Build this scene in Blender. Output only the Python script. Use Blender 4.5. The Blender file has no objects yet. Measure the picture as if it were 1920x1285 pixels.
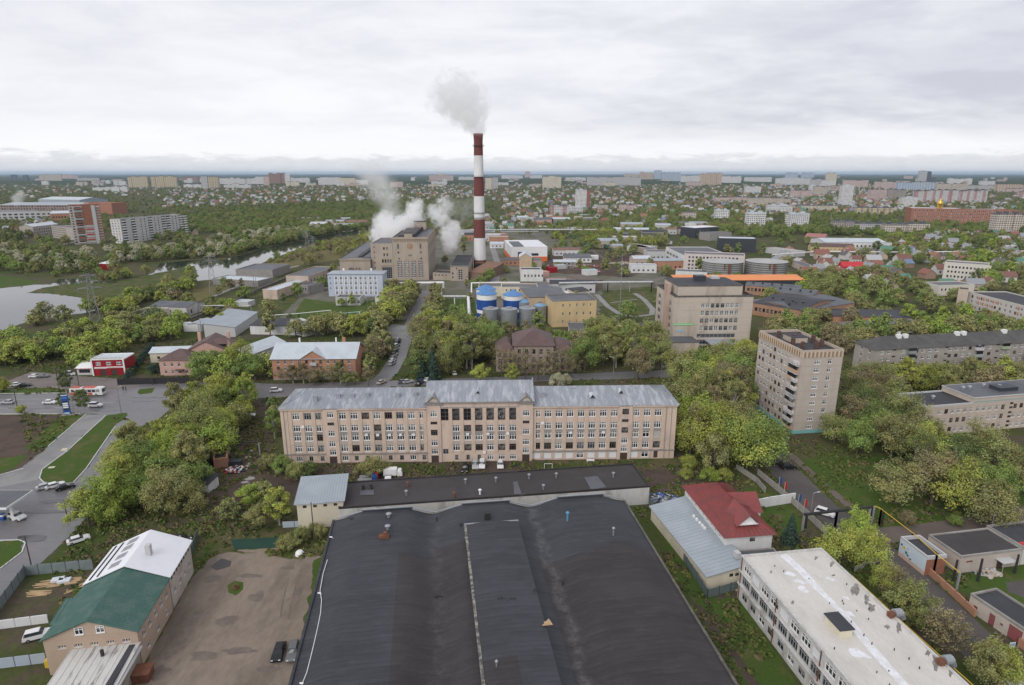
import bpy, bmesh, math, random
from mathutils import Vector, Matrix, noise as mnoise
from mathutils.geometry import tessellate_polygon
random.seed(11)
sc = bpy.context.scene
col = sc.collection
R = math.radians
# ------------------------------------------------------------------ camera
FPX, CXP, CYP, HC = 1173.0, 960.0, 642.5, 80.0
PIT = math.atan2(317, FPX)
cd = bpy.data.cameras.new('camera'); cam = bpy.data.objects.new('camera', cd); col.objects.link(cam)
cd.sensor_width = 36; cd.lens = 36*FPX/1920; cd.clip_start = 1; cd.clip_end = 120000
cam.location = (0, 0, HC); cam.rotation_euler = (math.pi/2-PIT, 0, 0)
sc.camera = cam
CP, SP = math.cos(PIT), math.sin(PIT)
def at(x, y, z=0.0):
    """point of the photograph (1920 px wide) carried down to height z"""
    u = (x-CXP)/FPX; v = (CYP-y)/FPX
    t = (z-HC)/(-SP+v*CP)
    return Vector((t*u, t*(CP+v*SP), z))
def zat(Y, y):
    v = (CYP-y)/FPX
    return HC+(-SP+v*CP)/(CP+v*SP)*Y
def xat(x, y, Y):
    v = (CYP-y)/FPX
    return (x-CXP)/FPX*Y/(CP+v*SP)
def pix(p):
    Y, Zr = p[1], p[2]-HC
    dep = Y*CP-Zr*SP
    return CXP+FPX*p[0]/dep, CYP-FPX*(Y*SP+Zr*CP)/dep
# ------------------------------------------------------------------ world: overcast sky
SUN_EL, SUN_ROT = R(36), R(212)
w = bpy.data.worlds.new('World'); sc.world = w; w.use_nodes = True
nt = w.node_tree; nt.nodes.clear()
def N(tree, t, **k):
    n = tree.nodes.new(t)
    for a, b in k.items(): setattr(n, a, b)
    return n
def mth(tree, op, a, b=None, c=None, clamp=False):
    n = N(tree, 'ShaderNodeMath', operation=op, use_clamp=clamp)
    for i, q in enumerate((a, b, c)):
        if q is None: continue
        if isinstance(q, (int, float)): n.inputs[i].default_value = q
        else: tree.links.new(q, n.inputs[i])
    return n.outputs[0]
def mixc(tree, f, a, b, mode='MIX'):
    n = N(tree, 'ShaderNodeMix', data_type='RGBA', blend_type=mode, clamp_factor=True)
    for s, q in ((n.inputs[0], f), (n.inputs[6], a), (n.inputs[7], b)):
        if isinstance(q, (int, float)): s.default_value = q
        elif isinstance(q, (tuple, list)): s.default_value = tuple(q)+((1,) if len(q) == 3 else ())
        else: tree.links.new(q, s)
    return n.outputs[2]
def nz(tree, vec, scale, detail=4, rough=.55, dist=0, dim='3D'):
    n = N(tree, 'ShaderNodeTexNoise', noise_dimensions=dim)
    n.inputs['Scale'].default_value = scale; n.inputs['Detail'].default_value = detail
    n.inputs['Roughness'].default_value = rough; n.inputs['Distortion'].default_value = dist
    if vec is not None: tree.links.new(vec, n.inputs['Vector'])
    return n.outputs['Fac']
def ramp(tree, f, a, b, smooth=True):
    n = N(tree, 'ShaderNodeMapRange', interpolation_type='SMOOTHSTEP' if smooth else 'LINEAR', clamp=True)
    n.inputs[1].default_value = a; n.inputs[2].default_value = b
    tree.links.new(f, n.inputs[0]); return n.outputs[0]
tc = N(nt, 'ShaderNodeTexCoord'); sep = N(nt, 'ShaderNodeSeparateXYZ')
nt.links.new(tc.outputs['Generated'], sep.inputs[0])
dx, dy, dz = sep.outputs
dzc = mth(nt, 'MAXIMUM', dz, 0.0)
den = mth(nt, 'ADD', dzc, 0.16)
cu = mth(nt, 'DIVIDE', dx, den); cv = mth(nt, 'DIVIDE', dy, den)
cmb = N(nt, 'ShaderNodeCombineXYZ')
nt.links.new(mth(nt, 'MULTIPLY_ADD', cu, .8, 1.7), cmb.inputs[0]); nt.links.new(cv, cmb.inputs[1])
f1 = ramp(nt, nz(nt, cmb.outputs[0], .55, 7, .58, .3), .36, .62)
f2 = ramp(nt, nz(nt, cmb.outputs[0], 2.1, 7, .62, .3), .36, .68)
cl = mth(nt, 'ADD', mth(nt, 'MULTIPLY', f1, .55), mth(nt, 'MULTIPLY', f2, .45))
white, grey = (9.0, 9.05, 9.3), (5.6, 5.6, 6.35)
az = mth(nt, 'ARCTAN2', dx, dy)
# the deck is thicker overhead and to the right
cl = mth(nt, 'ADD', mth(nt, 'MULTIPLY', cl, .85), mth(nt, 'MULTIPLY', ramp(nt, mth(nt, 'ADD', mth(nt, 'MULTIPLY', az, .35), dzc), -.10, .42), .32), None, True)
sky_c = mixc(nt, cl, white, grey)
# the cloud deck is thinner (brighter) low down and towards the left, as the photograph shows
lowf = ramp(nt, dzc, .30, .03)
sky_c = mixc(nt, mth(nt, 'MULTIPLY', mth(nt, 'MULTIPLY', lowf, ramp(nt, az, .55, -.35)), .7), sky_c, white)
# low cumulus bank along the horizon
ac = N(nt, 'ShaderNodeCombineXYZ')
nt.links.new(mth(nt, 'MULTIPLY', az, 16.0), ac.inputs[0]); nt.links.new(mth(nt, 'MULTIPLY', dz, 70.0), ac.inputs[1])
bn = nz(nt, ac.outputs[0], 1.3, 8, .68, .5)
top = mth(nt, 'MULTIPLY_ADD', bn, .054, -.002)
bank = ramp(nt, mth(nt, 'SUBTRACT', top, dzc), -.0035, .008)
bankcol = mixc(nt, nz(nt, ac.outputs[0], 2.5, 5, .65), (5.9, 6.0, 6.4), (8.0, 8.1, 8.3))
gap = ramp(nt, dzc, .075, .028)
sky_c = mixc(nt, mth(nt, 'MULTIPLY', gap, .8), sky_c, (9.5, 9.55, 9.7))
sky_c = mixc(nt, mth(nt, 'MULTIPLY', bank, .85), sky_c, bankcol)
st = N(nt, 'ShaderNodeTexSky', sky_type='NISHITA', sun_disc=False, sun_elevation=SUN_EL, sun_rotation=SUN_ROT)
sky_c = mixc(nt, .94, st.outputs[0], sky_c)
bg = N(nt, 'ShaderNodeBackground'); bg.inputs[1].default_value = .1
nt.links.new(sky_c, bg.inputs[0])
wo = N(nt, 'ShaderNodeOutputWorld'); nt.links.new(bg.outputs[0], wo.inputs[0])
# ------------------------------------------------------------------ sun behind thick cloud
sl = bpy.data.lights.new('sun', 'SUN'); so = bpy.data.objects.new('sun', sl); col.objects.link(so)
sl.energy = 1.5; sl.angle = R(40); sl.color = (1, .97, .93)
sdir = Vector((math.sin(SUN_ROT)*math.cos(SUN_EL), math.cos(SUN_ROT)*math.cos(SUN_EL), math.sin(SUN_EL)))
so.rotation_euler = sdir.to_track_quat('Z', 'Y').to_euler(); so.location = (0, -50, 300)
sc.view_settings.view_transform = 'Standard'; sc.view_settings.look = 'None'
sc.view_settings.exposure = 0.18; sc.view_settings.gamma = 1
sc.cycles.use_denoising = True
sc.cycles.max_bounces = 17; sc.cycles.diffuse_bounces = 2; sc.cycles.glossy_bounces = 2
sc.cycles.transmission_bounces = 3; sc.cycles.transparent_max_bounces = 6; sc.cycles.volume_bounces = 16
sc.cycles.volume_step_rate = 2.0; sc.cycles.volume_max_steps = 128
sc.cycles.caustics_reflective = False; sc.cycles.caustics_refractive = False
sc.cycles.use_adaptive_sampling = True

# ------------------------------------------------------------------ materials
MATS = {}
def newmat(name):
    m = bpy.data.materials.new(name); m.use_nodes = True
    t = m.node_tree; t.nodes.clear()
    o = N(t, 'ShaderNodeOutputMaterial'); b = N(t, 'ShaderNodeBsdfPrincipled')
    t.links.new(b.outputs[0], o.inputs[0]); MATS[name] = m
    return m, t, b
def setc(t, b, c):
    if isinstance(c, (tuple, list)): b.inputs['Base Color'].default_value = tuple(c)+(1,)
    else: t.links.new(c, b.inputs['Base Color'])
def coords(t, stretch=None):
    g = N(t, 'ShaderNodeTexCoord').outputs['Object']
    if stretch:
        mp = N(t, 'ShaderNodeMapping'); mp.inputs['Scale'].default_value = stretch
        t.links.new(g, mp.inputs[0]); g = mp.outputs[0]
    return g
def mat(name, c, c2=None, s1=.25, amt=.6, lo=.42, hi=.62, s2=2.5, fine=.16, rough=.85, metal=0, spec=.25, stretch=None, bump=0, tint=False):
    if name in MATS: return MATS[name]
    m, t, b = newmat(name)
    g = coords(t, stretch)
    cc = c
    if tint:
        oi = N(t, 'ShaderNodeObjectInfo'); cc = mixc(t, 1.0, c, oi.outputs['Color'], 'MULTIPLY')
    if c2 is not None:
        cc = mixc(t, mth(t, 'MULTIPLY', ramp(t, nz(t, g, s1, 5, .6, .3), lo, hi), amt), cc, c2)
    f = nz(t, g, s2, 4, .65)
    k = mth(t, 'MULTIPLY_ADD', f, 2*fine, 1-fine)
    kk = N(t, 'ShaderNodeCombineColor'); [t.links.new(k, kk.inputs[i]) for i in range(3)]
    cc = mixc(t, 1.0, cc, kk.outputs[0], 'MULTIPLY')
    setc(t, b, cc)
    b.inputs['Roughness'].default_value = rough; b.inputs['Metallic'].default_value = metal
    b.inputs['Specular IOR Level'].default_value = spec
    if bump:
        bp = N(t, 'ShaderNodeBump'); bp.inputs['Strength'].default_value = bump; bp.inputs['Distance'].default_value = .1
        t.links.new(f, bp.inputs['Height']); t.links.new(bp.outputs[0], b.inputs['Normal'])
    return m
def plain(name, c, rough=.6, metal=0, spec=.3):
    return mat(name, c, rough=rough, metal=metal, spec=spec, fine=.08, s2=4)

def glass_mat(name='glass'):
    m, t, b = newmat(name)
    oi = N(t, 'ShaderNodeObjectInfo')
    g = N(t, 'ShaderNodeTexCoord').outputs['Object']
    f = ramp(t, oi.outputs['Random'], .35, .9)
    cur = mth(t, 'MULTIPLY', f, ramp(t, nz(t, g, .9, 1), .45, .55))
    setc(t, b, mixc(t, mth(t, 'MULTIPLY', cur, .75), mixc(t, oi.outputs['Random'], (.010, .012, .016), (.05, .056, .065)), (.36, .35, .33)))
    b.inputs['Roughness'].default_value = .08; b.inputs['Specular IOR Level'].default_value = .6
    return m
GLASS = glass_mat()
WHITE = plain('white_frame', (.78, .78, .77), .45)
DARKF = plain('dark_frame', (.10, .075, .06), .6)
GREYF = plain('grey_frame', (.30, .31, .32), .6)
def winwall(name, wall, win=(.05, .055, .07), px=3.0, pz=2.9, fw=.27, fh=.26, alt=None, altp=4):
    """far block: wall with window grid too small to tell apart"""
    if name in MATS: return MATS[name]
    m, t, b = newmat(name)
    g = coords(t); s = N(t, 'ShaderNodeSeparateXYZ'); t.links.new(g, s.inputs[0])
    xy = mth(t, 'ADD', s.outputs[0], s.outputs[1])
    fx = mth(t, 'ABSOLUTE', mth(t, 'SUBTRACT', mth(t, 'FRACT', mth(t, 'DIVIDE', xy, px)), .5))
    fz = mth(t, 'ABSOLUTE', mth(t, 'SUBTRACT', mth(t, 'FRACT', mth(t, 'DIVIDE', s.outputs[2], pz)), .5))
    wn = mth(t, 'MULTIPLY', mth(t, 'LESS_THAN', fx, fw), mth(t, 'LESS_THAN', fz, fh))
    oi = N(t, 'ShaderNodeObjectInfo')
    c = mixc(t, 1.0, wall, oi.outputs['Color'], 'MULTIPLY')
    if alt:
        fa = mth(t, 'LESS_THAN', mth(t, 'FRACT', mth(t, 'DIVIDE', xy, px*altp)), .35)
        c = mixc(t, fa, c, alt)
    c = mixc(t, ramp(t, nz(t, g, .15, 3), .4, .7), c, mixc(t, 1.0, c, (.82, .82, .82), 'MULTIPLY'))
    setc(t, b, mixc(t, wn, c, win)); b.inputs['Roughness'].default_value = .8
    return m

# ------------------------------------------------------------------ mesh builder
class MB:
    def __init__(s): s.v = []; s.f = []; s.m = []
    def add(s, vs, fs, mi=0):
        o = len(s.v); s.v += [tuple(q) for q in vs]
        for f in fs: s.f.append(tuple(i+o for i in f)); s.m.append(mi)
    def quad(s, a, b, c, d, mi=0): s.add((a, b, c, d), ((0, 1, 2, 3),), mi)
    def poly(s, pts, mi=0): s.add(pts, (tuple(range(len(pts))),), mi)
    def box(s, x0, y0, z0, x1, y1, z1, mi=0):
        s.add(((x0,y0,z0),(x1,y0,z0),(x1,y1,z0),(x0,y1,z0),(x0,y0,z1),(x1,y0,z1),(x1,y1,z1),(x0,y1,z1)),
              ((0,3,2,1),(4,5,6,7),(0,1,5,4),(1,2,6,5),(2,3,7,6),(3,0,4,7)), mi)
    def prism(s, pts, z0, z1, mi=0, cap=True):
        n = len(pts)
        s.add([(p[0],p[1],z0) for p in pts]+[(p[0],p[1],z1) for p in pts],
              [(i,(i+1)%n,(i+1)%n+n,i+n) for i in range(n)]+([tuple(range(n,2*n)), tuple(range(n-1,-1,-1))] if cap else []), mi)
    def tube(s, p0, p1, r0, r1=None, n=8, mi=0, cap=True):
        r1 = r0 if r1 is None else r1
        p0, p1 = Vector(p0), Vector(p1); d = (p1-p0)
        if d.length < 1e-6: return
        q = d.to_track_quat('Z', 'Y').to_matrix()
        vs = []
        for p, r in ((p0, r0), (p1, r1)):
            for i in range(n):
                a = 2*math.pi*i/n; vs.append(p+q@Vector((r*math.cos(a), r*math.sin(a), 0)))
        fs = [(i,(i+1)%n,(i+1)%n+n,i+n) for i in range(n)]
        if cap: fs += [tuple(range(n,2*n)), tuple(range(n-1,-1,-1))]
        s.add(vs, fs, mi)
    def lathe(s, prof, n=24, mi=0, c=(0,0)):
        vs = []
        for r, z in prof:
            for i in range(n):
                a = 2*math.pi*i/n; vs.append((c[0]+r*math.cos(a), c[1]+r*math.sin(a), z))
        fs = []
        for k in range(len(prof)-1):
            for i in range(n):
                fs.append((k*n+i, k*n+(i+1)%n, (k+1)*n+(i+1)%n, (k+1)*n+i))
        s.add(vs, fs, mi)
    def mesh(s, name, mats, smooth=False):
        me = bpy.data.meshes.new(name)
        me.from_pydata(s.v, [], s.f)
        for q in (mats if isinstance(mats, (list, tuple)) else [mats]): me.materials.append(q)
        me.polygons.foreach_set('material_index', s.m)
        if smooth: me.polygons.foreach_set('use_smooth', [True]*len(s.f))
        me.update(); return me
    def build(s, name, mats, parent=None, smooth=False, loc=None, rz=0):
        return put(name, s.mesh(name, mats, smooth), parent, loc, rz)
def put(name, me, parent=None, loc=None, rz=0):
    o = bpy.data.objects.new(name, me); col.objects.link(o)
    if parent: o.parent = parent
    if loc is not None: o.location = loc
    if rz: o.rotation_euler = (0, 0, rz)
    return o
def tag(o, label=None, cat=None, group=None, kind=None):
    if label: o['label'] = label
    if cat: o['category'] = cat
    if group: o['group'] = group
    if kind: o['kind'] = kind
    return o
def empty(name, loc, rz=0):
    o = bpy.data.objects.new(name, None); col.objects.link(o); o.location = loc; o.rotation_euler = (0, 0, rz)
    o.empty_display_size = .5
    return o
def thing(name, label, cat, loc, rz=0, group=None): return tag(empty(name, loc, rz), label, cat, group)
def copy_tree(o, parent=None):
    c = o.copy(); col.objects.link(c)
    if parent: c.parent = parent
    for ch in o.children: copy_tree(ch, c)
    return c
BKEEP = []       # building footprints only
KEEP = []        # footprints where no tree may stand: convex polygons
LAND = []        # landmarks for telling repeats apart: (phrase, point)
def keep(pts): KEEP.append([(p[0], p[1]) for p in pts]); BKEEP.append(KEEP[-1])
def inpoly(x, y, P):
    c = False; j = len(P)-1
    for i in range(len(P)):
        if (P[i][1] > y) != (P[j][1] > y) and x < (P[j][0]-P[i][0])*(y-P[i][1])/(P[j][1]-P[i][1])+P[i][0]: c = not c
        j = i
    return c
RAG = {}
def ragged(pts, amp):
    out = []; n = len(pts); st = max(.8, amp*1.3)
    for i in range(n):
        a, b = pts[i], pts[(i+1) % n]; L = (b-a).length; k = min(60, max(1, int(L/st))); d = (b-a); nn = Vector((-d.y, d.x, 0)).normalized()
        for j in range(k):
            p = a.lerp(b, j/k); out.append(p+nn*amp*1.4*mnoise.noise((p.x*.35/amp**.5, p.y*.35/amp**.5, 5)))
    return out
def sheet(name, pxs, z, m, label=None, kind='structure', world=False, k=True):
    """flat ground sheet from photograph points (or world points)"""
    pts = [Vector((p[0], p[1], z)) for p in pxs] if world else [at(p[0], p[1], z) for p in pxs]
    amp = RAG.get(m.name)
    if amp:
        ext = max(max(p.x for p in pts)-min(p.x for p in pts), max(p.y for p in pts)-min(p.y for p in pts)); pts = ragged(pts, min(ext*.04, amp*max(1, pts[0].y/250)))
    me = bpy.data.meshes.new(name)
    me.from_pydata(pts, [], [tuple(t) for t in tessellate_polygon([pts])]); me.update()
    for p in me.polygons:
        if p.normal.z < 0: p.flip()
    me.update()
    me.materials.append(m); o = put(name, me); o['kind'] = kind
    if label: o['label'] = label
    if k: KEEP.append([(p.x, p.y) for p in pts])
    return o
def strip(name, pxs, width, z, m, world=False, h=0, k=True, kind='structure'):
    """road or kerb along a line"""
    P = [Vector((p[0], p[1], 0)) for p in pxs] if world else [at(*p) for p in pxs]
    L, Rr = [], []
    for i, p in enumerate(P):
        d = (P[min(i+1, len(P)-1)]-P[max(i-1, 0)]); d.z = 0; d.normalize(); n = Vector((-d.y, d.x, 0))
        L.append(p+n*width/2); Rr.append(p-n*width/2)
    mb = MB()
    for i in range(len(P)-1):
        a, b, c, d = Rr[i], Rr[i+1], L[i+1], L[i]
        if h:
            mb.add([(q.x,q.y,0) for q in (a,b,c,d)]+[(q.x,q.y,h) for q in (a,b,c,d)], ((4,5,6,7),(0,1,5,4),(2,3,7,6),(3,0,4,7),(1,2,6,5)))
        else: mb.quad(*[(q.x, q.y, z) for q in (a, b, c, d)])
        if k: KEEP.append([(q.x, q.y) for q in (a, b, c, d)])
    o = mb.build(name, m)
    if kind: o['kind'] = kind
    return o
# ------------------------------------------------------------------ buildings
WCACHE = {}
def winmesh(w, h, style):
    k = (round(w, 2), round(h, 2), style)
    if k in WCACHE: return WCACHE[k]
    fr = {'w': WHITE, 'd': DARKF, 'g': GREYF, 'n': GREYF}[style[0]]
    g = MB(); g.quad((-w/2,0,0), (w/2,0,0), (w/2,0,h), (-w/2,0,h))
    f = MB(); t = min(.15, w*.075); d = .05
    if style[0] != 'n':
        f.box(-w/2,-d,0,-w/2+t,0.0,h); f.box(w/2-t,-d,0,w/2,0.0,h); f.box(-w/2+t,-d,0,w/2-t,0.0,t); f.box(-w/2+t,-d,h-t,w/2-t,0.0,h)
    nv = int(style[1]) if len(style) > 1 else 1
    for i in range(1, nv):
        x = -w/2+w*i/nv; f.box(x-t/2, -d, t, x+t/2, 0, h-t)
    nh = int(style[2]) if len(style) > 2 else 0
    for i in range(nh):
        z = h*(.70 if nh == 1 else (i+1)/(nh+1)); f.box(-w/2+t, -d-.005, z-t/2, w/2-t, 0, z+t/2)
    if style[0] == 'w': f.box(-w/2-.05, -.2, -.08, w/2+.05, 0.0, -.01)
    gm = g.mesh('window', [GLASS]); fm = f.mesh('window_frame', [fr]) if f.f else None
    both = MB(); both.add(g.v, g.f, 0)
    if f.f: both.add(f.v, f.f, 1)
    bm_ = both.mesh('window', [GLASS, fr])
    WCACHE[k] = (gm, fm, bm_); return WCACHE[k]
def facade(mb, o, d, W, Hh, holes, mi=0, z0=0, rev=.18):
    out = (d[1], -d[0])
    def T(u, n, z): return (o[0]+d[0]*u-out[0]*n, o[1]+d[1]*u-out[1]*n, z)
    xs = sorted({0, W} | {round(q, 4) for h in holes for q in (h[0], h[0]+h[2])})
    zs = sorted({z0, Hh} | {round(q, 4) for h in holes for q in (h[1], h[1]+h[3])})
    for i in range(len(xs)-1):
        for j in range(len(zs)-1):
            cx, cz = (xs[i]+xs[i+1])/2, (zs[j]+zs[j+1])/2
            if any(h[0] < cx < h[0]+h[2] and h[1] < cz < h[1]+h[3] for h in holes): continue
            mb.quad(T(xs[i],0,zs[j]), T(xs[i+1],0,zs[j]), T(xs[i+1],0,zs[j+1]), T(xs[i],0,zs[j+1]), mi)
    for h in holes:
        x0, a, x1, b = h[0], h[1], h[0]+h[2], h[1]+h[3]
        r = [T(x0,0,a), T(x1,0,a), T(x1,0,b), T(x0,0,b)]; q = [T(x0,rev,a), T(x1,rev,a), T(x1,rev,b), T(x0,rev,b)]
        for i in range(4):
            j = (i+1) % 4; mb.quad(r[i], r[j], q[j], q[i], mi)
def put_windows(root, o, d, holes, sub=False, rev=.18):
    out = (d[1], -d[0]); rz = math.atan2(d[1], d[0])
    for h in holes:
        st_ = h[4] if len(h) > 4 else 'w2'
        u = h[0]+h[2]/2; n = rev-.02
        loc = (o[0]+d[0]*u-out[0]*n, o[1]+d[1]*u-out[1]*n, h[1])
        nm = h[5] if len(h) > 5 else 'window'
        if st_[0] == 'B':     # blank panel or door: a slab of the given material
            mm = MATS[st_[2:]]; kk = (h[2], h[3], st_)
            if kk not in WCACHE:
                b = MB(); b.box(-h[2]/2, -.04, 0, h[2]/2, .04, h[3]); WCACHE[kk] = b.mesh(nm, [mm])
            put(nm, WCACHE[kk], root, loc, rz); continue
        gm, fm, both = winmesh(h[2], h[3], st_)
        if sub:
            wo_ = put('window', gm, root, loc, rz)
            if fm: put('frame', fm, wo_)
        else: put('window', both, root, loc, rz)
def grid(u0, u1, n, zs, w, h, style='w2', skip=(), rnd=None):
    L = []
    for j, z in enumerate(zs):
        for i in range(n):
            if (i, j) in skip: continue
            u = u0+(u1-u0)*((i+.5)/n)
            s_ = style if rnd is None else random.choice(rnd)
            L.append((round(u-w/2, 3), round(z, 3), w, h, s_))
    return L
def ribs(mb, a, b, c, d, n, mi=0, hh=.06, ww=.05):
    """raised seams running from edge a-b (eave) to d-c (ridge)"""
    a, b, c, d = map(Vector, (a, b, c, d)); nn = (b-a).cross(d-a).normalized()
    if nn.z < 0: nn = -nn
    al = (b-a).normalized()*ww
    for i in range(n+1):
        t = i/n; p, q = a.lerp(b, t), d.lerp(c, t)
        if (q-p).length < .05: continue
        vs = [p-al, p+al, q+al, q-al]; vs2 = [v+nn*hh for v in vs]
        mb.add(vs+vs2, ((4,5,6,7),(0,1,5,4),(1,2,6,5),(2,3,7,6),(3,0,4,7)), mi)
class Bld:
    """one building: local x along the front A->B, local y away from the viewer"""
    def __init__(s, name, label, A, B, D, h, wall, roof, fr=(), ri=(), le=(), ba=(), rt='flat', rise=3, over=.4, par=.5, cat='building',
                 sub=False, seams=0, plinth=None, group=None, parmat=None, land=None, z0=0, trim=None, ridge='x', rev=.18):
        A, B = Vector((A[0], A[1], 0)), Vector((B[0], B[1], 0))
        s.W = W = (B-A).length; s.D = D; s.h = h; s.rz = math.atan2(B.y-A.y, B.x-A.x)
        s.root = r = thing(name, label, cat, (A.x, A.y, z0), s.rz, group)
        s.ax = Vector((math.cos(s.rz), math.sin(s.rz), 0)); s.ay = Vector((-math.sin(s.rz), math.cos(s.rz), 0)); s.A = A
        keep([A-s.ax-s.ay, A+s.ax*(W+1)-s.ay, A+s.ax*(W+1)+s.ay*(D+1), A-s.ax+s.ay*(D+1)])
        if land: LAND.append((land, A+s.ax*W/2+s.ay*D/2))
        fr, ri, le, ba = [x(s) if callable(x) else x for x in (fr, ri, le, ba)]
        mb = MB(); sides = (((0,0),(1,0),W,fr), ((W,0),(0,1),D,ri), ((W,D),(-1,0),W,ba), ((0,D),(0,-1),D,le))
        for o, d, L, hs in sides: facade(mb, o, d, L, h, hs, rev=rev)
        if rt == 'gable':
            if ridge == 'x':
                mb.poly(((W,0,h),(W,D,h),(W,D/2,h+rise))); mb.poly(((0,D,h),(0,0,h),(0,D/2,h+rise)))
            else:
                mb.poly(((0,0,h),(W,0,h),(W/2,0,h+rise))); mb.poly(((W,D,h),(0,D,h),(W/2,D,h+rise)))
        if rt == 'mono':      # high at the back
            mb.poly(((W,0,h),(W,D,h),(W,D,h+rise))); mb.poly(((0,D,h),(0,0,h),(0,D,h+rise))); mb.quad((W,D,h),(0,D,h),(0,D,h+rise),(W,D,h+rise))
        s.wall = mb.build('wall', [wall], r)
        for o, d, L, hs in sides: put_windows(r, o, d, hs, sub, rev)
        if plinth:
            p = MB(); e = .08
            for q in ((-e,-e,W+e,0),(W,0,W+e,D),(-e,D,W+e,D+e),(-e,0,0,D)): p.box(q[0],q[1],0,q[2],q[3],plinth[0])
            p.build('plinth', [plinth[1]], r)
        s.over = e = over; rb = MB(); t = .14
        def slab(pts):
            n = len(pts); rb.poly(pts); lo_ = [(p[0],p[1],p[2]-t) for p in pts]
            rb.poly(lo_[::-1])
            for i in range(n): rb.quad(lo_[i], lo_[(i+1)%n], pts[(i+1)%n], pts[i])
        if rt == 'flat':
            rb.quad((.2,.2,h-par*.5),(W-.2,.2,h-par*.5),(W-.2,D-.2,h-par*.5),(.2,D-.2,h-par*.5))
            pm_ = MB(); q = .04; i_ = .3; z1, z2 = h-.35, h+par*.5
            pm_.box(-q,-q,z1,W+q,i_,z2); pm_.box(-q,D-i_,z1,W+q,D+q,z2); pm_.box(-q,i_,z1,i_,D-i_,z2); pm_.box(W-i_,i_,z1,W+q,D-i_,z2)
            pm_.build('parapet', [parmat or wall], r)
        elif rt == 'gable' and ridge == 'x':
            k = rise/(D/2); zo = h-k*e+t; zr = h+rise+t
            P_ = [(-e,-e,zo),(W+e,-e,zo),(W+e,D/2,zr),(-e,D/2,zr)]; Q_ = [(W+e,D+e,zo),(-e,D+e,zo),(-e,D/2,zr),(W+e,D/2,zr)]
            slab(P_); slab(Q_)
            if seams: ribs(rb,*P_,seams); ribs(rb,*Q_,seams)
        elif rt == 'gable':
            k = rise/(W/2); zo = h-k*e+t; zr = h+rise+t
            P_ = [(-e,D+e,zo),(-e,-e,zo),(W/2,-e,zr),(W/2,D+e,zr)]; Q_ = [(W+e,-e,zo),(W+e,D+e,zo),(W/2,D+e,zr),(W/2,-e,zr)]
            slab(P_); slab(Q_)
            if seams: ribs(rb,*P_,seams); ribs(rb,*Q_,seams)
        elif rt == 'hip':
            i_ = min(D/2, W/2-.05); zr = h+rise; zo = h-.02
            a,b,c,d = (-e,-e,zo),(W+e,-e,zo),(W+e,D+e,zo),(-e,D+e,zo)
            if W >= D: r0, r1 = (i_,D/2,zr),(W-i_,D/2,zr); fs = [(a,b,r1,r0),(c,d,r0,r1),(b,c,r1),(d,a,r0)]
            else:
                i_ = W/2; r0, r1 = (W/2,i_,zr),(W/2,D-i_,zr); fs = [(a,b,r0),(b,c,r1,r0),(c,d,r1),(d,a,r0,r1)]
            for f in fs: rb.poly(f)
            rb.poly((a,d,c,b)[::1])
            if seams:
                for f in fs:
                    if len(f) == 4: ribs(rb, f[0], f[1], f[2], f[3], seams)
                    else: ribs(rb, f[0], f[1], f[2], f[2], max(3, seams//4))
        elif rt == 'mono':
            k = rise/D; zo = h-k*e+t; zb = h+rise+k*e+t
            P_ = [(-e,-e,zo),(W+e,-e,zo),(W+e,D+e,zb),(-e,D+e,zb)]; slab(P_)
            if seams: ribs(rb,*P_,seams)
        s.roof = rb.build('roof', [roof], r)
        if trim:
            q = MB(); q.box(-.12,-.12,h-.45,W+.12,-.005,h-.1); q.box(W+.005,-.12,h-.45,W+.12,D+.12,h-.1); q.box(-.12,-.005,h-.45,-.005,D+.12,h-.1)
            q.build('cornice', [trim], r)
    def box(s, nm, x0, y0, z0, x1, y1, z1, m, parent=None):
        b = MB(); b.box(x0,y0,z0,x1,y1,z1); return b.build(nm, [m], parent or s.root)
    def local(s, p):
        q = Vector((p[0], p[1], 0))-s.A; return (q.dot(s.ax), q.dot(s.ay))
    def vents(s, n, m, z=None, hh=1.0, name='roof_vent', pts=None, ww=.5):
        b = MB(); b.box(-ww/2,-ww/2,-.5,ww/2,ww/2,hh); b.box(-ww*.65,-ww*.65,hh,ww*.65,ww*.65,hh+.1); me = b.mesh(name, [m])
        for i in range(n if pts is None else len(pts)):
            x, y = pts[i] if pts else (random.uniform(1, s.W-1), random.uniform(1, s.D-1))
            put(name, me, s.roof, (x, y, (z if z is not None else s.h)), random.uniform(-.2, .2))
# ================================================================== palette
GRASS = mat('grass', (.062,.088,.024), (.125,.105,.055), s1=.16, amt=.9, lo=.44, hi=.60, s2=1.9, fine=.5, rough=.95, spec=.1, bump=.4)
LAWN = mat('lawn', (.062,.100,.022), (.115,.108,.045), s1=.18, amt=.85, lo=.50, hi=.66, s2=2.0, fine=.45, rough=.95, spec=.1, bump=.4)
DRYGR = mat('dry_grass', (.13,.125,.05), (.17,.13,.07), s1=.1, s2=1.2, fine=.35, rough=.95, spec=.1)
SOIL = mat('soil', (.105,.078,.062), (.06,.05,.042), s1=.15, s2=1.4, fine=.3, rough=.95, spec=.1, bump=.3)
DIRT = mat('packed_dirt', (.245,.200,.160), (.140,.112,.092), s1=.10, amt=.85, lo=.42, hi=.66, s2=1.1, fine=.3, rough=.92, spec=.15, bump=.25, stretch=(1,.45,1))
ASPH = mat('asphalt', (.150,.145,.150), (.205,.198,.20), s1=.05, lo=.35, hi=.7, s2=1.1, fine=.3, rough=.42, spec=.5, stretch=(.35,1,1))
ASPHD = mat('dark_asphalt', (.085,.076,.076), (.125,.11,.10), s1=.08, s2=1.2, fine=.22, rough=.75, spec=.3)
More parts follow.
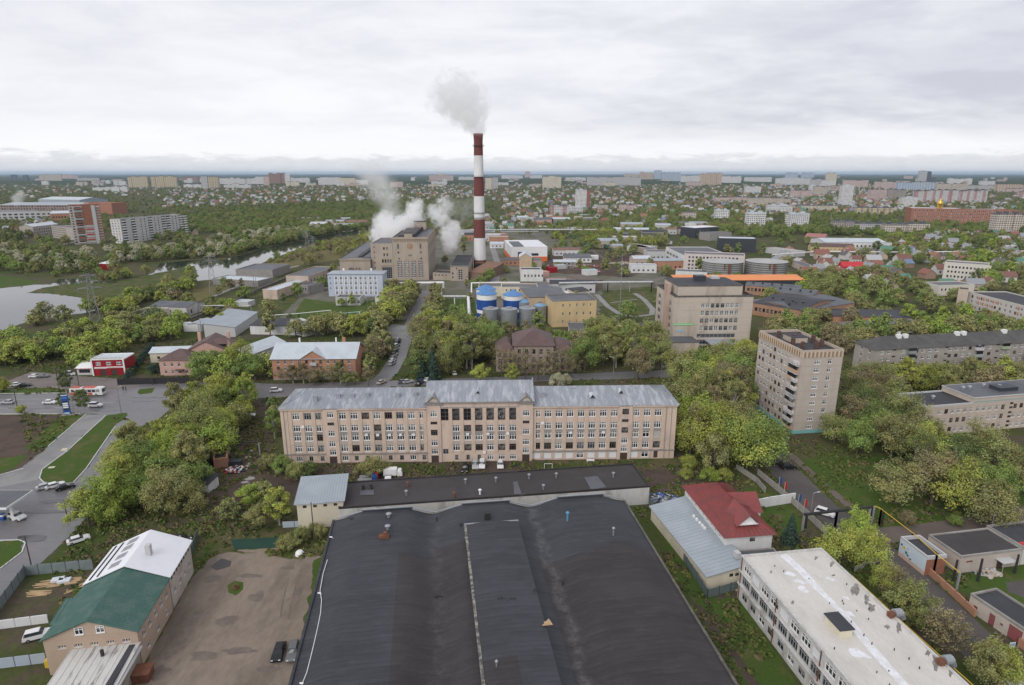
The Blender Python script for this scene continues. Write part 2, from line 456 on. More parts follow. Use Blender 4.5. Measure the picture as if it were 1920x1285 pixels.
PAVE = mat('paving', (.26,.255,.25), (.18,.175,.17), s1=.09, s2=1.5, fine=.16, rough=.75, spec=.3)
CONC = mat('concrete', (.33,.315,.29), (.21,.195,.18), s1=.2, s2=1.6, fine=.18, rough=.9, bump=.2)
KERB = mat('kerb_white', (.62,.62,.60), (.34,.34,.33), s1=1.2, fine=.15)
YARD = mat('industrial_ground', (.17,.155,.135), (.10,.11,.06), s1=.05, amt=.75, lo=.40, hi=.58, s2=.8, fine=.3, rough=.95)
BITU = mat('bitumen', (.046,.047,.054), (.066,.068,.078), s1=.10, s2=.9, fine=.2, rough=.72, spec=.35)
BITUB = mat('bitumen_brown', (.052,.046,.046), (.068,.063,.064), s1=.10, s2=.9, fine=.2, rough=.75, spec=.35)
BITUL = mat('bitumen_light', (.115,.120,.132), (.075,.078,.088), s1=.12, s2=1.0, fine=.2, rough=.6, spec=.4)
SEAM = mat('weathered_metal', (.285,.305,.335), (.46,.48,.51), s1=.55, amt=.85, lo=.44, hi=.66, s2=3, fine=.18, rough=.5, metal=.2, spec=.5, stretch=(1.6,.35,.35))
SEAMB = mat('blue_grey_metal', (.31,.35,.385), (.37,.41,.44), s1=.2, s2=2, fine=.1, rough=.5, spec=.5)
SEAML = mat('pale_metal', (.50,.55,.58), (.42,.46,.50), s1=.2, s2=2, fine=.1, rough=.45, spec=.5)
WHITER = mat('white_sheet', (.76,.77,.80), (.68,.69,.72), s1=.2, s2=2, fine=.05, rough=.45, spec=.5)
GREENR = mat('green_sheet', (.055,.130,.107), (.095,.160,.138), s1=.5, amt=.8, s2=2.5, fine=.2, rough=.5, spec=.45)
REDR = mat('red_sheet', (.235,.055,.052), (.17,.055,.052), s1=.5, amt=.8, s2=2.5, fine=.24, rough=.5, spec=.4)
BROWNR = mat('brown_sheet', (.115,.075,.07), (.15,.10,.09), s1=.3, s2=2, fine=.14, rough=.6)
SLATE = mat('grey_slate', (.082,.080,.078), (.12,.116,.11), s1=.25, s2=1.6, fine=.22, rough=.8)
WHT = mat('white_wall', (.68,.68,.675), (.55,.55,.54), s1=.3, s2=2, fine=.07, rough=.85, stretch=(1,1,.4))
DWHT = mat('stained_white_wall', (.56,.55,.53), (.33,.30,.28), s1=.35, amt=.8, lo=.45, hi=.7, s2=2.4, fine=.14, rough=.9, stretch=(1,1,.35))
CREAM = mat('cream_wall', (.66,.60,.47), (.55,.50,.40), s1=.25, s2=2, fine=.08, rough=.88, stretch=(1,1,.4))
BEIGE = mat('beige_wall', (.50,.415,.345), (.42,.345,.29), s1=.3, s2=2.2, fine=.12, rough=.9, stretch=(1,1,.4))
PINKB = mat('pinkish_plaster', (.60,.475,.39), (.40,.315,.265), s1=.3, amt=.7, lo=.44, hi=.70, s2=1.8, fine=.13, rough=.9, stretch=(1,1,.35))
SAND = mat('sand_plaster', (.53,.40,.27), (.45,.345,.25), s1=.3, s2=2, fine=.12, rough=.9)
GREYP = mat('grey_plaster', (.30,.285,.27), (.24,.225,.21), s1=.4, s2=2.4, fine=.15, rough=.92)
STONE = mat('stone_wall', (.42,.355,.285), (.31,.26,.215), s1=.16, lo=.38, hi=.66, s2=1.6, fine=.15, rough=.92, stretch=(1,1,.35))
SILIC = mat('silicate_brick', (.475,.415,.365), (.42,.365,.325), s1=.3, s2=3.0, fine=.10, rough=.92, stretch=(1,1,.6))
PANEL = mat('stained_panel', (.52,.45,.375), (.33,.27,.22), s1=.22, amt=.75, lo=.46, hi=.72, s2=2, fine=.12, rough=.9, stretch=(1,1,.25))
BRICK = mat('red_brick', (.30,.135,.085), (.23,.10,.07), s1=.3, s2=3, fine=.2, rough=.92)
BRICKO = mat('orange_brick', (.44,.235,.155), (.36,.19,.13), s1=.3, s2=3, fine=.2, rough=.92)
YELB = mat('yellow_plaster', (.60,.46,.255), (.50,.38,.22), s1=.25, s2=2, fine=.1, rough=.9, stretch=(1,1,.4))
BLUEW = mat('pale_blue_wall', (.47,.52,.61), (.42,.46,.54), s1=.3, s2=2, fine=.07, rough=.85)
PINKW = mat('pink_wall', (.56,.36,.30), (.47,.30,.26), s1=.3, s2=2, fine=.1, rough=.9)
REDW = mat('red_wall', (.30,.012,.02), (.23,.012,.018), s1=.4, s2=2.5, fine=.12, rough=.6)
TEAL = plain('teal_paint', (.20,.44,.44), .7)
RUST = mat('rust', (.20,.085,.05), (.11,.06,.045), s1=1.5, s2=5, fine=.3, rough=.9)
STEEL = mat('galvanised', (.36,.38,.40), (.28,.29,.30), s1=.4, s2=3, fine=.15, rough=.45, metal=.5, spec=.5)
PIPEW = mat('pipe_cladding', (.55,.56,.57), (.40,.40,.40), s1=.6, s2=3, fine=.12, rough=.4, metal=.3)
IRON = plain('dark_iron', (.035,.034,.036), .7)
WOODD = mat('pole_wood', (.085,.070,.060), fine=.25, rough=.9)
WOOD = mat('new_wood', (.48,.33,.19), (.36,.25,.15), s1=1, fine=.2)
ORANGE = plain('orange_panel', (.75,.16,.02), .5)
ORANGER = mat('orange_roof', (.78,.27,.08), (.66,.24,.08), s1=.2, fine=.08, rough=.5)
BLUE = mat('blue_paint', (.018,.085,.34), (.03,.07,.20), s1=.3, amt=.8, s2=1.5, fine=.2, rough=.55, stretch=(1,1,.2))
BLUER = mat('blue_roof', (.085,.22,.47), (.14,.26,.44), s1=.5, amt=.8, fine=.15, rough=.55)
GREY = plain('grey_paint', (.28,.28,.29), .6)
LGREY = plain('light_grey_paint', (.50,.50,.50), .6)
DARKP = plain('charcoal_cladding', (.045,.050,.060), .5)
YELP = plain('yellow_paint', (.62,.42,.05), .5)
REDP = plain('red_paint', (.50,.03,.03), .5)
BLUEP = plain('deep_blue_paint', (.03,.09,.30), .4)
GREENP = plain('green_banner', (.16,.50,.17), .6)
WHITEP = plain('white_paint', (.78,.78,.77), .5)
BLACKP = plain('black_rubber', (.02,.02,.02), .8)
SIDING = mat('beige_siding', (.45,.345,.265), (.40,.31,.245), s1=.3, s2=3, fine=.08, rough=.8)
CLDF = mat('dark_door', (.07,.05,.045), fine=.2, rough=.7)
# water of the river
WATER, t_, b_ = newmat('water')
setc(t_, b_, (.030, .036, .036)); b_.inputs['Roughness'].default_value = .04; b_.inputs['IOR'].default_value = 1.333
b_.inputs['Specular IOR Level'].default_value = .9
bp_ = N(t_, 'ShaderNodeBump'); bp_.inputs['Strength'].default_value = .10; bp_.inputs['Distance'].default_value = .05
t_.links.new(nz(t_, coords(t_, (.5, 1, 1)), .8, 3), bp_.inputs['Height']); t_.links.new(bp_.outputs[0], b_.inputs['Normal'])
# general ground: spring grass, bare soil and undergrowth
GROUND, t_, b_ = newmat('ground')
g_ = coords(t_)
c_ = mixc(t_, ramp(t_, nz(t_, g_, .018, 5, .6), .40, .62), (.060,.085,.022), (.105,.098,.045))
c_ = mixc(t_, ramp(t_, nz(t_, g_, .06, 6, .68), .46, .60), c_, (.100,.080,.060))
c_ = mixc(t_, mth(t_, 'MULTIPLY', ramp(t_, nz(t_, g_, .35, 4, .7), .52, .66), .7), c_, (.085,.115,.030))
c_ = mixc(t_, mth(t_, 'MULTIPLY', ramp(t_, nz(t_, g_, .9, 3, .7), .35, .75), .45), c_, (.035,.042,.016))
setc(t_, b_, c_); b_.inputs['Roughness'].default_value = .95; b_.inputs['Specular IOR Level'].default_value = .1
# ================================================================== ground, roads, river
RAG.update({'lawn':.7,'grass':.9,'dry_grass':1.2,'soil':1.0,'packed_dirt':1.1,'industrial_ground':2.5,'dark_asphalt':.25,'asphalt':.2,'water':.9,'lot':.6})
g = MB(); g.quad((-50000,-300,0),(50000,-300,0),(50000,60000,0),(-50000,60000,0)); g.build('ground', [GROUND])['kind'] = 'structure'
riv = [(-60,640),(0,622),(55,602),(120,592),(165,586),(215,572),(280,552),(368,527),(428,522),(497,491),(560,466),(600,455),(640,444),(705,435),(740,432),
       (740,428),(690,430),(640,434),(590,447),(540,457),(500,464),(470,474),(420,488),(360,488),(300,494),(288,512),(240,528),(190,530),(150,523),(112,523),(95,534),(67,534),(0,541),(-60,545)]
sheet('river', riv, .05, WATER, 'still grey river winding past the power plant')
sheet('river_island', [(52,549),(80,540),(105,536),(150,530),(215,531),(285,514),(365,498),(372,520),(330,536),(270,552),(200,574),(166,580),(150,558),(100,551)], .12, GRASS, k=False)
sheet('riverside_meadow', [(-60,517),(0,516),(76,528),(66,533),(0,540),(-60,544)], .02, LAWN)
sheet('reed_bank', [(500,494),(600,457),(700,437),(735,440),(690,470),(640,486),(560,500),(500,515),(430,545),(370,565),(330,585),(300,575),(360,545),(430,530)], .012, DRYGR, k=False)
sheet('street', [(-160,740),(0,740),(160,737),(235,722),(300,716),(420,716),(520,720),(800,712),(1250,694),(1420,672),(1420,690),(1250,708),(800,722),(540,744),(450,748),(340,750),(292,790),(262,800),(240,785),(175,776),(0,776),(-160,777)], .012, ASPH, 'wet grey asphalt street with passing cars')
sheet('forecourt', [(150,776.5),(262,792),(246,850),(215,890),(185,940),(150,985),(110,1025),(60,1070),(0,1120),(-160,1190),(-160,890),(0,890),(40,877),(92,836)], .010, ASPH, 'wide grey asphalt forecourt of the petrol station')
sheet('entry_paving', [(162,777),(200,778.5),(128,846),(80,880),(70,900),(30,908),(0,914),(0,893),(45,878),(93,837)], .016, PAVE)
sheet('bare_field', [(-160,779),(0,779),(125,778),(88,836),(40,878),(0,886),(-160,890)], .006, SOIL)
sheet('verge_lawn', [(92,800),(110,779),(158,778),(90,836),(46,842)], .012, LAWN)
sheet('verge_lawn', [(-50,868),(0,860),(55,852),(30,876),(0,888),(-50,890)], .012, LAWN)
isl = [(200,779),(236,775),(241,779),(215,800),(160,880),(137,905),(87,908),(75,897),(80,880),(127,845)]
sheet('grass_island', isl, .06, LAWN)
low = [(0,1015),(35,1014),(47,1018),(40,1035),(0,1066),(-80,1110),(-80,1015)]
sheet('grass_island', low, .06, LAWN)
def kerb_line(pxs, nm='kerb'):
    P_ = [at(*q) for q in pxs]; mbs = MB(); mbs.box(-.48,-.12,0,.48,.12,.16); me = mbs.mesh(nm, [KERB])
    root = empty('kerb_line', P_[0]); tag(root, kind='structure')
    n = 0
    for a, b in zip(P_, P_[1:]):
        L = (b-a).length; k = max(1, int(L/1.0)); rz = math.atan2(b.y-a.y, b.x-a.x)
        for i in range(k):
            o = put(nm, me, root, a.lerp(b, (i+.5)/k)-P_[0], rz); n += 1
    return root
kerb_line([(199,779),(127,845.5),(79,881),(74,897),(86,909),(137,906)]); kerb_line([(137,906),(161,880),(216,800)])
kerb_line([(161,777),(91,837)]); kerb_line([(45,879),(0,891)]); kerb_line([(0,1014),(36,1013),(48,1018),(41,1036),(0,1067)])
sheet('shop_lot', [(10,716),(60,697),(160,706),(245,712),(262,724),(235,728),(160,735),(95,727),(10,728)], .014, mat('lot', (.20,.175,.16), (.14,.12,.11), s1=.1, fine=.2))
sheet('verge_lawn', [(0,729),(95,728.5),(160,735.5),(160,736.6),(0,738)], .014, LAWN)
sheet('verge_lawn', [(262,730),(290,727),(285,737),(262,740),(258,736)], .03, LAWN)
strip('kerb', [(-100,739),(0,738.6),(160,736.8)], .3, 0, KERB, h=.14); strip('kerb', [(-100,777.5),(0,777),(150,776.4)], .3, 0, KERB, h=.14)
sheet('dirt_yard', [(392,1050),(430,1036),(470,1036),(560,1048),(606,1040),(604,1100),(592,1150),(575,1215),(560,1290),(540,1360),(210,1360),(262,1262),(325,1150),(352,1095)], .012, DIRT, 'bare brown dirt yard with tyre tracks')
sheet('yard_grass', [(345,1090),(375,1030),(420,1000),(540,1000),(600,985),(625,1000),(575,1330),(210,1330),(250,1260),(310,1160)], .006, GRASS, k=False)
sheet('grass_patch', [(590,1052),(605,1045),(600,1120),(575,1205),(565,1190),(578,1130)], .02, LAWN)
sheet('grass_patch', [(425,1098),(440,1088),(455,1092),(456,1105),(442,1117),(428,1112)], .02, LAWN)
sheet('green_court', [(432,1012),(527,1007),(525,1026),(441,1031)], .03, mat('court', (.022,.060,.045), (.03,.075,.05), s1=.4))
sheet('sand_patch', [(440,1032),(526,1028),(520,1040),(460,1036)], .018, DIRT, k=False)
sheet('courtyard', [(430,940),(440,872),(540,862),(1260,858),(1300,866),(1330,905),(1215,930),(900,905),(650,925),(560,925)], .008, SOIL, k=True)
sheet('verge_grass', [(700,868),(835,872),(832,886),(700,884)], .014, GRASS, k=False); sheet('verge_grass', [(1000,866),(1262,858),(1300,876),(1190,880),(1000,884)], .014, GRASS, k=False)
sheet('rubble_yard', [(372,930),(396,866),(438,838),(470,790),(492,752),(512,760),(506,850),(512,925),(460,945),(400,950)], .010, SOIL, k=True)
sheet('bare_patch', [(262,860),(275,812),(330,792),(345,815),(318,850),(282,872)], .008, SOIL, k=True)
strip('tyre_track', [(526,1158),(529,1135),(535,1108),(541,1085)], .3, .018, mat('damp_dirt', (.15,.12,.098), (.19,.16,.13), s1=.3, fine=.25), k=False); strip('tyre_track', [(541,1162),(546,1135),(552,1110),(556,1090)], .3, .018, mat('damp_dirt', (0,0,0)), k=False)
def puddle(px, py, rx, ry, m, n=26, sd=0):
    c = at(px, py); pts = []
    for i in range(n):
        a = 2*math.pi*i/n; k_ = 1+.55*mnoise.noise((math.cos(a)*1.3+sd, math.sin(a)*1.3, sd*3.1)); pts.append((c.x+rx*k_*math.cos(a), c.y+ry*k_*math.sin(a)))
    sheet('damp_patch', pts, .02+.0015*sd, m, world=True, k=False)
DAMP = mat('damp_soil', (.135,.108,.088), (.185,.150,.122), s1=.5, s2=1.6, fine=.3, rough=.55, spec=.4)
for i, q_ in enumerate(((400,1085,1.8,1.2),(360,1165,1.4,3.2),(330,1215,1.2,2.6),(425,1165,2.2,1.2),(470,1080,2.4,.6),(480,1120,1.2,1.6),(540,1065,1.6,.6),(380,1230,2.2,1.3),(560,1110,.8,1.8),(450,1220,2.6,.8),(300,1262,1.3,1.6),(505,1255,2.0,.7))): puddle(*q_, DAMP, sd=i+1)
WETA = mat('wet_asphalt', (.075,.073,.078), (.105,.10,.105), s1=.4, s2=1.2, fine=.2, rough=.16, spec=.6)
for i, q_ in enumerate(((60,765,7,.8),(200,770,5,.9),(250,752,6,1.2),(150,745,8,.6),(110,940,4,1.2),(60,1010,3,1.5),(90,960,5,.8),(20,930,3,1),(280,745,5,1.0))): puddle(*q_, WETA, sd=i+20)
sheet('damp_patch', [(395,1062),(415,1047),(435,1052),(432,1062),(405,1070)], .018, ASPHD, k=False)
for i in range(9): strip('lane_line', [(-60+i*36,757.5-i*.35),(-40+i*36,757.3-i*.35)], .16, .02, KERB, k=False)
strip('lane_line', [(-60,750),(150,747.5)], .14, .02, KERB, k=False); strip('lane_line', [(-60,766),(150,764.5)], .14, .02, KERB, k=False)
# side street on the right and the lane by the brick wall
strip('side_street', [(1385,790),(1425,835),(1480,892),(1540,952),(1610,1002),(1700,1078),(1790,1166),(1880,1256),(2000,1370)], 8.5, .012, ASPHD)
strip('dirt_track', [(1640,1006),(1740,996),(1850,980),(2000,950)], 6, .008, mat('track', (.15,.12,.105), (.11,.09,.075), s1=.1, fine=.2))
strip('verge_path', [(1480,850),(1540,905),(1600,955)], 2.2, .016, mat('track', (0,0,0)))
sheet('verge_lawn', [(1500,860),(1660,850),(1900,880),(1990,940),(1850,970),(1740,985),(1640,992),(1560,930)], .005, LAWN, k=False)
sheet('verge_lawn', [(1215,960),(1240,975),(1322,1100),(1400,1180),(1470,1250),(1490,1300),(1400,1300),(1300,1130)], .006, LAWN, k=False)
sheet('verge_lawn', [(1320,1130),(1385,1120),(1440,1200),(1500,1300),(1400,1300),(1350,1200)], .012, LAWN, k=False)
strip('service_path', [(1305,1135),(1380,1235),(1430,1310)], 1.8, .02, SOIL, k=False)
sheet('garden_lawn', [(1375,930),(1420,905),(1500,960),(1510,1010),(1440,1010)], .009, LAWN, k=False)
sheet('depot_lawn', [(1780,1080),(1920,1060),(2000,1080),(2000,1200),(1880,1150),(1790,1100)], .01, LAWN, k=False)
sheet('depot_asphalt', [(1885,1092),(1920,1088),(2000,1090),(2000,1150),(1890,1110)], .014, ASPHD)
# central alley to the plant, plant grounds
strip('alley', [(700,726),(728,700),(745,672),(757,640),(768,618),(779,590),(792,562),(800,545)], 7.5, .014, ASPH)
sheet('alley_crossing', [(722,618),(735,608),(800,614),(800,632),(725,636)], .018, PAVE)
sheet('plant_ground', [(440,600),(610,530),(640,500),(760,450),(940,425),(1040,432),(1120,470),(1250,480),(1250,540),(1130,545),(1120,600),(920,605),(830,590),(760,600),(560,610)], .006, YARD, k=False)
sheet('plant_lawn', [(545,600),(570,560),(640,570),(730,560),(715,600),(640,612)], .014, LAWN, k=False)
sheet('plant_lawn', [(832,560),(890,560),(895,600),(832,592)], .014, LAWN, k=False)
sheet('plant_lawn', [(410,590),(520,530),(560,560),(520,600),(440,610)], .012, GRASS, k=False)
sheet('park_lawn', [(1130,548),(1226,536),(1228,596),(1190,602),(1140,590)], .014, GRASS)
strip('park_path', [(1118,552),(1140,575),(1160,588),(1190,594),(1222,590),(1224,580),(1208,562),(1190,550)], 3.5, .022, PAVE); strip('park_path', [(1145,568),(1195,561)], 1.4, .026, PAVE)
sheet('institute_yard', [(1165,612),(1225,600),(1232,650),(1250,680),(1300,690),(1420,668),(1420,655),(1250,676),(1215,650)], .01, ASPHD)
strip('institute_lane', [(1215,690),(1300,684),(1420,664),(1520,650)], 5, .016, ASPH); 
sheet('scrap_ground', [(1020,470),(1180,472),(1240,500),(1180,520),(1020,512)], .012, SOIL, k=False)
strip('service_road', [(925,540),(935,500),(922,460),(930,440)], 6, .014, PAVE)
strip('river_track', [(400,556),(450,535),(500,515),(560,498)], 3, .016, PAVE)
# far woodland and town ground
FARW = mat('far_woodland', (.035,.055,.022), (.06,.075,.035), s1=.004, s2=.02, fine=.3, rough=.95, spec=.05)
mb = MB(); nx, ny = 90, 30; vs = []
for j in range(ny+1):
    Y = 4600*(1+j/ny*2.6)**2.1
    for i in range(nx+1):
        X = (-1.15+2.3*i/nx)*Y
        vs.append((X, Y+300*mnoise.noise((i*.7, j*.9, 3)), (2+16*max(0, mnoise.noise((i*.35, j*.5, 0))+.55)) if j else -1))
mb.add(vs, [(j*(nx+1)+i, j*(nx+1)+i+1, (j+1)*(nx+1)+i+1, (j+1)*(nx+1)+i) for j in range(ny) for i in range(nx)])
tag(mb.build('distant_forest', [FARW]), 'dark blue-green forest along the horizon', 'forest', kind='stuff')
# ================================================================== long office building in the middle
MA, MBp = (-64.8, 163.6), (47.0, 167.0)
ROLL = plain('white_shutter', (.72,.73,.75), .6); BOARD = plain('boarding', (.42,.41,.39), .8)
cols_ = [4.2,7.5,10.7]+[17.2+i*3.214 for i in range(8)]
colc_ = [49.0+i*3.22 for i in range(6)]
colr_ = [71.9+i*3.15 for i in range(8)]+[100.2,103.35,106.5]
zs_ = (13.25, 9.6, 6.75, 3.4, .55)
def mainwin(u, j, i):
    right = u > 70
    if j == 4:
        if right: return (u-1.05, .5, 2.1, 1.75, 'B:white_shutter' if i % 5 != 4 else 'w21', 'window') if i < 10 else (u-.6, .2, 1.2, 2.2, 'B:dark_door', 'door')
        return (u-.55, .55, 1.1, 1.5, 'g2') if i % 3 else (u-.9, .55, 1.8, 1.5, 'w3')
    st_ = random.choice(['w31','w31','w31','w31','g31','d31'] if j in (0, 3) else ['w31','w31','w31','w31','w31','d31'])
    if j == 2 and i in (9, 10, 1, 2) and right: return (u-1.0, zs_[j], 2.0, 1.9, 'B:boarding', 'window') if i in (10,) else (u-1.0, zs_[j], 2.0, 1.9, 'w21')
    return (u-1.02, zs_[j], 2.04, 2.0, st_)
fw = []
for i, u in enumerate(cols_+colr_):
    for j in range(5): fw.append(mainwin(u, j, i if u < 70 else i-len(cols_)))
main = Bld('long_office_building', 'long five-storey pinkish beige building with weathered grey metal roof, in the centre', MA, MBp, 16, 16.7,
           PINKB, SEAM, fr=fw, rt='hip', rise=3.1, over=.6, sub=True, seams=110, land='the long five-storey building',
           ri=grid(2, 14, 3, (13.2, 9.6, 6.7, 3.4), 1.6, 1.9, 'w31'), le=grid(2, 14, 3, (13.2, 9.6, 6.7, 3.4), 1.6, 1.9, 'w31'))
# roofs of the wings run past the taller middle section
def bay(b, nm, x0, x1, proj, h, holes, wallm, back=8.0, sub=True):
    """projecting piece of the front with its own openings, as one part"""
    mb = MB(); facade(mb, (x0, -proj), (1, 0), x1-x0, h, holes)
    mb.quad((x1,-proj,0),(x1,back,0),(x1,back,h),(x1,-proj,h)); mb.quad((x0,back,0),(x0,-proj,0),(x0,-proj,h),(x0,back,h))
    mb.quad((x0,-proj,h),(x1,-proj,h),(x1,back,h),(x0,back,h)); mb.quad((x1,back,0),(x0,back,0),(x0,back,h),(x1,back,h))
    o = mb.build(nm, [wallm], b.root); put_windows(o, (x0, -proj), (1, 0), holes, False); return o
mid = []
for i, u in enumerate(colc_):
    uu = u-40.8
    mid += [(uu-1.05, 12.7, 2.1, 3.6, 'd22'), (uu-1.02, 9.3, 2.04, 2.0, ['w31','d31','d31','w31','w31','w31'][i]), (uu-1.02, 6.6, 2.04, 1.9, 'w31'),
            (uu-1.02, 3.4, 2.04, 2.0, random.choice(['w31','d31'])), (uu-(.5 if i < 3 else .95), .5, 1.0 if i < 3 else 1.9, 1.6, 'g2' if i < 3 else 'w31')]
mid += [(46-40.8-1.3, 12.7, 2.6, 3.6, 'd22'), (46-40.8-.9, 2.4, 1.6, 1.6, 'g2')]
cb = bay(main, 'middle_section', 40.8, 70.6, .35, 18.4, mid, PINKB, 16.3)
mr = MB(); e = .5; z = 18.42
for P_ in ([(40.8-e,-.35-e,z),(70.6+e,-.35-e,z),(70.6+e,8,21.8),(40.8-e,8,21.8)], [(70.6+e,16.3+e,z),(40.8-e,16.3+e,z),(40.8-e,8,21.8),(70.6+e,8,21.8)]):
    mr.poly(P_); ribs(mr, *P_, 30)
mr.poly(((40.8-.1,-.3,z),(40.8-.1,16.3,z),(40.8-.1,8,21.7))); mr.poly(((70.7,-.3,z),(70.7,16.3,z),(70.7,8,21.7)))
mr.box(40.8-e-.1,7.6,21.5,40.8-e+.25,8.4,22.3); mr.box(70.6+e-.25,7.6,21.5,70.6+e+.1,8.4,22.3)
mr.build('middle_roof', [SEAM], main.root)
gut = MB(); gut.box(40.8-e,-.35-e-.12,18.1,70.6+e,-.35-e+.02,18.4); gut.build('gutter', [GREYP], main.root)
for u, hh_, ped in ((13.9, 16.4, 0), (42.8, 17.9, 1), (68.8, 17.9, 1), (97.1, 16.4, 0)):
    sb = [(1.0, q, 1.9, 1.75, random.choice(['w31','w31','d31']), 'window') for q in (13.9, 8.3, 5.1, 2.5) if q+1.75 < hh_] + [(1.0, 11.6, 1.9, .9, 'd3', 'window'), (.9, 0, 2.1, 2.1, 'B:dark_door', 'door')]
    bo = bay(main, 'stair_bay', u-1.95, u+1.95, .62 if ped else .4, hh_, sb, PINKB, 2.0)
    if ped:
        pm_ = MB(); y0 = -.62-.45
        a, b_, c_, d_, e_ = (u-2.5,y0,hh_),(u+2.5,y0,hh_),(u,y0,hh_+2.1),(u,5.5,hh_+2.1),(u-2.5,3,hh_)
        pm_.poly(((u-2.2,-.6,hh_),(u+2.2,-.6,hh_),(u,-.6,hh_+1.8)),1)
        pm_.poly((a,c_,d_,(u-2.5,5.5,hh_))); pm_.poly((b_,(u+2.5,5.5,hh_),d_,c_)); pm_.box(u-2.5,y0,hh_-.25,u+2.5,y0+.3,hh_)
        pm_.build('pediment', [mat('old_metal', (.22,.215,.21), (.36,.36,.36), s1=.8, fine=.25), PINKB], main.root)
# piers and spandrel panels between the windows
def pier_set(us, zt, y, z0=3.0):
    b = MB(); b.box(-.52,-.16,z0,.52,.02,zt); me = b.mesh('pier', [mat('pier_plaster', (.58,.455,.36), (.48,.375,.31), s1=.4, fine=.12)])
    for u in us: put('pier', me, main.root, (u, y, 0))
def mids(c): return [(a+b)/2 for a, b in zip(c, c[1:])]
pier_set([2.6]+mids(cols_[:3])+[12.3-.4]+[15.75]+mids(cols_[3:])+[40.2], 15.6, 0)
pier_set([47.45]+mids(colc_)+[66.5], 16.6, -.35); pier_set([70.95-.4+.6]+mids(colr_[:8])+[95.3]+[98.9]+mids(colr_[8:])+[108.1], 15.6, 0)
b = MB(); b.box(-1.08,-.05,8.75,1.08,.02,9.55); sp = b.mesh('spandrel', [GREYP])
b = MB(); b.box(-1.08,-.05,5.5,1.08,.02,6.65); sp2 = b.mesh('spandrel', [mat('ledge', (.44,.38,.33), fine=.15)])
for u in cols_+colr_: put('spandrel', sp, main.root, (u, 0, 0)); put('spandrel', sp2, main.root, (u, 0, 0))
for u in colc_: put('spandrel', sp, main.root, (u, -.35, -.25)); put('spandrel', sp2, main.root, (u, -.35, -.1))
for u0, u1 in ((-.05, 11.9), (15.9, 40.8), (70.7, 95.1), (99.1, 111.95)):
    main.box('band', u0, -.28, 2.62, u1, -.005, 2.9, GREYP); main.box('eave_cornice', u0, -.5, 16.2, u1, -.005, 16.62, PINKB)
b = MB(); b.box(-.05,-.1,0,.05,0,16.3); dp = b.mesh('downpipe', [GREYP])
for u in (.9, 2.0, 11.95, 40.6, 70.75, 95.2, 108.9, 110.4): put('downpipe', dp, main.root, (u, -.05, 0))
b = MB(); b.box(-.42,-.3,0,.42,0,.6); ac = b.mesh('air_conditioner', [WHITEP])
for u, z in ((6.0, 10.9), (30.1, 8.2), (33.2, 8.2), (52.2, 8.3), (58, 8.3), (63.6, 8.3), (73.5, 11.2), (81.6, 8.2), (91, 8.2), (26.8, 8.2), (23.6, 8.3), (56.9, 2.6), (36.9, 8.2)): put('air_conditioner', ac, main.root, (u, -.17 if u < 40.8 or u > 70.6 else -.52, z))
b = MB(); b.box(-.55,-.45,-1,.55,.45,1.5); b.box(-.65,-.55,1.5,.65,.55,1.65); rv = b.mesh('roof_chimney', [mat('chimney_metal', (.30,.32,.35), fine=.15)])
for x, y in ((9.4,-2), (15.5,4), (19.5,4), (23.6,4.5), (32.3,4), (37.2,4.6), (70.8+3,3.5), (83,7.2), (62,6.9)): put('roof_chimney', rv, main.roof, (x, max(y,2.5), 17.9))
b = MB(); b.poly(((-.8,0,0),(.8,0,0),(0,0,1.1)),1); b.poly(((-.9,-.15,-.02),(0,-.15,1.2),(0,2.4,1.2),(-.9,2.4,.9))); b.poly(((.9,-.15,-.02),(.9,2.4,.9),(0,2.4,1.2),(0,-.15,1.2)))
dm = b.mesh('dormer', [SEAML, IRON])
for x, y, z in ((55.2, 2.4, 19.4), (88.0, 2.6, 17.75), (96.5, 4.4, 18.3)): put('dormer', dm, main.roof, (x, y, z))
# ================================================================== big dark warehouse in the foreground
wx = Vector((63.3, 8.5, 0)).normalized(); wy = Vector((-wx.y, wx.x, 0))
WO = Vector((-38.2, 119.7, 0))          # back left corner
wt = thing('warehouse', 'huge low warehouse under dark bitumen vaults, in the foreground', 'warehouse', WO-wy*72, math.atan2(wx.y, wx.x))
WL, WW = 72.0, 64.2
LAND.append(('the dark-roofed warehouse', WO-wy*20+wx*32))
keep([WO-wx-wy*72, WO+wx*66-wy*72, WO+wx*66+wy, WO-wx+wy])
span = WW/3
def wprof(x):
    u = (x % span)/span if x < WW-1e-6 else 1.0
    k = abs(u-.5)*2
    t = 1-max(0, (k-.42)/.58); t = t*t*(3-2*t)
    return 8.05+1.6*t
mb = MB(); nxx, nyy = 72, 48; vs = []
for j in range(nyy+1):
    for i in range(nxx+1):
        x, y = WW*i/nxx, WL*j/nyy
        vs.append((x, y, wprof(x)+.10*mnoise.noise((x*.25, y*.12, 1))+.018*math.sin(y*1.05+2*mnoise.noise((x*.2, y*.2, 7)))))
fs, ms = [], []
def patch(x, y):
    """roofing felt laid in campaigns: newer blue-grey and older brownish fields"""
    d = WL-y
    if x < 14.2: return 0
    if x < 21.5: return 0 if d < 17 else 1
    if x < 28: return 0 if d < 14 else 1
    if x < 41: return 0
    return 0 if d < 20+1.5*math.sin(x*.3) else 1
for j in range(nyy):
    for i in range(nxx):
        mb.add([], []); fs.append((j*(nxx+1)+i, j*(nxx+1)+i+1, (j+1)*(nxx+1)+i+1, (j+1)*(nxx+1)+i)); ms.append(patch(WW*(i+.5)/nxx, WL*(j+.5)/nyy))
mb.v, mb.f, mb.m = vs, fs, ms
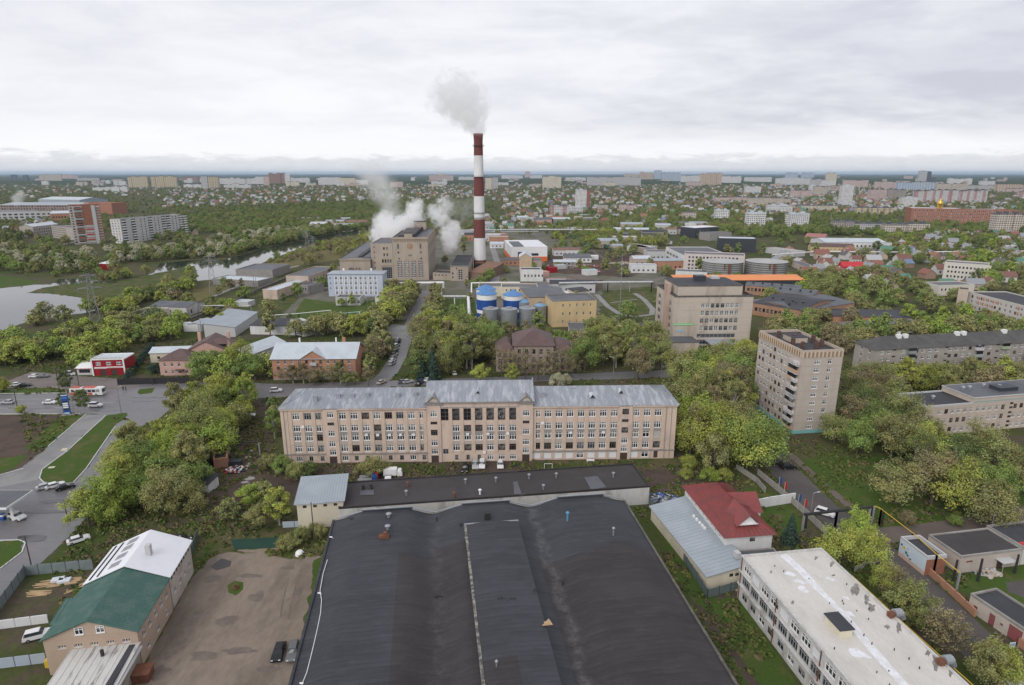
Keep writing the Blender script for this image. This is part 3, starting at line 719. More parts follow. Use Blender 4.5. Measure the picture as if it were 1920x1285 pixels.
def felt(name, c, c2):
    m, t, b = newmat(name); g_ = coords(t)
    n1 = ramp(t, nz(t, g_, .09, 5, .6, .5), .35, .7)
    cc = mixc(t, n1, c, c2)
    sx = N(t, 'ShaderNodeSeparateXYZ'); t.links.new(g_, sx.inputs[0])
    # overlapping felt strips, one metre wide
    fr_ = mth(t, 'FRACT', mth(t, 'ADD', sx.outputs[1], mth(t, 'MULTIPLY', nz(t, g_, .3, 2), .5)))
    ln = mth(t, 'LESS_THAN', fr_, .10)
    fl = N(t, 'ShaderNodeCombineXYZ')     # every felt strip has aged a little differently
    t.links.new(mth(t, 'FLOOR', mth(t, 'DIVIDE', mth(t, 'ADD', sx.outputs[0], mth(t, 'MULTIPLY', mth(t, 'FLOOR', sx.outputs[1]), 3.7)), 8.0)), fl.inputs[0]); t.links.new(mth(t, 'FLOOR', sx.outputs[1]), fl.inputs[1])
    wn_ = N(t, 'ShaderNodeTexWhiteNoise', noise_dimensions='2D'); t.links.new(fl.outputs[0], wn_.inputs['Vector'])
    kk_ = N(t, 'ShaderNodeCombineColor'); tone = mth(t, 'MULTIPLY_ADD', wn_.outputs['Value'], .24, .86); [t.links.new(tone, kk_.inputs[i]) for i in range(3)]
    cc = mixc(t, 1.0, cc, kk_.outputs[0], 'MULTIPLY')
    cc = mixc(t, mth(t, 'MULTIPLY', ln, .55), cc, (.020,.020,.023))
    mp = N(t, 'ShaderNodeMapping'); mp.inputs['Scale'].default_value = (.22, 1.6, 1); t.links.new(g_, mp.inputs[0])
    cc = mixc(t, mth(t, 'MULTIPLY', ramp(t, nz(t, mp.outputs[0], 1.0, 4, .65), .50, .72), .5), cc, (c2[0]*1.35, c2[1]*1.33, c2[2]*1.3))
    cc = mixc(t, mth(t, 'MULTIPLY', ramp(t, nz(t, g_, 5, 2, .7), .62, .75), .5), cc, (.11,.11,.115))
    for vx in (21.4, 42.8):     # silt washed into the two valleys
        dv = mth(t, 'ABSOLUTE', mth(t, 'SUBTRACT', mth(t, 'ADD', sx.outputs[0], mth(t, 'MULTIPLY', nz(t, g_, .16, 4, .6), 5.0)), vx+2.5))
        cc = mixc(t, mth(t, 'MULTIPLY', mth(t, 'MULTIPLY', ramp(t, dv, 1.7, .1), ramp(t, nz(t, g_, .8, 5, .75), .38, .66)), .55 if vx > 30 else .22), cc, (.150,.148,.142))
    setc(t, b, cc); b.inputs['Roughness'].default_value = .68; b.inputs['Specular IOR Level'].default_value = .35
    bp = N(t, 'ShaderNodeBump'); bp.inputs['Strength'].default_value = .5; bp.inputs['Distance'].default_value = .05
    t.links.new(ln, bp.inputs['Height']); t.links.new(bp.outputs[0], b.inputs['Normal']); return m
FELT = felt('felt_blue_grey', (.039,.041,.048), (.053,.055,.064)); FELTB = felt('felt_brown', (.036,.032,.033), (.047,.042,.043))
wr = mb.build('roof', [FELT, FELTB], wt, smooth=True)
mb = MB()
for (x0, x1, y) in ((0, WW, WL), ):
    for i in range(36):
        a, b_ = WW*i/36, WW*(i+1)/36
        mb.quad((b_,WL,0),(a,WL,0),(a,WL,wprof(a)),(b_,WL,wprof(b_))); mb.quad((a,0,0),(b_,0,0),(b_,0,wprof(b_)),(a,0,wprof(a)))
mb.quad((0,WL,0),(0,0,0),(0,0,8.05),(0,WL,8.05)); mb.quad((WW,0,0),(WW,WL,0),(WW,WL,8.05),(WW,0,8.05))
mb.build('wall', [mat('old_wall', (.33,.29,.25), (.2,.17,.15), s1=.3, fine=.2)], wt)
# metal capping of the stepped back parapet
pp = []
for k in range(3):
    o_ = k*span; pp += [(o_+.0, 8.15), (o_+.28*span, 9.6), (o_+.28*span, 9.98), (o_+.78*span, 9.98), (o_+.78*span, 9.6), (o_+span, 8.25)]
mb = MB()
for (x0, z0), (x1, z1) in zip(pp, pp[1:]):
    if abs(x1-x0) < .05: mb.box(x0-.12,WL-.02,min(z0,z1)-.1,x0+.12,WL+.35,max(z0,z1)+.1); continue
    mb.add([(x0,WL-.02,z0),(x1,WL-.02,z1),(x1,WL+.4,z1),(x0,WL+.4,z0),(x0,WL-.02,z0+.16),(x1,WL-.02,z1+.16),(x1,WL+.4,z1+.16),(x0,WL+.4,z0+.16)], ((0,3,2,1),(4,5,6,7),(0,1,5,4),(1,2,6,5),(2,3,7,6),(3,0,4,7)))
mb.build('parapet_capping', [STEEL], wt)
mb = MB()
for k in range(3):
    a, b_ = k*span+.28*span, k*span+.78*span; mb.box(a,WL-.01,8.8,b_,WL+.3,9.99)
mb.build('parapet', [FELT], wt)
# side edge flashings
wt_e = MB(); wt_e.box(-.35,0,7.5,.06,WL,8.3); wt_e.build('edge_flashing', [FELT], wt)
wt_e = MB(); wt_e.box(WW-.06,0,7.5,WW+.35,WL,8.28); wt_e.build('edge_flashing', [mat('mossy_edge', (.10,.095,.085), (.19,.17,.14), s1=.7, fine=.3)], wt)
# raised monitor on the middle vault
p0 = at(872, 983, 11.6); q0 = p0-(WO-wy*72); mx0, my1 = q0.dot(wx), q0.dot(wy)
mx1 = mx0+10.8
mb = MB(); n_ = 12; prof = [(mx0+(mx1-mx0)*i/n_, 11.4+.45*math.sin(math.pi*i/n_)) for i in range(n_+1)]
yy = [0, 12, 24, 36, my1]
for (xa, za), (xb, zb) in zip(prof, prof[1:]):
    for ya, yb in zip(yy, yy[1:]): mb.quad((xa,ya,za),(xb,ya,zb),(xb,yb,zb),(xa,yb,za), 1 if (ya < 20 and xa < mx0+5.4) else 0)
mb.build('monitor_roof', [FELT, FELTB], wt, smooth=True)
mb = MB(); mb.quad((mx0,my1,8),(mx0,0,8),(mx0,0,11.4),(mx0,my1,11.4)); mb.quad((mx1,0,8),(mx1,my1,8),(mx1,my1,11.4),(mx1,0,11.4))
mb.poly([(mx1,my1,8),(mx0,my1,8)]+[(a,my1,z) for a, z in prof]); mb.build('monitor_wall', [mat('monitor_wall', (.23,.215,.19), (.10,.095,.09), s1=.6, fine=.25)], wt)
mb = MB(); mb.box(mx0-.15,my1-.1,11.35,mx1+.1,my1+.25,11.62); mb.build('monitor_capping', [STEEL], wt)
mb = MB(); mb.box(mx0-.2,0,11.05,mx0+.25,my1,11.5); mb.build('monitor_edge', [mat('worn_edge', (.30,.28,.24), (.09,.088,.085), s1=1.2, amt=1, lo=.4, hi=.6)], wt)
def wl(px, py, z=10):     # photo point -> warehouse local
    p = at(px, py, z)-(WO-wy*72); return (p.dot(wx), p.dot(wy))
def wroot(nm, mbx, px, py, z, m, sm=False):
    x, y = wl(px, py, z); return mbx.build(nm, m if isinstance(m, list) else [m], wr, sm, loc=(x, y, z), rz=0)
def pipe_vent(r=.22, h=1.1, cap=True):
    b = MB(); b.tube((0,0,-.6),(0,0,h),r,r,10)
    if cap: b.lathe([(r*2,h+.05),(r*2,h+.15),(.02,h+.45)],10)
    return b
for px, py in ((729,968), (727,991), (877,1013)): wroot('roof_vent', pipe_vent(.3, .5), px, py, 9.9, STEEL)
b = MB(); b.box(-1,-.5,-.3,1,.4,.35); b.box(-.1,-.3,.35,.6,.3,1.0); wroot('roof_duct', b, 720, 1006, 9.9, RUST)
b = MB(); b.box(-.6,-.5,-.3,.6,.5,1.0); b.box(-.7,-.6,1.0,.7,.6,1.15); wroot('roof_hatch', b, 914, 970, 10, IRON)
wroot('roof_vent', pipe_vent(.2, 1.6), 1064, 975, 9.9, plain('blue_vent', (.10,.28,.42))); wroot('roof_vent', pipe_vent(.16, 1.4), 1150, 1003, 9.8, STEEL)
wroot('roof_vent', pipe_vent(.16, .9), 864, 991, 9.0, IRON); wroot('roof_vent', pipe_vent(.14, .8), 819, 978, 8.0, IRON)
wroot('roof_vent', pipe_vent(.14, .7), 1055, 1098, 8.1, IRON); wroot('roof_vent', pipe_vent(.12, .8), 931, 1250, 11.7, STEEL)
b = MB(); b.poly(((-.9,-.6,.03),(.9,-.6,.03),(.5,.9,.03))); b.box(-.4,-.4,-.2,.3,.2,.12); wroot('plywood_scrap', b, 1025, 1168, 11.8, WOOD)
for px, py, z in ((823,1120,8.1), (938,1124,11.75), (958,1125,11.75), (1005,1108,11.8), (660,973,9.2)):
    b = MB()
    for k in range(5): a = random.uniform(0, 3); L = random.uniform(.4, 1.2); b.tube((random.uniform(-.6,.6), random.uniform(-.3,.3), .05), (math.cos(a)*L, math.sin(a)*L*.5, .12), .09, .05, 5)
    wroot('roof_debris', b, px, py, z, IRON)
# street-lamp heads on the left eave and the loose white cable
for px, py in ((618,1007), (596,1112), (562,1281)):
    x, y = wl(px, py, 8.5); b = MB(); b.tube((.9,0,-1.2),(.2,0,.1),.06,.06,6); b.tube((.2,0,.1),(-.35,0,.2),.16,.12,8); b.build('lamp', [WHITEP], wt, loc=(x+.3, y, 8.3))
cb_ = MB(); pts = [(614,1050),(606,1075),(600,1108),(603,1125),(601,1150),(595,1180),(588,1210),(582,1235),(575,1262),(566,1284)]
for a, b_ in zip(pts, pts[1:]):
    pa, pb = wl(*a, 8.4), wl(*b_, 8.4); cb_.tube((pa[0],pa[1],8.42),(pb[0],pb[1],8.42),.06,.06,5)
cb_.build('cable', [WHITEP], wt)
# low annex with flat dark roof behind the warehouse
an = Bld('annex_building', 'long low annex with flat dark roof between warehouse and long building', (-40.3, 130.3), (34.2, 140.8), 12.6, 5.0, DWHT, BITUB, rt='flat', par=.3, parmat=FELTB, land='the low dark-roofed annex')
for px, py in ((681,915),(696,914)): l = an.local(at(px, py, 5.2)); b = MB(); b.tube((0,0,-.3),(0,0,.9),.35,.3,10); b.box(-.5,-.5,.9,.5,.5,1.05); b.build('roof_vent', [IRON], an.root, loc=(l[0], l[1], 5))
for px, py, m in ((765,911,RUST),(762,927,STEEL),(873,905,STEEL),(900,925,WHITEP),(930,902,STEEL),(992,896,STEEL),(1043,894,STEEL),(1150,893,STEEL),(1019,916,STEEL),(852,930,RUST)):
    l = an.local(at(px, py, 5.2)); pipe_vent(.22, 1.0).build('roof_vent', [m], an.root, loc=(l[0], l[1], 5))
for quad_ in ([(1095,895),(1120,893),(1137,914),(1108,918)], [(962,904),(970,903),(978,926),(964,927)], [(676,920),(701,919),(701,928),(675,929)]):
    P_ = [an.local(at(x, y, 4.95)) for x, y in quad_]; b = MB(); b.poly([(p[0], p[1], 4.97) for p in P_]); b.build('roof_patch', [BITUL], an.root)
# cream store with grey mono-pitch roof
cw = Bld('cream_store', 'cream two-storey store with grey metal single-pitch roof beside the warehouse corner', (-49.6, 129.3), (-39.4, 130.9), 10.0, 6.6, CREAM, SEAMB, rt='mono', rise=1.4, over=.5, seams=18,
         fr=grid(.6, 9.8, 4, (5.3,), .85, .75, 'd2'), sub=True, trim=WHITEP, land='the cream store')
# ================================================================== white and green roofed workshop, lower left
def P2(px, py, z): q = at(px, py, z); return (q.x, q.y)
gx = Vector((14.2, 2.2, 0)).normalized()
ga = Vector((-76.2, 85.4, 0))
gr = Bld('green_roofed_house', 'beige sided workshop with green metal gable roof, lower left', ga, ga+gx*14.2, 14.0, 6.9, SIDING, GREENR, rt='gable', ridge='y', rise=2.9, over=.35, seams=32, sub=True,
         fr=grid(1.4, 13.6, 5, (4.9,), 1.2, .6, 'w3')+[(4.6, 6.95-1.5+.0, .01, .01, 'w2')][:0], ri=grid(1, 13.5, 5, (4.1,), 1.1, 1.5, 'w21')+grid(1, 13.5, 3, (1.0,), 1.1, 1.2, 'w21'), land='the green-roofed workshop')
gm, fm, _ = winmesh(1.3, 1.3, 'w21')
for u in (5.6, 8.8): wo_ = put('window', gm, gr.root, (u, -.02, 7.3)); put('frame', fm, wo_)
b = MB()
for k in range(26): b.box(0,-.03,.3+k*.26,14.2,-.004,.32+k*.26)
b.build('siding_lap', [SIDING], gr.root)
gy = Vector((-gx.y, gx.x, 0))
wa = ga+gy*14.4
wh = Bld('white_roofed_workshop', 'two-storey workshop with plain white metal gable roof joined to the green-roofed house', wa, wa+gx*14.2, 11.5, 7.2, mat('shop_side', (.50,.45,.40), (.33,.28,.24), s1=.4, fine=.16), WHITER, rt='gable', ridge='y', rise=3.0, over=.45,
         ri=grid(.5, 11, 8, (5.6,), .8, .8, 'd2')+grid(.5, 11, 4, (2.4,), 1.0, 1.0, 'w2'), land='the white-roofed workshop')
wh.box('chimney_box', 9.0, 4.0, 8.2, 9.9, 5.0, 11.4, LGREY, wh.roof)
b = MB(); b.box(-.12,-.28,-.02,.12,.28,.14); sg = b.mesh('snow_stop', [IRON])
kk = (3.0/7.1)
for row, xx in ((0, .6), (1, 2.0)):
    for i in range(22):
        o_ = put('snow_stop', sg, wh.roof, (xx, .4+i*.5, 7.2+.16+kk*xx)); o_.rotation_euler = (0, -math.atan(kk), 0)
b = MB()
for i in range(9):
    b.tube((0,-.8+i*.2,0),(1.9,-.8+i*.2,.8),.03,.03,4)
for i in range(5): b.tube((i*.45,-.8,i*.2-.02),(i*.45,.8,i*.2-.02),.03,.03,4)
rk = b.mesh('roof_grille', [GREYF])
for y in (2, 4.8, 7.6, 10.0): put('roof_grille', rk, wh.roof, (3.4, y, 7.2+.25+kk*3.4))
# low flat extension in front, stained white roof
fa = ga-gy*13+gx*4.2
fx = Bld('stained_flat_extension', 'low extension with stained dirty-white sheet roof in front of green-roofed house', fa, fa+gx*9.9, 12.9, 3.9, mat('ext_wall', (.36,.34,.28), (.22,.21,.17), s1=.4, fine=.2), mat('stained_sheet', (.56,.55,.52), (.06,.055,.05), s1=.55, amt=.9, lo=.52, hi=.72, s2=2.5, fine=.2, stretch=(1.8,.28,1)), rt='mono', rise=.5, over=.3, seams=9)
fx.box('roof_pipe', 5.2, 10.6, 3.9, 5.6, 11.0, 5.6, IRON, fx.roof); fx.box('gutter_board', 9.95, -.4, 3.7, 10.5, 12.9, 4.0, WHT); fx.box('felt_strip', 8.7, .2, 4.18, 9.6, 12.6, 4.62, BITU)
pc = Bld('green_porch', 'narrow green-roofed porch on the west side of the green-roofed house', ga+gx*-3.6+gy*8.6, ga+gx*-.4+gy*8.6, 5.5, 3.4, GREYP, GREENR, rt='mono', rise=.9, over=.2, seams=6)
b = MB(); b.box(-1.4,-.8,0,1.6,.8,2.2); pc.box('yellow_skip', .1, .1, 0, .2, .2, .3, YELP)
ske = tag(MB().build('dummy', [YELP]), 'x'); bpy.data.objects.remove(ske)
# ================================================================== right foreground
gx2 = Vector((11.0, 1.4, 0)).normalized(); gy2 = Vector((-gx2.y, gx2.x, 0))
ra = Vector((44.6, 115.4, 0))
rd = Bld('red_roofed_house', 'white two-storey house with red metal hip roof and gablets', ra, ra+gx2*10.4, 21.6, 6.9, WHT, REDR, rt='hip', rise=3.6, over=.7, seams=40, sub=True,
         fr=[(5.4, 5.2, 1.2, 1.0, 'd2')], le=grid(1, 20, 9, (5.2,), .7, .7, 'w2'), ri=grid(1, 20, 6, (4.6,), .9, 1.1, 'w2'), land='the red-roofed house')
b = MB(); b.poly(((3.2,1.0,8.9),(7.2,1.0,8.9),(5.2,1.0,10.9)),1); b.poly(((2.6,.6,8.6),(5.2,.3,11.1),(5.2,8,11.1),(2.6,6,8.9))); b.poly(((7.8,.6,8.6),(7.8,6,8.9),(5.2,8,11.1),(5.2,.3,11.1)))
b.box(3.0,.75,8.75,7.4,.98,8.95,1); b.build('gablet', [REDR, WHITEP], rd.root)
b = MB(); b.poly(((5.2,9,10.6),(11.6,9.2,7.3),(11.6,8.6,7.0),(5.2,8.4,10.4))); b.poly(((5.2,11.5,10.55),(12.4,11.5,10.3),(12.4,7.6,7.1),(5.2,7.6,7.6))); b.poly(((5.2,11.5,10.55),(5.2,15.4,7.6),(12.4,15.4,7.1),(12.4,11.5,10.3)))
b.poly(((12.2,8,7),(12.2,15,7),(12.2,11.5,10.1)),1); b.build('cross_gable', [REDR, WHITEP], rd.root)
b = MB(); b.box(10.4,8.2,0,12.1,14.8,7.2); b.build('cross_wing', [WHT], rd.root)
b = MB(); b.box(-.1,-.12,-.02,.1,.12,.18); sg2 = b.mesh('snow_stop', [IRON])
for i in range(22): put('snow_stop', sg2, rd.roof, (1.0, 5+i*.55, 7.75))
b = MB(); b.box(-.35,-.2,0,.35,.2,.55); b.tube((0,-.21,.28),(0,-.24,.28),.2,.2,10); acu = b.mesh('air_conditioner', [WHITEP])
gl = Bld('grey_lean_to', 'low cream wing with blue-grey metal lean-to roof beside red-roofed house', (33.2, 133.6), (38.6, 107.2), 8.6, 3.3, CREAM, SEAMB, rt='mono', rise=1.5, over=.45, seams=26, fr=(), ri=grid(4.6, 8.4, 3, (2.3,), .9, .8, 'd2'), land='the grey lean-to')
for i, v in enumerate((8.2, 9.6, 11, 12.2, 13.2)): put('air_conditioner', acu, gl.root, (v, 6.6, 4.55))
b = MB(); b.box(-.6,-.5,0,.6,.5,1.3); put('air_unit', b.mesh('air_unit', [LGREY]), gl.root, (24.6, 7.6, 4.9))
pe = Bld('dark_porch_block', 'small flat porch block with grey roof in front of the red-roofed house', ra-gy2*2.6+gx2*.6, ra-gy2*2.6+gx2*10.8, 2.4, 3.4, GREYP, BITUL, rt='flat', par=.2, cat='porch')
# white flat-roofed block, lower right
wdir = Vector((4.5, -30.9, 0)).normalized()
wA = Vector((44.0, 105.1, 0))
ROOFW = mat('white_roof_felt', (.60,.575,.53), (.46,.44,.40), s1=.12, lo=.4, hi=.75, s2=1.1, fine=.15, rough=.85, stretch=(1,2.2,1))
fw = []
for i in range(15):
    u = 1.2+i*3.1
    fw += [(u, 6.9, 2.5, 1.6, 'w31') if i % 3 != 1 else (u, 6.9, 2.5, 1.6, 'B:white_shutter', 'panel')]
    fw += [(u-.1, 3.9, 2.7, 1.9, 'g41'), (u+.3, .9, 1.9, 1.5, random.choice(['w21','g21','d21']))]
wb = Bld('white_flat_block', 'three-storey block with dirty white walls and pale flat roof, lower right corner', wA, wA+wdir*48, 16.6, 9.3, DWHT, ROOFW, fr=fw, rt='flat', par=.3, parmat=mat('pale_coping', (.55,.54,.52), (.36,.35,.33), s1=.8, fine=.15), sub=True,
         ri=(), le=grid(1, 16, 5, (6.8, 3.9, 1.0), 1.6, 1.6, 'w21'), land='the white flat-roofed block')
b = MB(); b.box(0,-.35,3.35,48,-.01,3.6); b.box(0,-.35,6.2,48,-.01,6.4); b.build('ledge', [DWHT], wb.root)
b = MB(); b.box(-.08,-.16,0,.08,-.02,9.2); dpm = b.mesh('downpipe', [RUST])
for u in (.5, 12.5, 25, 37): put('downpipe', dpm, wb.root, (u, 0, 0))
def roofpatch(bl, name, pxs, z, m):
    P_ = [bl.local(at(x, y, z)) for x, y in pxs]; b = MB(); b.poly([(p[0], p[1], z) for p in P_]); return b.build(name, [m], bl.roof)
def blob(bl, name, px, py, rx, ry, z, m, rot=.8, n=13):
    c = bl.local(at(px, py, z)); b = MB(); pts = []
    for i in range(n):
        a = 2*math.pi*i/n; k = random.uniform(.45, 1.25); x, y = rx*k*math.cos(a), ry*k*math.sin(a)
        pts.append((c[0]+x*math.cos(rot)-y*math.sin(rot), c[1]+x*math.sin(rot)+y*math.cos(rot), z))
    b.poly(pts); return b.build(name, [m], bl.roof)
PAINTW = mat('white_paint_patch', (.74,.75,.78), (.62,.61,.60), s1=.9, amt=.8, s2=3, fine=.1); STAIN = mat('roof_stain', (.20,.185,.17), (.34,.32,.29), s1=1.0, s2=3, fine=.25)
zr = 9.3-.15+.006
line = [(1468,1040),(1500,1068),(1535,1105),(1580,1150),(1625,1205),(1660,1245),(1700,1290),(1760,1360)]
for k, (a, b_) in enumerate(zip(line, line[1:])):
    wd = 4+3*random.random(); roofpatch(wb, 'white_seam', [(a[0]-wd,a[1]+2),(a[0]+wd,a[1]-2),(b_[0]+wd*1.1,b_[1]-2),(b_[0]-wd*1.2,b_[1]+2)], zr, PAINTW)
for px, py, rx, ry in ((1480,1076,1.3,.8),(1500,1090,1.2,.7),(1505,1105,1,.9),(1555,1085,.8,.5),(1588,1122,.8,.5),(1612,1225,1.6,1.2),(1592,1150,1.2,.6),(1495,1065,.9,.6)): blob(wb, 'white_patch', px, py, rx, ry, zr+.004, PAINTW)
for px, py, rx, ry in ((1603,1105,2.2,.6),(1625,1125,1.6,.5),(1633,1138,1.4,.6),(1560,1057,1.3,.3),(1685,1178,1.6,.4),(1755,1240,2.0,.6),(1740,1225,.8,.4),(1486,1130,.8,.3),(1530,1046,.9,.25),(1664,1176,.7,.4),(1782,1262,.8,.3),(1562,1079,.5,.3)): blob(wb, 'roof_stain', px, py, rx, ry, zr+.008, STAIN, 2.4)
c = wb.local(at(1571, 1180, 9.2)); b = MB(); b.box(-1.9,-1.1,0,1.9,1.1,1.5); b.build('roof_penthouse', [CREAM], wb.root, loc=(c[0], c[1], 9.1))
b = MB(); b.box(-2.1,-1.3,0,2.1,1.3,.18); b.build('penthouse_roof', [BITU], wb.root, loc=(c[0], c[1], 10.6))
for px, py in ((1682,1152),(1776,1240)):
    c = wb.local(at(px, py, 9.5)); b = MB(); b.tube((0,-.6,.5),(0,.7,.5),.75,.75,14); b.box(-.4,-1.6,0,.5,-.6,.8,1); b.tube((0,.7,.5),(0,1.2,-.6),.5,.5,10); b.build('fan_duct', [STEEL, RUST], wb.root, loc=(c[0], c[1], 9.2))
for i in range(26):
    c = (random.uniform(2, 40), random.uniform(2, 15)); b = MB(); b.tube((0,0,-.1),(0,0,random.uniform(.15,.4)),.09,.07,6); b.build('vent_stub', [IRON], wb.roof, loc=(c[0], c[1], 9.2))
# mural shed and garages on the right
ms = Bld('mural_shed', 'small brick shed with pale blue painted side wall, beside the dirt track', (84.9, 112.0), (89.3, 112.6), 7.4, 4.0, BRICK, BITU, rt='flat', par=.9, parmat=LGREY, land='the mural shed')
ms.box('painted_panel', -.09, -.02, .9, -.05, 7.3, 3.9, plain('mural_blue', (.58,.66,.74), .8)); ms.box('base_panel', -.09, -.02, 0, -.05, 7.3, .9, plain('mural_base', (.62,.45,.36), .8))
for y, z, r, m in ((5.9,2.7,.42,plain('mural_yellow', (.75,.58,.20))), (5.9,2.7,.17,plain('mural_brown', (.33,.2,.08))), (6.7,2.95,.24,BLUEP), (4.9,3.0,.2,plain('mural_lilac', (.38,.44,.75))), (4.6,2.6,.22,plain('mural_pale', (.72,.66,.48))), (5.2,1.9,.32,plain('mural_green', (.05,.22,.20))), (4.7,1.55,.26,MATS['mural_green']), (3.9,1.2,.24,MATS['mural_green']), (5.7,1.3,.2,plain('mural_pink', (.66,.40,.45))), (4.2,.95+.2,.16,MATS['mural_pink'])):
    b = MB(); b.tube((-.13-.004*y,y,z),(-.08,y,z),r,r,14); b.build('painted_flower', [m], ms.root)
g2_ = Bld('garage_row', 'row of low garages with flat black roof and pale brick walls', (92.4, 112.7), (107.2, 115.4), 8.2, 3.9, SILIC, BITUB, rt='flat', par=.3, parmat=CONC, fr=[(1.5,2.2,1.6,.5,'B:rust','vent'),(9.2,0,1.6,2.3,'B:dark_door','door')], land='the garage row')
g2_.box('door_canopy', 8.6, -1.9, 2.35, 12.0, -.01, 2.5, LGREY)
b = MB(); b.tube((8.7,-1.85,0),(8.7,-1.85,2.35),.06,.06,6); b.tube((11.9,-1.85,0),(11.9,-1.85,2.35),.06,.06,6); b.build('canopy_post', [GREYF], g2_.root)
g3_ = Bld('garage_end', 'low garage with flat black roof and white front at the right edge', (107.5, 115.6), (119, 117.8), 8.6, 4.1, DWHT, BITU, rt='flat', par=.4, parmat=CONC, fr=[(1.0,1.2,1.5,1.4,'w21')])
g3_.box('red_roof_strip', .8, .6, 4.0, 9, 1.9, 4.12, REDP)
g4_ = Bld('pale_garage', 'long pale garage with flat dark roof and red doors, right edge', (86.6, 101.6), (91.6, 83.0), 6.2, 3.4, mat('garage_plaster', (.52,.46,.40), (.44,.38,.33), s1=.4, fine=.12), BITU, rt='flat', par=.35, parmat=CONC,
          fr=[(.9,1.0,.8,.7,'B:rust','vent'),(3.9,0,1.1,2.3,'B:red_door','door'),(5.9,1.2,.6,.5,'B:red_door','vent'),(7.4,0,2.4,2.7,'B:red_door','gate')] if mat('red_door', (.27,.085,.09), fine=.1) else (), land='the pale garage')
g4_.box('brick_end', 9.7, -.5, 0, 14, -.02, 1.6, BRICKO)
# ================================================================== nine-storey tower and flats on the right
tA, tB = Vector((89.3, 184.6, 0)), Vector((102.8, 186.4, 0))
zt = [1.5+i*2.68 for i in range(9)]
tw = Bld('apartment_tower', 'nine-storey pale brick apartment tower with striped cornice and teal base', tA, tB, 26, 27.0, SILIC, BITU, rt='flat', par=1.1, sub=True, parmat=BEIGE,
         fr=grid(4.0, 6.6, 1, zt, 1.9, 1.45, 'w31')+grid(8.3, 10.6, 1, zt, 1.3, 1.45, 'w21'), le=grid(.5, 18.5, 8, zt, 1.35, 1.4, 'w21', rnd=['w21','w21','w31','d21']), plinth=(1.1, TEAL), land='the nine-storey tower')
# recessed loggia stack near the front corner of the left side
b0 = MB(); b0.box(-.9,-1.15,0,.02,1.15,1.05); bal = b0.mesh('balcony', [mat('balcony_front', (.50,.47,.45), (.35,.33,.31), s1=.8, fine=.15, tint=True)])
b0 = MB(); b0.box(-.85,-1.1,1.05,-.80,1.1,2.3); b0.box(-.85,-1.1,2.3,.02,1.1,2.42,1); blg = b0.mesh('balcony_glazing', [GLASS, WHITEP])
for i, z in enumerate(zt):
    for y in (2.0, 4.4):
        o_ = put('balcony', bal, tw.root, (-.0, y, z-.4)); o_.color = random.choice([(1,1,1,1),(1.3,1.3,1.35,1),(1.1,.75,.5,1),(.7,.8,.9,1),(1.4,1.4,1.4,1)])
        if random.random() < .75: put('glazing', blg, o_)
b0 = MB(); b0.box(0,-.2,25.2,.32,-.02,26.9); tooth = b0.mesh('cornice_tooth', [mat('cornice_brown', (.32,.20,.13), fine=.12)])
b0 = MB(); b0.box(0,-.2,25.2,.32,-.02,26.9); tooth2 = b0.mesh('cornice_tooth', [mat('cornice_cream', (.60,.50,.36), fine=.1)])
for k in range(21): put('cornice_tooth', tooth if k % 2 else tooth2, tw.root, (k*.66, 0, 0))
for k in range(39):
    o_ = put('cornice_tooth', tooth if k % 2 else tooth2, tw.root, (0, 26-k*.66, 0), -math.pi/2)
for x, y, s_ in ((3,5,1),(2.4,9.5,1),(7,4,1),(10.8,7,1),(11,12,1),(5.5,14,1.2),(9,17,1),(3,19,1)): tw.box('roof_chimney', x, y, 26.2, x+.8*s_, y+1.3, 28.4+.3*s_, mat('sooty_brick', (.13,.075,.06), (.08,.055,.05), s1=.8, fine=.25), tw.roof)
tw.box('lift_house', 4, 12, 26.2, 9, 18, 28.3, BEIGE, tw.roof); tw.box('lift_house_roof', 3.8, 11.8, 28.3, 9.2, 18.2, 28.45, BITU, tw.roof)
b0 = MB()
for i, z in enumerate(zt): b0.box(-.02,-.03,z-.62,13.62,-.004,z-.58)
b0.build('brick_course', [GREYP], tw.root)
fA = Vector((140.6, 232.6, 0)); fdir = Vector((math.cos(R(9.5)), math.sin(R(9.5)), 0))
z5 = [1.3+i*2.75 for i in range(5)]
f5 = grid(1.5, 80, 26, z5, 1.5, 1.4, rnd=['w31','w21','w31','d31'])
f5 = [q for q in f5 if not any(abs(q[0]+.7-u) < 1.6 for u in (8.2, 31.5, 55))]+[(u, z+1.2, 1.6, .7, 'd3') for u in (7.4, 30.7, 54.2) for z in z5]
f5b = Bld('hip_roofed_flats', 'grey brick five-storey flats with dark slate hip roof and white chimneys', fA, fA+fdir*84, 11.5, 14.3, mat('grey_brick', (.36,.325,.295), (.30,.27,.245), s1=.3, fine=.12), SLATE, fr=f5, le=grid(1.5, 10.5, 2, z5, 1.1, 1.3, 'w2'), rt='hip', rise=3.6, over=.7, seams=0, land='the hip-roofed flats')
for u in (12.5, 15.5, 39, 42, 61, 76): f5b.box('chimney', u, 4.2, 15.5, u+1.7, 5.6, 18.6, WHITEP, f5b.roof)
f5b.box('roof_hatch', 14.2, 6.0, 16.5, 15.2, 6.8, 19.2, LGREY, f5b.roof)
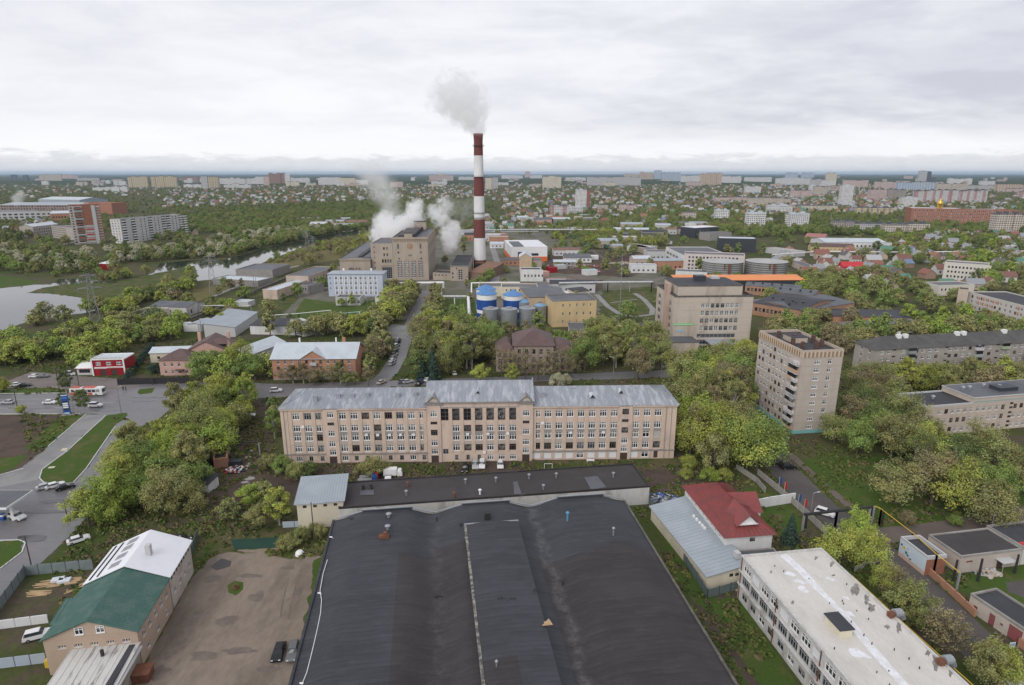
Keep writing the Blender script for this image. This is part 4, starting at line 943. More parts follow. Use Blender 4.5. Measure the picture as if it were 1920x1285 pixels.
for (u, z, cc) in ((15.5,z5[4],(.45,.55,.6,1)),(15.5,z5[3],(.55,.8,.55,1)),(15.5,z5[2],(.5,.75,.5,1)),(46,z5[4],(1.2,1.25,1.4,1)),(46,z5[3],(.7,.85,.8,1)),(58,z5[4],(.7,.9,.6,1)),(46,z5[2],(.3,.25,.25,1))):
    b0 = MB(); b0.box(-1.6,-1.1,-.2,1.6,-.02,1.0); o_ = b0.build('balcony', [MATS['balcony_front']], f5b.root, loc=(u, 0, z)); o_.color = cc
    b0 = MB(); b0.box(-1.5,-1.05,1.0,1.5,-.98,2.2); put('glazing', b0.mesh('glazing', [GLASS]), o_)
kA = Vector((129.0, 182.6, 0)); kd = Vector((math.cos(R(11)), math.sin(R(11)), 0))
zk = (7.0, 3.9, .8)
kf = grid(4, 56, 22, zk, 1.35, 1.6, rnd=['w31','w31','d31'])
kf = [q for q in kf if abs(q[0]+.7-32) > 1.4]+[(31.3, z+dz_, 1.4, .8, 'd3') for z in zk for dz_ in (0, 1.4)]
kb = Bld('flat_clinic', 'three-storey beige brick block with flat dark wet roof on the right edge', kA, kA+kd*60, 12, 9.9, mat('peach_brick', (.52,.435,.365), (.44,.37,.31), s1=.3, fine=.12), BITU, fr=kf, le=[(3, 6.6, 1.2, 1.5, 'w21'),(7, 6.6, 1.2, 1.5, 'w21')], rt='flat', par=.5, parmat=LGREY, land='the flat beige clinic')
b0 = MB(); b0.box(17,-.12,9.9,60,11.9,11.6); b0.build('upper_storey', [MATS['peach_brick']], kb.root); kb.box('upper_coping', 16.8, -.3, 11.6, 60.2, 12.1, 11.8, LGREY); kb.box('upper_roof', 17.1, .1, 11.8, 59.9, 11.7, 11.86, BITUL); kb.box('teal_band', 17, -.2, 10.3, 60, -.13, 10.5, TEAL)
for u, v in ((8, 6),(20,7),(22.5,7),(29,8),(33,6)): b0 = MB(); b0.tube((0,0,0),(0,0,.9),.4,.4,10); b0.lathe([(.7,.9),(.6,1.2),(.05,1.4)],10); b0.build('roof_vent', [STEEL], kb.root, loc=(u, v, 9.8 if u < 17 else 11.8))
kb.box('roof_plant', 30, 3, 11.8, 37, 7, 13.0, DARKP)
kb.box('side_balcony', -1.0, 5.5, 5.9, -.01, 8.5, 6.9, LGREY)
# ================================================================== street buildings behind the long block
zo = (.9, 4.1, 6.7)
ob = Bld('orange_brick_house', 'three-storey orange brick house with pale metal gable roof and front pediment', (-95.6, 238.3), (-62.6, 239.2), 17, 9.0, BRICKO, SEAML, rt='gable', rise=4.2, over=.6, seams=34, land='the orange brick house',
         fr=grid(1.0, 32, 11, zo[1:], 1.1, 1.5, rnd=['w21','w21','d21'])+grid(1.0, 32, 7, (.7,), 2.2, 1.9, rnd=['g21','d31','w31']))
ob.box('ground_floor_front', 0, -.12, 0, 33, -.01, .6, GREYP); ob.box('floor_band', -.1, -.2, 3.2, 33.1, -.01, 3.5, GREYP)
b0 = MB(); b0.poly(((11.5,-.5,8.8),(21.5,-.5,8.8),(16.5,-.5,11.9))); b0.build('pediment', [BRICKO], ob.root)
b0 = MB(); b0.poly(((11,-.9,8.7),(16.5,-.9,12.2),(16.5,6.5,12.2),(11,1,8.95))); b0.poly(((22,-.9,8.7),(22,1,8.95),(16.5,6.5,12.2),(16.5,-.9,12.2))); b0.build('pediment_roof', [SEAML], ob.root)
for z in (6.2, 3.4): ob.box('balcony', 15.2, -1.3, z, 17.8, -.02, z+1.0, LGREY)
ob.box('chimney', 26, 9.5, 12, 27.2, 10.7, 14.8, BRICKO, ob.roof); ob.box('chimney', 8, 10.5, 12, 8.6, 11.1, 14.6, WHITEP, ob.roof); ob.box('chimney', 23, 10.5, 12, 23.5, 11, 14.6, WHITEP, ob.roof)
b0 = MB(); b0.box(-.65,-.65,8.7,-.3,8.6,9.3); ob.box('roof_verge', -.75, -.65, 8.6, -.6, 17.6, 8.9, WHITEP)
ob.box('blue_shop_sign', 23.5, -.3, 2.1, 27, -.12, 3.0, TEAL)
bA = Vector((1.0, 247.5, 0))
bo = Bld('old_brown_school', 'old three-storey beige building with dark brown hip roof behind bare trees', bA, bA+Vector((16, .3, 0)), 20, 11.8, mat('dusty_stucco', (.36,.29,.25), (.27,.22,.19), s1=.3, fine=.15), BROWNR, rt='hip', rise=5.0, over=.8, fr=grid(.5, 15.5, 5, (8.2, 4.8, 1.4), 1.3, 2.0, 'd21'), land='the old brown-roofed school')
b0 = MB(); b0.box(-.25,-.35,0,.25,-.02,11.3); pl = b0.mesh('pilaster', [MATS['dusty_stucco']])
for u in (.3, 3.4, 6.5, 9.5, 12.6, 15.7): put('pilaster', pl, bo.root, (u, 0, 0))
for x0, x1 in ((-7.6, -.05), (16.05, 24.8)):
    hs = grid(0.4, x1-x0-.4, 3, (6.4, 3.8, 1.0), 1.1, 1.7, 'd21')
    mb = MB(); facade(mb, (x0, 2.0), (1, 0), x1-x0, 9.2, hs); mb.quad((x1,2,0),(x1,17,0),(x1,17,9.2),(x1,2,9.2)); mb.quad((x0,17,0),(x0,2,0),(x0,2,9.2),(x0,17,9.2)); mb.quad((x1,17,0),(x0,17,0),(x0,17,9.2),(x1,17,9.2))
    wg = mb.build('wing', [MATS['dusty_stucco']], bo.root); put_windows(wg, (x0, 2.0), (1, 0), hs)
    b0 = MB(); a, b_, c_, d_ = (x0-.5,1.4,9.2),(x1+.5,1.4,9.2),(x1+.5,17.6,9.2),(x0-.5,17.6,9.2); xm = x1-3 if x0 < 0 else x0+3; e0 = (xm, 6.5, 12.6); e1 = (xm, 12.5, 12.6)
    for f in ((a,b_,e0),(b_,c_,e1,e0),(c_,d_,e1),(d_,a,e0,e1)): b0.poly(f)
    b0.build('wing_roof', [BROWNR], wg)
keep([(-9, 247), (28, 247), (28, 268), (-9, 268)])
pk = Bld('pink_mansion', 'pink two-storey mansion with dark brown hip roof near the street', (-143.8, 243.9), (-131.0, 244.6), 12, 6.6, PINKW, BROWNR, rt='hip', rise=3.2, over=.6, fr=grid(.8, 12, 4, (3.9, .9), 1.0, 1.6, 'w21'), ri=grid(1, 11, 3, (3.9, .9), 1.0, 1.6, 'w21'), land='the pink mansion')
pk.box('entrance_porch', 6.5, -1.8, 2.4, 9.5, -.02, 2.7, BROWNR)
pb = Bld('pink_mansion_wing', 'taller rear part of the pink mansion with brown cross-gabled roof', (-136.5, 252.5), (-121.5, 254.8), 15, 8.2, PINKW, BROWNR, rt='gable', ridge='y', rise=3.6, over=.5, fr=grid(6, 14, 3, (5, 1.4), 1.0, 1.6, 'w21'), ri=grid(1, 14, 4, (5, 1.4), 1.0, 1.6, 'w21'))
pb.box('chimney', 1.0, 12, 9, 2.2, 13.2, 13, PINKW, pb.roof); pb.box('chimney', 12.6, 13, 9, 13.8, 14.2, 12.6, PINKW, pb.roof)
b0 = MB(); b0.poly(((15.4,2.5,8.0),(15.4,7.5,8.0),(15.4,7.5,10),(15.4,5,11.6),(15.4,2.5,10))); b0.poly(((15.6,2.2,9.9),(15.6,5,11.9),(9.5,5,11.9),(10,2.2,9.9)),1); b0.poly(((15.6,7.8,9.9),(10,7.8,9.9),(9.5,5,11.9),(15.6,5,11.9)),1); b0.build('dormer', [PINKW, BROWNR], pb.root)
rs = Bld('red_shop', 'small dark red two-storey shop with white trim and roof railing', (-171.4, 243.9), (-158.6, 245.0), 8.5, 6.9, REDW, SEAML, rt='flat', par=.3, parmat=WHITEP, cat='shop', land='the red shop',
         fr=[(1.6,4.4,1.9,1.4,'w31'),(5.6,4.4,1.9,1.4,'w31'),(9.6,4.4,1.9,1.4,'w31'),(3.0,0,2.2,2.4,'B:dark_door','door'),(7.2,0,2.2,2.4,'B:dark_door','door')])
for u in (.1, 12.5): rs.box('corner_pilaster', u-.25, -.3, 0, u+.3, -.02, 7.0, WHITEP)
rs.box('fascia_sign', 1.0, -.35, 3.0, 5.6, -.2, 3.7, WHITEP); rs.box('fascia_sign', 5.7, -.3, 3.2, 12.2, -.2, 3.8, WHITEP)
b0 = MB()
for k in range(9): b0.tube((.2+k*1.55,-.1,6.9),(.2+k*1.55,-.1,8.4),.06,.06,5)
for z in (7.6, 8.4): b0.tube((.2,-.1,z),(12.6,-.1,z),.06,.06,5)
b0.build('railing', [WHITEP], rs.root)
b0 = MB(); b0.box(.4,.05,6.95,12.4,.1,7.6); b0.build('railing_panel', [plain('frosted', (.55,.6,.6), .3)], rs.root)
rs.box('yellow_panel', 12.9, .5, .3, 15.6, .7, 2.6, YELP)
def text_on(root, txt, size, loc, rot, m, name='lettering', ext=.02):
    cu = bpy.data.curves.new(name, 'FONT'); cu.body = txt; cu.size = size; cu.extrude = ext; cu.align_x = 'CENTER'; cu.align_y = 'CENTER'; cu.resolution_u = 2
    o = bpy.data.objects.new(name, cu); col.objects.link(o)
    dg = bpy.context.evaluated_depsgraph_get(); me = bpy.data.meshes.new_from_object(o.evaluated_get(dg)); bpy.data.objects.remove(o)
    me.materials.clear(); me.materials.append(m)
    r = put(name, me, root, loc); r.rotation_euler = rot; return r
b0 = MB()      # illegible red strokes of the two fascia boards
for k in range(9): b0.box(1.4+k*.45,-.38,3.2,1.4+k*.45+.3,-.36,3.42)
for k in range(11): b0.box(6.2+k*.52,-.33,3.34,6.2+k*.52+.34,-.31,3.56)
b0.build('sign_strokes', [REDP], rs.root)
aw = Bld('striped_awning_kiosk', 'white open kiosk with red and white striped awning left of the red shop', (-178.4, 244.6), (-172.2, 245.0), 5, 3.0, LGREY, WHITEP, rt='mono', rise=1.2, over=.5, cat='kiosk', fr=[(.8,.9,4.4,1.5,'d4')])
for k in range(4): aw.box('awning_stripe', .2+k*1.6, -.75, 2.75, 1.0+k*1.6, -.6, 3.0, REDP)
Bld('white_long_shed', 'long white shed with pale metal gable roof behind the red shop', (-158.0, 262), (-141.5, 264), 9, 4.4, CREAM, SEAML, rt='gable', rise=1.5, over=.4, fr=grid(1, 16, 3, (1.6,), 1.2, 1.2, 'd2'), land='the long white shed')
# ================================================================== power plant
def arch_window(root, x, y, z0, w, h, nv=3, nh=6, m=None):
    """tall round-headed window: glass, frame grid and brick surround as parts"""
    n = 8; r = w/2; pts = [(-r,0),(r,0)]+[(r*math.cos(math.pi*i/n), h-r+r*math.sin(math.pi*i/n)) for i in range(n+1)]
    b = MB(); b.poly([(p[0],0,p[1]) for p in pts]); g_ = b.build('window', [GLASS], root, loc=(x, y, z0))
    b = MB()
    for i in range(nv+1):
        q = -r+w*i/nv; b.box(q-.08,-.08,0,q+.08,-.005,h-r+math.sqrt(max(0,r*r-q*q)) if abs(q) < r else h-r)
    for j in range(nh+1): zz = (h-.3)*j/nh; b.box(-r,-.09,zz-.08,r,-.006,zz+.08) if zz < h-r else b.box(-r*.6,-.09,zz-.08,r*.6,-.006,zz+.08)
    b.build('frame', [WHITEP], g_)
    b = MB(); k = .35
    for i in range(n):
        a0, a1 = math.pi*i/n, math.pi*(i+1)/n
        q = [(rr*math.cos(a), h-r+rr*math.sin(a)) for rr, a in ((r,a0),(r+k,a0),(r+k,a1),(r,a1))]
        b.add([(p[0],-.14,p[1]) for p in q]+[(p[0],.0,p[1]) for p in q], ((0,1,2,3),(1,5,6,2),(0,3,7,4),(0,4,5,1),(3,2,6,7)))
    b.box(-r-k,-.14,0,-r,0,h-r); b.box(r,-.14,0,r+k,0,h-r); b.build('surround', [mat('brown_brick', (.26,.17,.12), fine=.15)], g_)
HALL = Bld('boiler_hall', 'tall beige boiler hall of the power plant with corbelled front and arched windows', (-91.4, 481.2), (-64.6, 482.6), 88, 32.6, STONE, BITUL, rt='flat', par=.8, land='the boiler hall',
           fr=[(3.6,24.4,1.3,3.6,'d2'),(3.6,20.8,1.3,1.3,'d2'),(20.6,24.4,1.3,3.6,'d2'),(20.6,20.8,1.3,1.3,'d2'),(11.9,18.6,.9,1.2,'d1'),(13.4,18.6,.9,1.2,'d1'),(4.0,16.2,1.2,1.1,'d1'),(20.8,16.2,1.2,1.1,'d1')],
           ri=grid(2, 85, 14, (22, 12), 2.2, 4.5, 'g22'))
for u in (4.2, 9.6, 15.0, 20.2): arch_window(HALL.root, u+.6, -.02, 2.2, 3.0, 13.2, 3, 9)
b = MB(); b.box(-.4,-.45,30.2,.4,-.02,31.6); b.box(-.2,-.3,29.4,.2,-.02,30.2); tth = b.mesh('corbel', [mat('corbel_stone', (.33,.25,.18), fine=.15)])
for k in range(15): put('corbel', tth, HALL.root, (.9+k*1.8, 0, 0))
HALL.box('cornice', -.5, -.6, 31.6, 27.4, -.02, 32.4, STONE)
b = MB(); n = 24; b.lathe([(1.75,0),(2.15,0),(2.15,.25),(1.75,.25),(1.75,0)], 24); em = b.build('emblem', [mat('emblem_rust', (.42,.20,.10), fine=.2)], HALL.root, loc=(13.3, -.02, 26.2)); em.rotation_euler = (math.pi/2, 0, 0)
b = MB()
for i in range(8):
    a0, a1 = R(-150+i*30), R(-150+(i+1)*30); b.tube((1.05*math.cos(a0),1.05*math.sin(a0),.15),(1.05*math.cos(a1),1.05*math.sin(a1),.15),.16,.16,5)
b.tube((-1.0,-1.0,.15),(.5,.5,.15),.14,.14,5); b.box(.1,.3,.1,.9,.8,.25); b.build('emblem_relief', [MATS['emblem_rust']], em)
HALL.box('roof_monitor', 4.2, 3, 32.4, 16.5, 80, 34.6, mat('monitor_dark', (.09,.08,.08), (.14,.12,.12), s1=.3), HALL.roof); HALL.box('roof_hut', 9.2, -.2, 32.6, 15.2, 4.5, 36.0, STONE, HALL.roof); HALL.box('hut_roof', 8.9, -.5, 36.0, 15.5, 4.8, 36.3, BITU, HALL.roof)
HALL.box('roof_block', 10, 70, 32.4, 20, 84, 39.5, STONE, HALL.roof); HALL.box('block_roof', 9.6, 69.6, 39.5, 20.4, 84.4, 39.9, BITU, HALL.roof); HALL.box('roof_ridge_wall', 16.6, 3, 32.4, 17.1, 80, 35.4, BITU, HALL.roof)
B2 = Bld('plant_stair_block', 'narrower beige block joined to the left of the boiler hall', (-108.2, 481.0), (-91.6, 481.4), 46, 28.0, STONE, BITUL, rt='flat', par=.6,
         fr=[(2.2,z,.9,1.3,'d1') for z in (5, 9, 13, 17, 21, 25)]+[(9.5+dx_,z,1.2,2.0,'d2') for z in (23.5,18.8) for dx_ in (0,2.4)]+[(8.2+dx_,13.6,1.3,2.6,'d2') for dx_ in (0,2.0,4.0,6.0)]+[(8,1.5,7.6,8.6,'g55')])
B2.box('ledge', 7.2, -.5, 11.4, 16.5, -.02, 12.0, STONE)
LH = Bld('turbine_hall', 'long low beige turbine hall left of the boiler hall', (-131.4, 476.4), (-108.4, 477.6), 118, 16.9, STONE, BITUL, rt='gable', ridge='y', rise=1.4, over=.2, land='the turbine hall')
for u in (8.6, 13.6): arch_window(LH.root, u, -.02, 3.6, 3.4, 7.0, 3, 4)
b = MB(); b.box(-.25,-.3,15.2,.25,-.02,16.3); tth2 = b.mesh('corbel', [MATS['corbel_stone']])
for k in range(17): put('corbel', tth2, LH.root, (.7+k*1.35, 0, 0))
LH.box('parapet', -.4, -.4, 16.4, 23.4, .4, 17.2, STONE); LH.box('roof_edge', -.45, .4, 16.5, .3, 117, 17.4, BITU, LH.roof); LH.box('roof_light', 13.5, 4, 17.6, 16.5, 90, 18.9, BITU, LH.roof); LH.box('link_roof', 16.8, 4, 17.2, 22.8, 100, 17.9, BITUL, LH.roof)
# chimney
ch = thing('smokestack', 'very tall red and white banded brick smokestack', 'chimney', (-27.7, 539, 0)); LAND.append(('the striped smokestack', Vector((-27.7, 539, 0))))
keep([(-36,530),(-20,530),(-20,548),(-36,548)])
CW = mat('stack_white', (.74,.735,.73), (.58,.57,.56), s1=.12, s2=.8, fine=.08, stretch=(1,1,.3)); CR = mat('stack_red', (.17,.058,.050), (.13,.05,.045), s1=.15, s2=.8, fine=.14, stretch=(1,1,.4))
Yc = 539
ys = [252, 292, 332, 368, 411, 446, 487, 506]; zz = [min(112, zat(Yc, y)) for y in ys]; zz[-1] = 0
rad = lambda z: 5.3-1.75*min(1, z/111)
for i in range(7):
    b = MB(); z1, z0 = zz[i], zz[i+1]; n = max(2, int((z1-z0)/3)); prof = [(rad(z0+(z1-z0)*k/n), z0+(z1-z0)*k/n) for k in range(n+1)]
    if i == 0: prof = [(r, z) for r, z in prof if z < 106]+[(rad(106),106),(rad(106)+.25,109),(rad(106)+.35,111.5),(rad(106)-.3,111.6),(rad(106)-.5,108)]
    b.lathe(prof, 28); b.build('band', [CR if i % 2 == 0 else CW], ch, smooth=True)
for z in (zz[3]-14, zz[2], zz[4]+1, 101.5):
    b = MB(); r_ = rad(z); b.lathe([(r_,z),(r_+.9,z),(r_+.9,z+.12),(r_,z+.12)],28)
    for k in range(28):
        a = 2*math.pi*k/28; b.tube(((r_+.85)*math.cos(a),(r_+.85)*math.sin(a),z),((r_+.85)*math.cos(a),(r_+.85)*math.sin(a),z+1.1),.04,.04,4)
    b.lathe([(r_+.82,z+1.05),(r_+.88,z+1.05),(r_+.88,z+1.12),(r_+.82,z+1.12)],28); b.build('gallery', [IRON], ch)
b = MB(); b.box(-3.6,-9.5,0,3.8,-4.2,7.2); b.box(-3,-9.7,2.2,3,-9.5,6.2,1); b.build('flue_base', [mat('flue_brick', (.20,.10,.07), fine=.2), IRON], ch)
def at2(px, py, z=0): q = at(px, py, z); return (q.x, q.y)
def Q(name, label, a, b_, h, D, wall, roof, **k): return Bld(name, label, at2(*a), at2(*b_), D, h, wall, roof, **k)
q = Q('flue_house', 'beige stone house with ribbed roof at the foot of the smokestack', (845,527), (878,527), 11.5, 62, STONE, BITUL, rt='mono', rise=.5, fr=[(1.2,2.0,1.2,1.6,'d1'),(1.2,5,1.2,1.6,'d1'),(12,2,1.4,1.8,'w21'),(4.2,9,1,1.2,'d1')]); arch_window(q.root, 7.6, -.02, 1.0, 2.6, 8.0, 2, 5)
b = MB(); 
for k in range(8): b.box(.2,4+k*7,12.05+k*.06,13.8,4.4+k*7,12.6+k*.06)
b.build('roof_rib', [IRON], q.root)
Q('conveyor_house', 'long low beige link building between boiler hall and flue house', (812,525), (845,526), 5.5, 14, STONE, BITU, rt='flat', fr=[(1.5+i*2.8,3.4,1.2,1.0,'d1') for i in range(4)])
q = Q('ash_shed', 'rust-brown sloping shed beside the smokestack base', (878,525), (910,527), 6.0, 40, mat('rust_wall', (.22,.15,.11), fine=.25), mat('rusty_roof', (.25,.14,.095), (.16,.11,.09), s1=.2, fine=.2), rt='mono', rise=3.0)
zl = (1.6, 4.9, 8.2, 11.5)
q = Q('pale_blue_office', 'pale blue four-storey office with white window surrounds before the power plant', (617,556), (719,556), 15.2, 15, BLUEW, SEAMB, rt='hip', rise=1.2, over=.7, land='the pale blue office', fr=grid(4.0, 33.5, 9, zl, 1.5, 1.7, 'w21'), ri=grid(2, 13, 2, zl, 1.4, 1.6, 'w2'))
b = MB(); b.box(-.22,-.14,1.2,.22,-.02,13.9); sur = b.mesh('pilaster', [WHITEP])
for i in range(9):
    for s_ in (-1.05, 1.05): put('pilaster', sur, q.root, (4.0+29.5*(i+.5)/9+s_, 0, 0))
b = MB(); b.box(-.55,-.5,0,.55,.5,1.6); vv = b.mesh('roof_hood', [WHITEP])
for u, v in ((8.6, 9), (27.5, 9)): put('roof_hood', vv, q.roof, (u, v, 16))
for u, z in ((1.2, 12), (1.2, 8.5), (1.2, 5.2)): q.box('blue_plaque', u, -.1, z, u+.7, -.01, z+.9, BLUEP)
Q('white_workshop', 'white flat-roofed workshop below the pale blue office', (630,573), (676,573), 5, 11, DWHT, BITUL, rt='flat', fr=grid(.5, 16, 5, (1.6,), 1.4, 1.5, 'd2'))
Q('white_gatehouse', 'small white gatehouse on the plant lawn', (704,572), (730,572), 4.6, 9, WHT, BITU, rt='flat', fr=grid(.5, 9, 4, (.3,), 1.1, 2.0, 'd1'))
# buildings at the left of the plant
z0_ = (1.2, 4.2)
Q('substation_house', 'pinkish low substation house with grey flat roof on the plant lawn', (494,561), (521,562), 6.2, 46, PINKB, SEAML, rt='flat', par=.4, land='the substation house')
Q('pump_house', 'beige pump house with flat roof left of the turbine hall', (538,541), (580,542), 9.0, 48, BEIGE, BITUL, rt='flat', par=.5, ri=grid(2, 44, 8, (4,), 1.6, 2.4, 'd2'))
Q('switch_house', 'grey switch house with framed openings beside the pump house', (557,549), (579,552), 5.6, 14, GREYP, BITUL, rt='flat', fr=grid(1, 10, 4, (2.6,), 1.2, 1.5, 'd2'))
Q('settling_shed', 'long low grey shed near the river behind the pump house', (484,539), (512,532), 4.5, 40, GREYP, SEAML, rt='flat')
Q('coal_gallery', 'grey gallery sheds behind the pump house', (512,522), (545,510), 6.5, 30, GREYP, BITUL, rt='flat')
Q('turbine_annex', 'low beige annex with small windows in front of the turbine hall', (597,520), (641,520), 6.5, 12, STONE, BITUL, rt='flat', fr=grid(.5, 18, 6, (2.5,), 1.2, 1.4, 'd2'))
Q('relay_hut', 'tiny concrete relay hut on the grass', (438,575), (466,576), 3.0, 8, LGREY, SEAML, rt='flat')
Q('tarred_store', 'low store with dark roof by the river trees', (284,590), (352,593), 5, 16, DWHT, BITUL, rt='gable', rise=1.6, ridge='x', over=.3, ri=[(3,1,1.4,2.2,'B:dark_door','door')], fr=grid(40*0, 18, 5, (2.2,), 1.2, 1.0, 'd2'), land='the tarred store')
Q('cream_garage_hall', 'cream flat-roofed garage hall near the river trees', (229,610), (273,611), 5.2, 22, CREAM, BITUL, rt='flat', fr=[(2,1.6,1,1,'d1'),(.4,3.0,4.5,.3,'B:dark_door','canopy')], ri=[(2+4*i,.2,3,3.4,'B:grey_paint','gate') for i in range(4)], land='the cream garage hall')
Q('blue_roofed_depot', 'long depot with pale blue-grey metal roof', (442,632), (484,602), 5, 15, LGREY, SEAMB, rt='mono', rise=2.2, over=.4, seams=20, land='the blue-roofed depot')
Q('small_blue_shed', 'small blue-grey shed beside the blue-roofed depot', (379,622), (402,612), 3.8, 7, LGREY, SEAMB, rt='gable', rise=.8)
Q('white_l_shed', 'white walled shed with dark felt roof and raised end', (470,627), (572,629), 4.6, 12, WHT, BITU, rt='mono', rise=1.2, over=.3, land='the white walled shed')
Q('white_l_tower', 'raised white end with parapet of the white walled shed', (570,632), (589,628), 6.4, 12, WHT, BITU, rt='flat', par=1.4)
Q('pale_roof_barn', 'barn with wide pale blue metal roof left of the orange brick house', (424,685), (466,690), 5.4, 24, LGREY, SEAML, rt='gable', ridge='y', rise=2.2, over=.6, seams=24, land='the pale-roofed barn')
q = Q('truck_container_shed', 'white and grey container shed among scrap trucks', (345,622), (372,622), 3.4, 6, WHITEP, SEAML, rt='flat')
# silos and yellow plant
def silo(px, py, r, h, kind, label):
    p = at(px, py); p.y += r; t = thing('silo' if kind == 'grey' else 'storage_tank', label, 'silo', p, 0, 'silos at the blue-topped plant'); keep([(p.x-r-1,p.y-r-1),(p.x+r+1,p.y-r-1),(p.x+r+1,p.y+r+1),(p.x-r-1,p.y+r+1)])
    if kind == 'blue':
        b = MB(); b.lathe([(r,0),(r,h*.30)],28); b.build('lower_wall', [BLUE], t, True); b = MB(); b.lathe([(r+.01,h*.30),(r+.01,h*.42)],28); b.build('white_band', [WHITEP], t, True)
        b = MB(); b.lathe([(r,h*.42),(r,h*.80)],28); b.build('wall', [BLUE], t, True); b = MB(); b.lathe([(r+.02,h*.80),(r+.02,h)],28); b.build('white_band', [WHITEP], t, True)
        b = MB(); b.lathe([(r+.5,h-.1),(r+.5,h+.05),(r*.12,h+r*.42),(.01,h+r*.42)],12); b.build('roof', [BLUER], t); b = MB(); b.tube((0,0,h+r*.4),(0,0,h+r*.4+1),.3,.2,8); b.build('vent', [BLUER], t)
    else:
        b = MB(); pr = []
        k = 12
        for i in range(k): pr += [(r,h*i/k),(r,h*(i+.9)/k),(r+.07,h*(i+.9)/k),(r+.07,h*(i+1)/k)]
        b.lathe(pr,28); b.build('wall', [STEEL], t, False)
        b = MB(); b.lathe([(r+.1,h),(r*.15,h+r*(.30 if kind == 'cap' else .16)),(.01,h+r*(.30 if kind == 'cap' else .16))],20); b.build('roof', [plain('cap_blue', (.18,.33,.50), .5) if kind == 'cap' else STEEL], t)
        b = MB(); b.lathe([(r*.4,h+r*.12),(r*.4,h+r*.12+.3),(.01,h+r*.12+.5)],12); b.build('hatch', [GREY], t)
        b = MB(); b.tube((r*.7,-r*.75,0),(r*.7,-r*.75,h),.06,.06,5); b.tube((r*.7+.4,-r*.75,0),(r*.7+.4,-r*.75,h),.06,.06,5); b.build('ladder', [GREY], t)
    return t
silo(912,604,5.6,15.2,'blue','tallest blue and white tank with blue cone roof, leftmost of the group')
silo(911,596,5.6,15.8,'blue','blue and white tank half hidden behind the tallest one')
silo(962,600,5.6,13.6,'blue','blue and white tank with cone roof behind the middle grey silo')
silo(919.5,613,4.3,9.3,'grey','leftmost of the three front grey corrugated silos'); silo(954.5,615,4.5,9.6,'grey','middle one of the three front grey corrugated silos'); silo(989,613,4.5,9.6,'grey','rightmost of the three front grey corrugated silos')
silo(1013,607,3.6,9.6,'cap','grey silo with pale blue cap right of the front silos'); silo(983,600,4.6,9.9,'cap','grey silo with wide pale blue cap behind the front silos'); silo(1010,599,3.8,10.2,'cap','grey silo with small pale blue cap behind its twin')
LAND.append(('the grey silos', at(955, 614)))
q = Q('yellow_block', 'yellow plastered three-storey block with grey flat roof beside the silos', (1035,614), (1117,611), 14.4, 19, YELB, BITUL, rt='flat', par=.8, parmat=mat('roof_rim', (.26,.25,.24), (.18,.17,.16), s1=.5), fr=grid(4, 23, 5, (11.0, 6.4, 2.2), .9, 1.6, 'w12'), land='the yellow block')
q.box('floor_band', -.06, -.12, 2.9, 24.9, -.01, 3.2, BEIGE); q.box('rear_hall', -9, 20, 0, 14, 52, 12.6, SAND); q.box('rear_hall_roof', -9.3, 19.7, 12.6, 14.3, 52.3, 12.9, BITUL); q.box('white_roof_strip', 14.4, 22, 0, 19, 46, 11, WHT)
Q('small_grey_shed', 'small shed with grey mono-pitch roof in trees before the yellow block', (1070,637), (1104,637), 4.5, 14, CREAM, BITUL, rt='mono', rise=.6, land='the small grey shed')
Q('cream_two_storey', 'cream two-storey plant office with dark flat roof behind the blue tanks', (940,560), (1008,560), 7.5, 14, CREAM, BITUL, rt='flat', fr=grid(2, 25, 8, (5.0, 1.8), 1.0, 1.2, 'd2'))
Q('pale_plant_shed', 'pale plant shed with grey roof left of the blue tanks', (897,556), (940,556), 6.5, 16, CREAM, BITUL, rt='flat')
Q('plant_back_shed', 'dark-roofed shed between cream office and yellow block', (1008,572), (1034,572), 7.5, 40, GREYP, BITUL, rt='flat')
Q('small_cream_house', 'small cream house behind the yellow block', (1077,562), (1105,559), 5, 9, CREAM, BITU, rt='mono', rise=1)
Q('grey_plant_shed', 'grey shed by the long pipe behind the park', (1105,545), (1130,540), 6, 22, mat('shed_wall', (.25,.21,.17), fine=.2), mat('shed_brown', (.15,.125,.105), fine=.2), rt='mono', rise=1.5)
Q('white_pump_house', 'white two-storey pump house with arched windows by the plant pipes', (976,528), (1014,528), 9, 12, WHT, BITU, rt='flat', fr=grid(2, 18, 6, (3.5,), 1.2, 1.8, 'd2'))
q = Q('beige_gable_tower', 'beige tower house with pale gable roof behind the white pump house', (974,512), (997,512), 13, 20, SAND, SEAML, rt='gable', ridge='y', rise=3.2, over=.4); q.box('side_wing', 11, 1, 0, 18.5, 14, 10.5, STONE); q.box('side_wing_roof', 10.8, .8, 10.5, 18.7, 14.2, 10.8, BITUL)
q = Q('orange_white_store', 'white metal store with orange lower walls and dark gate', (958,491), (1026,490), 13.5, 62, WHITEP, WHITER, rt='flat', par=.5, parmat=WHITEP, land='the orange and white store')
q.box('orange_skirt', -.15, -.15, 0, 34.3, -.01, 4.4, ORANGE); q.box('orange_skirt_side', -.15, 0, 0, -.01, 62, 4.4, ORANGE); q.box('dark_gate', 6.5, -.2, 4.5, 13, -.02, 9, IRON); q.box('window_band', 19, -.2, 5.4, 26, -.02, 7.6, IRON); q.box('grey_roof', 3, 6, 13.45, 13, 50, 13.75, BITUL, q.roof)
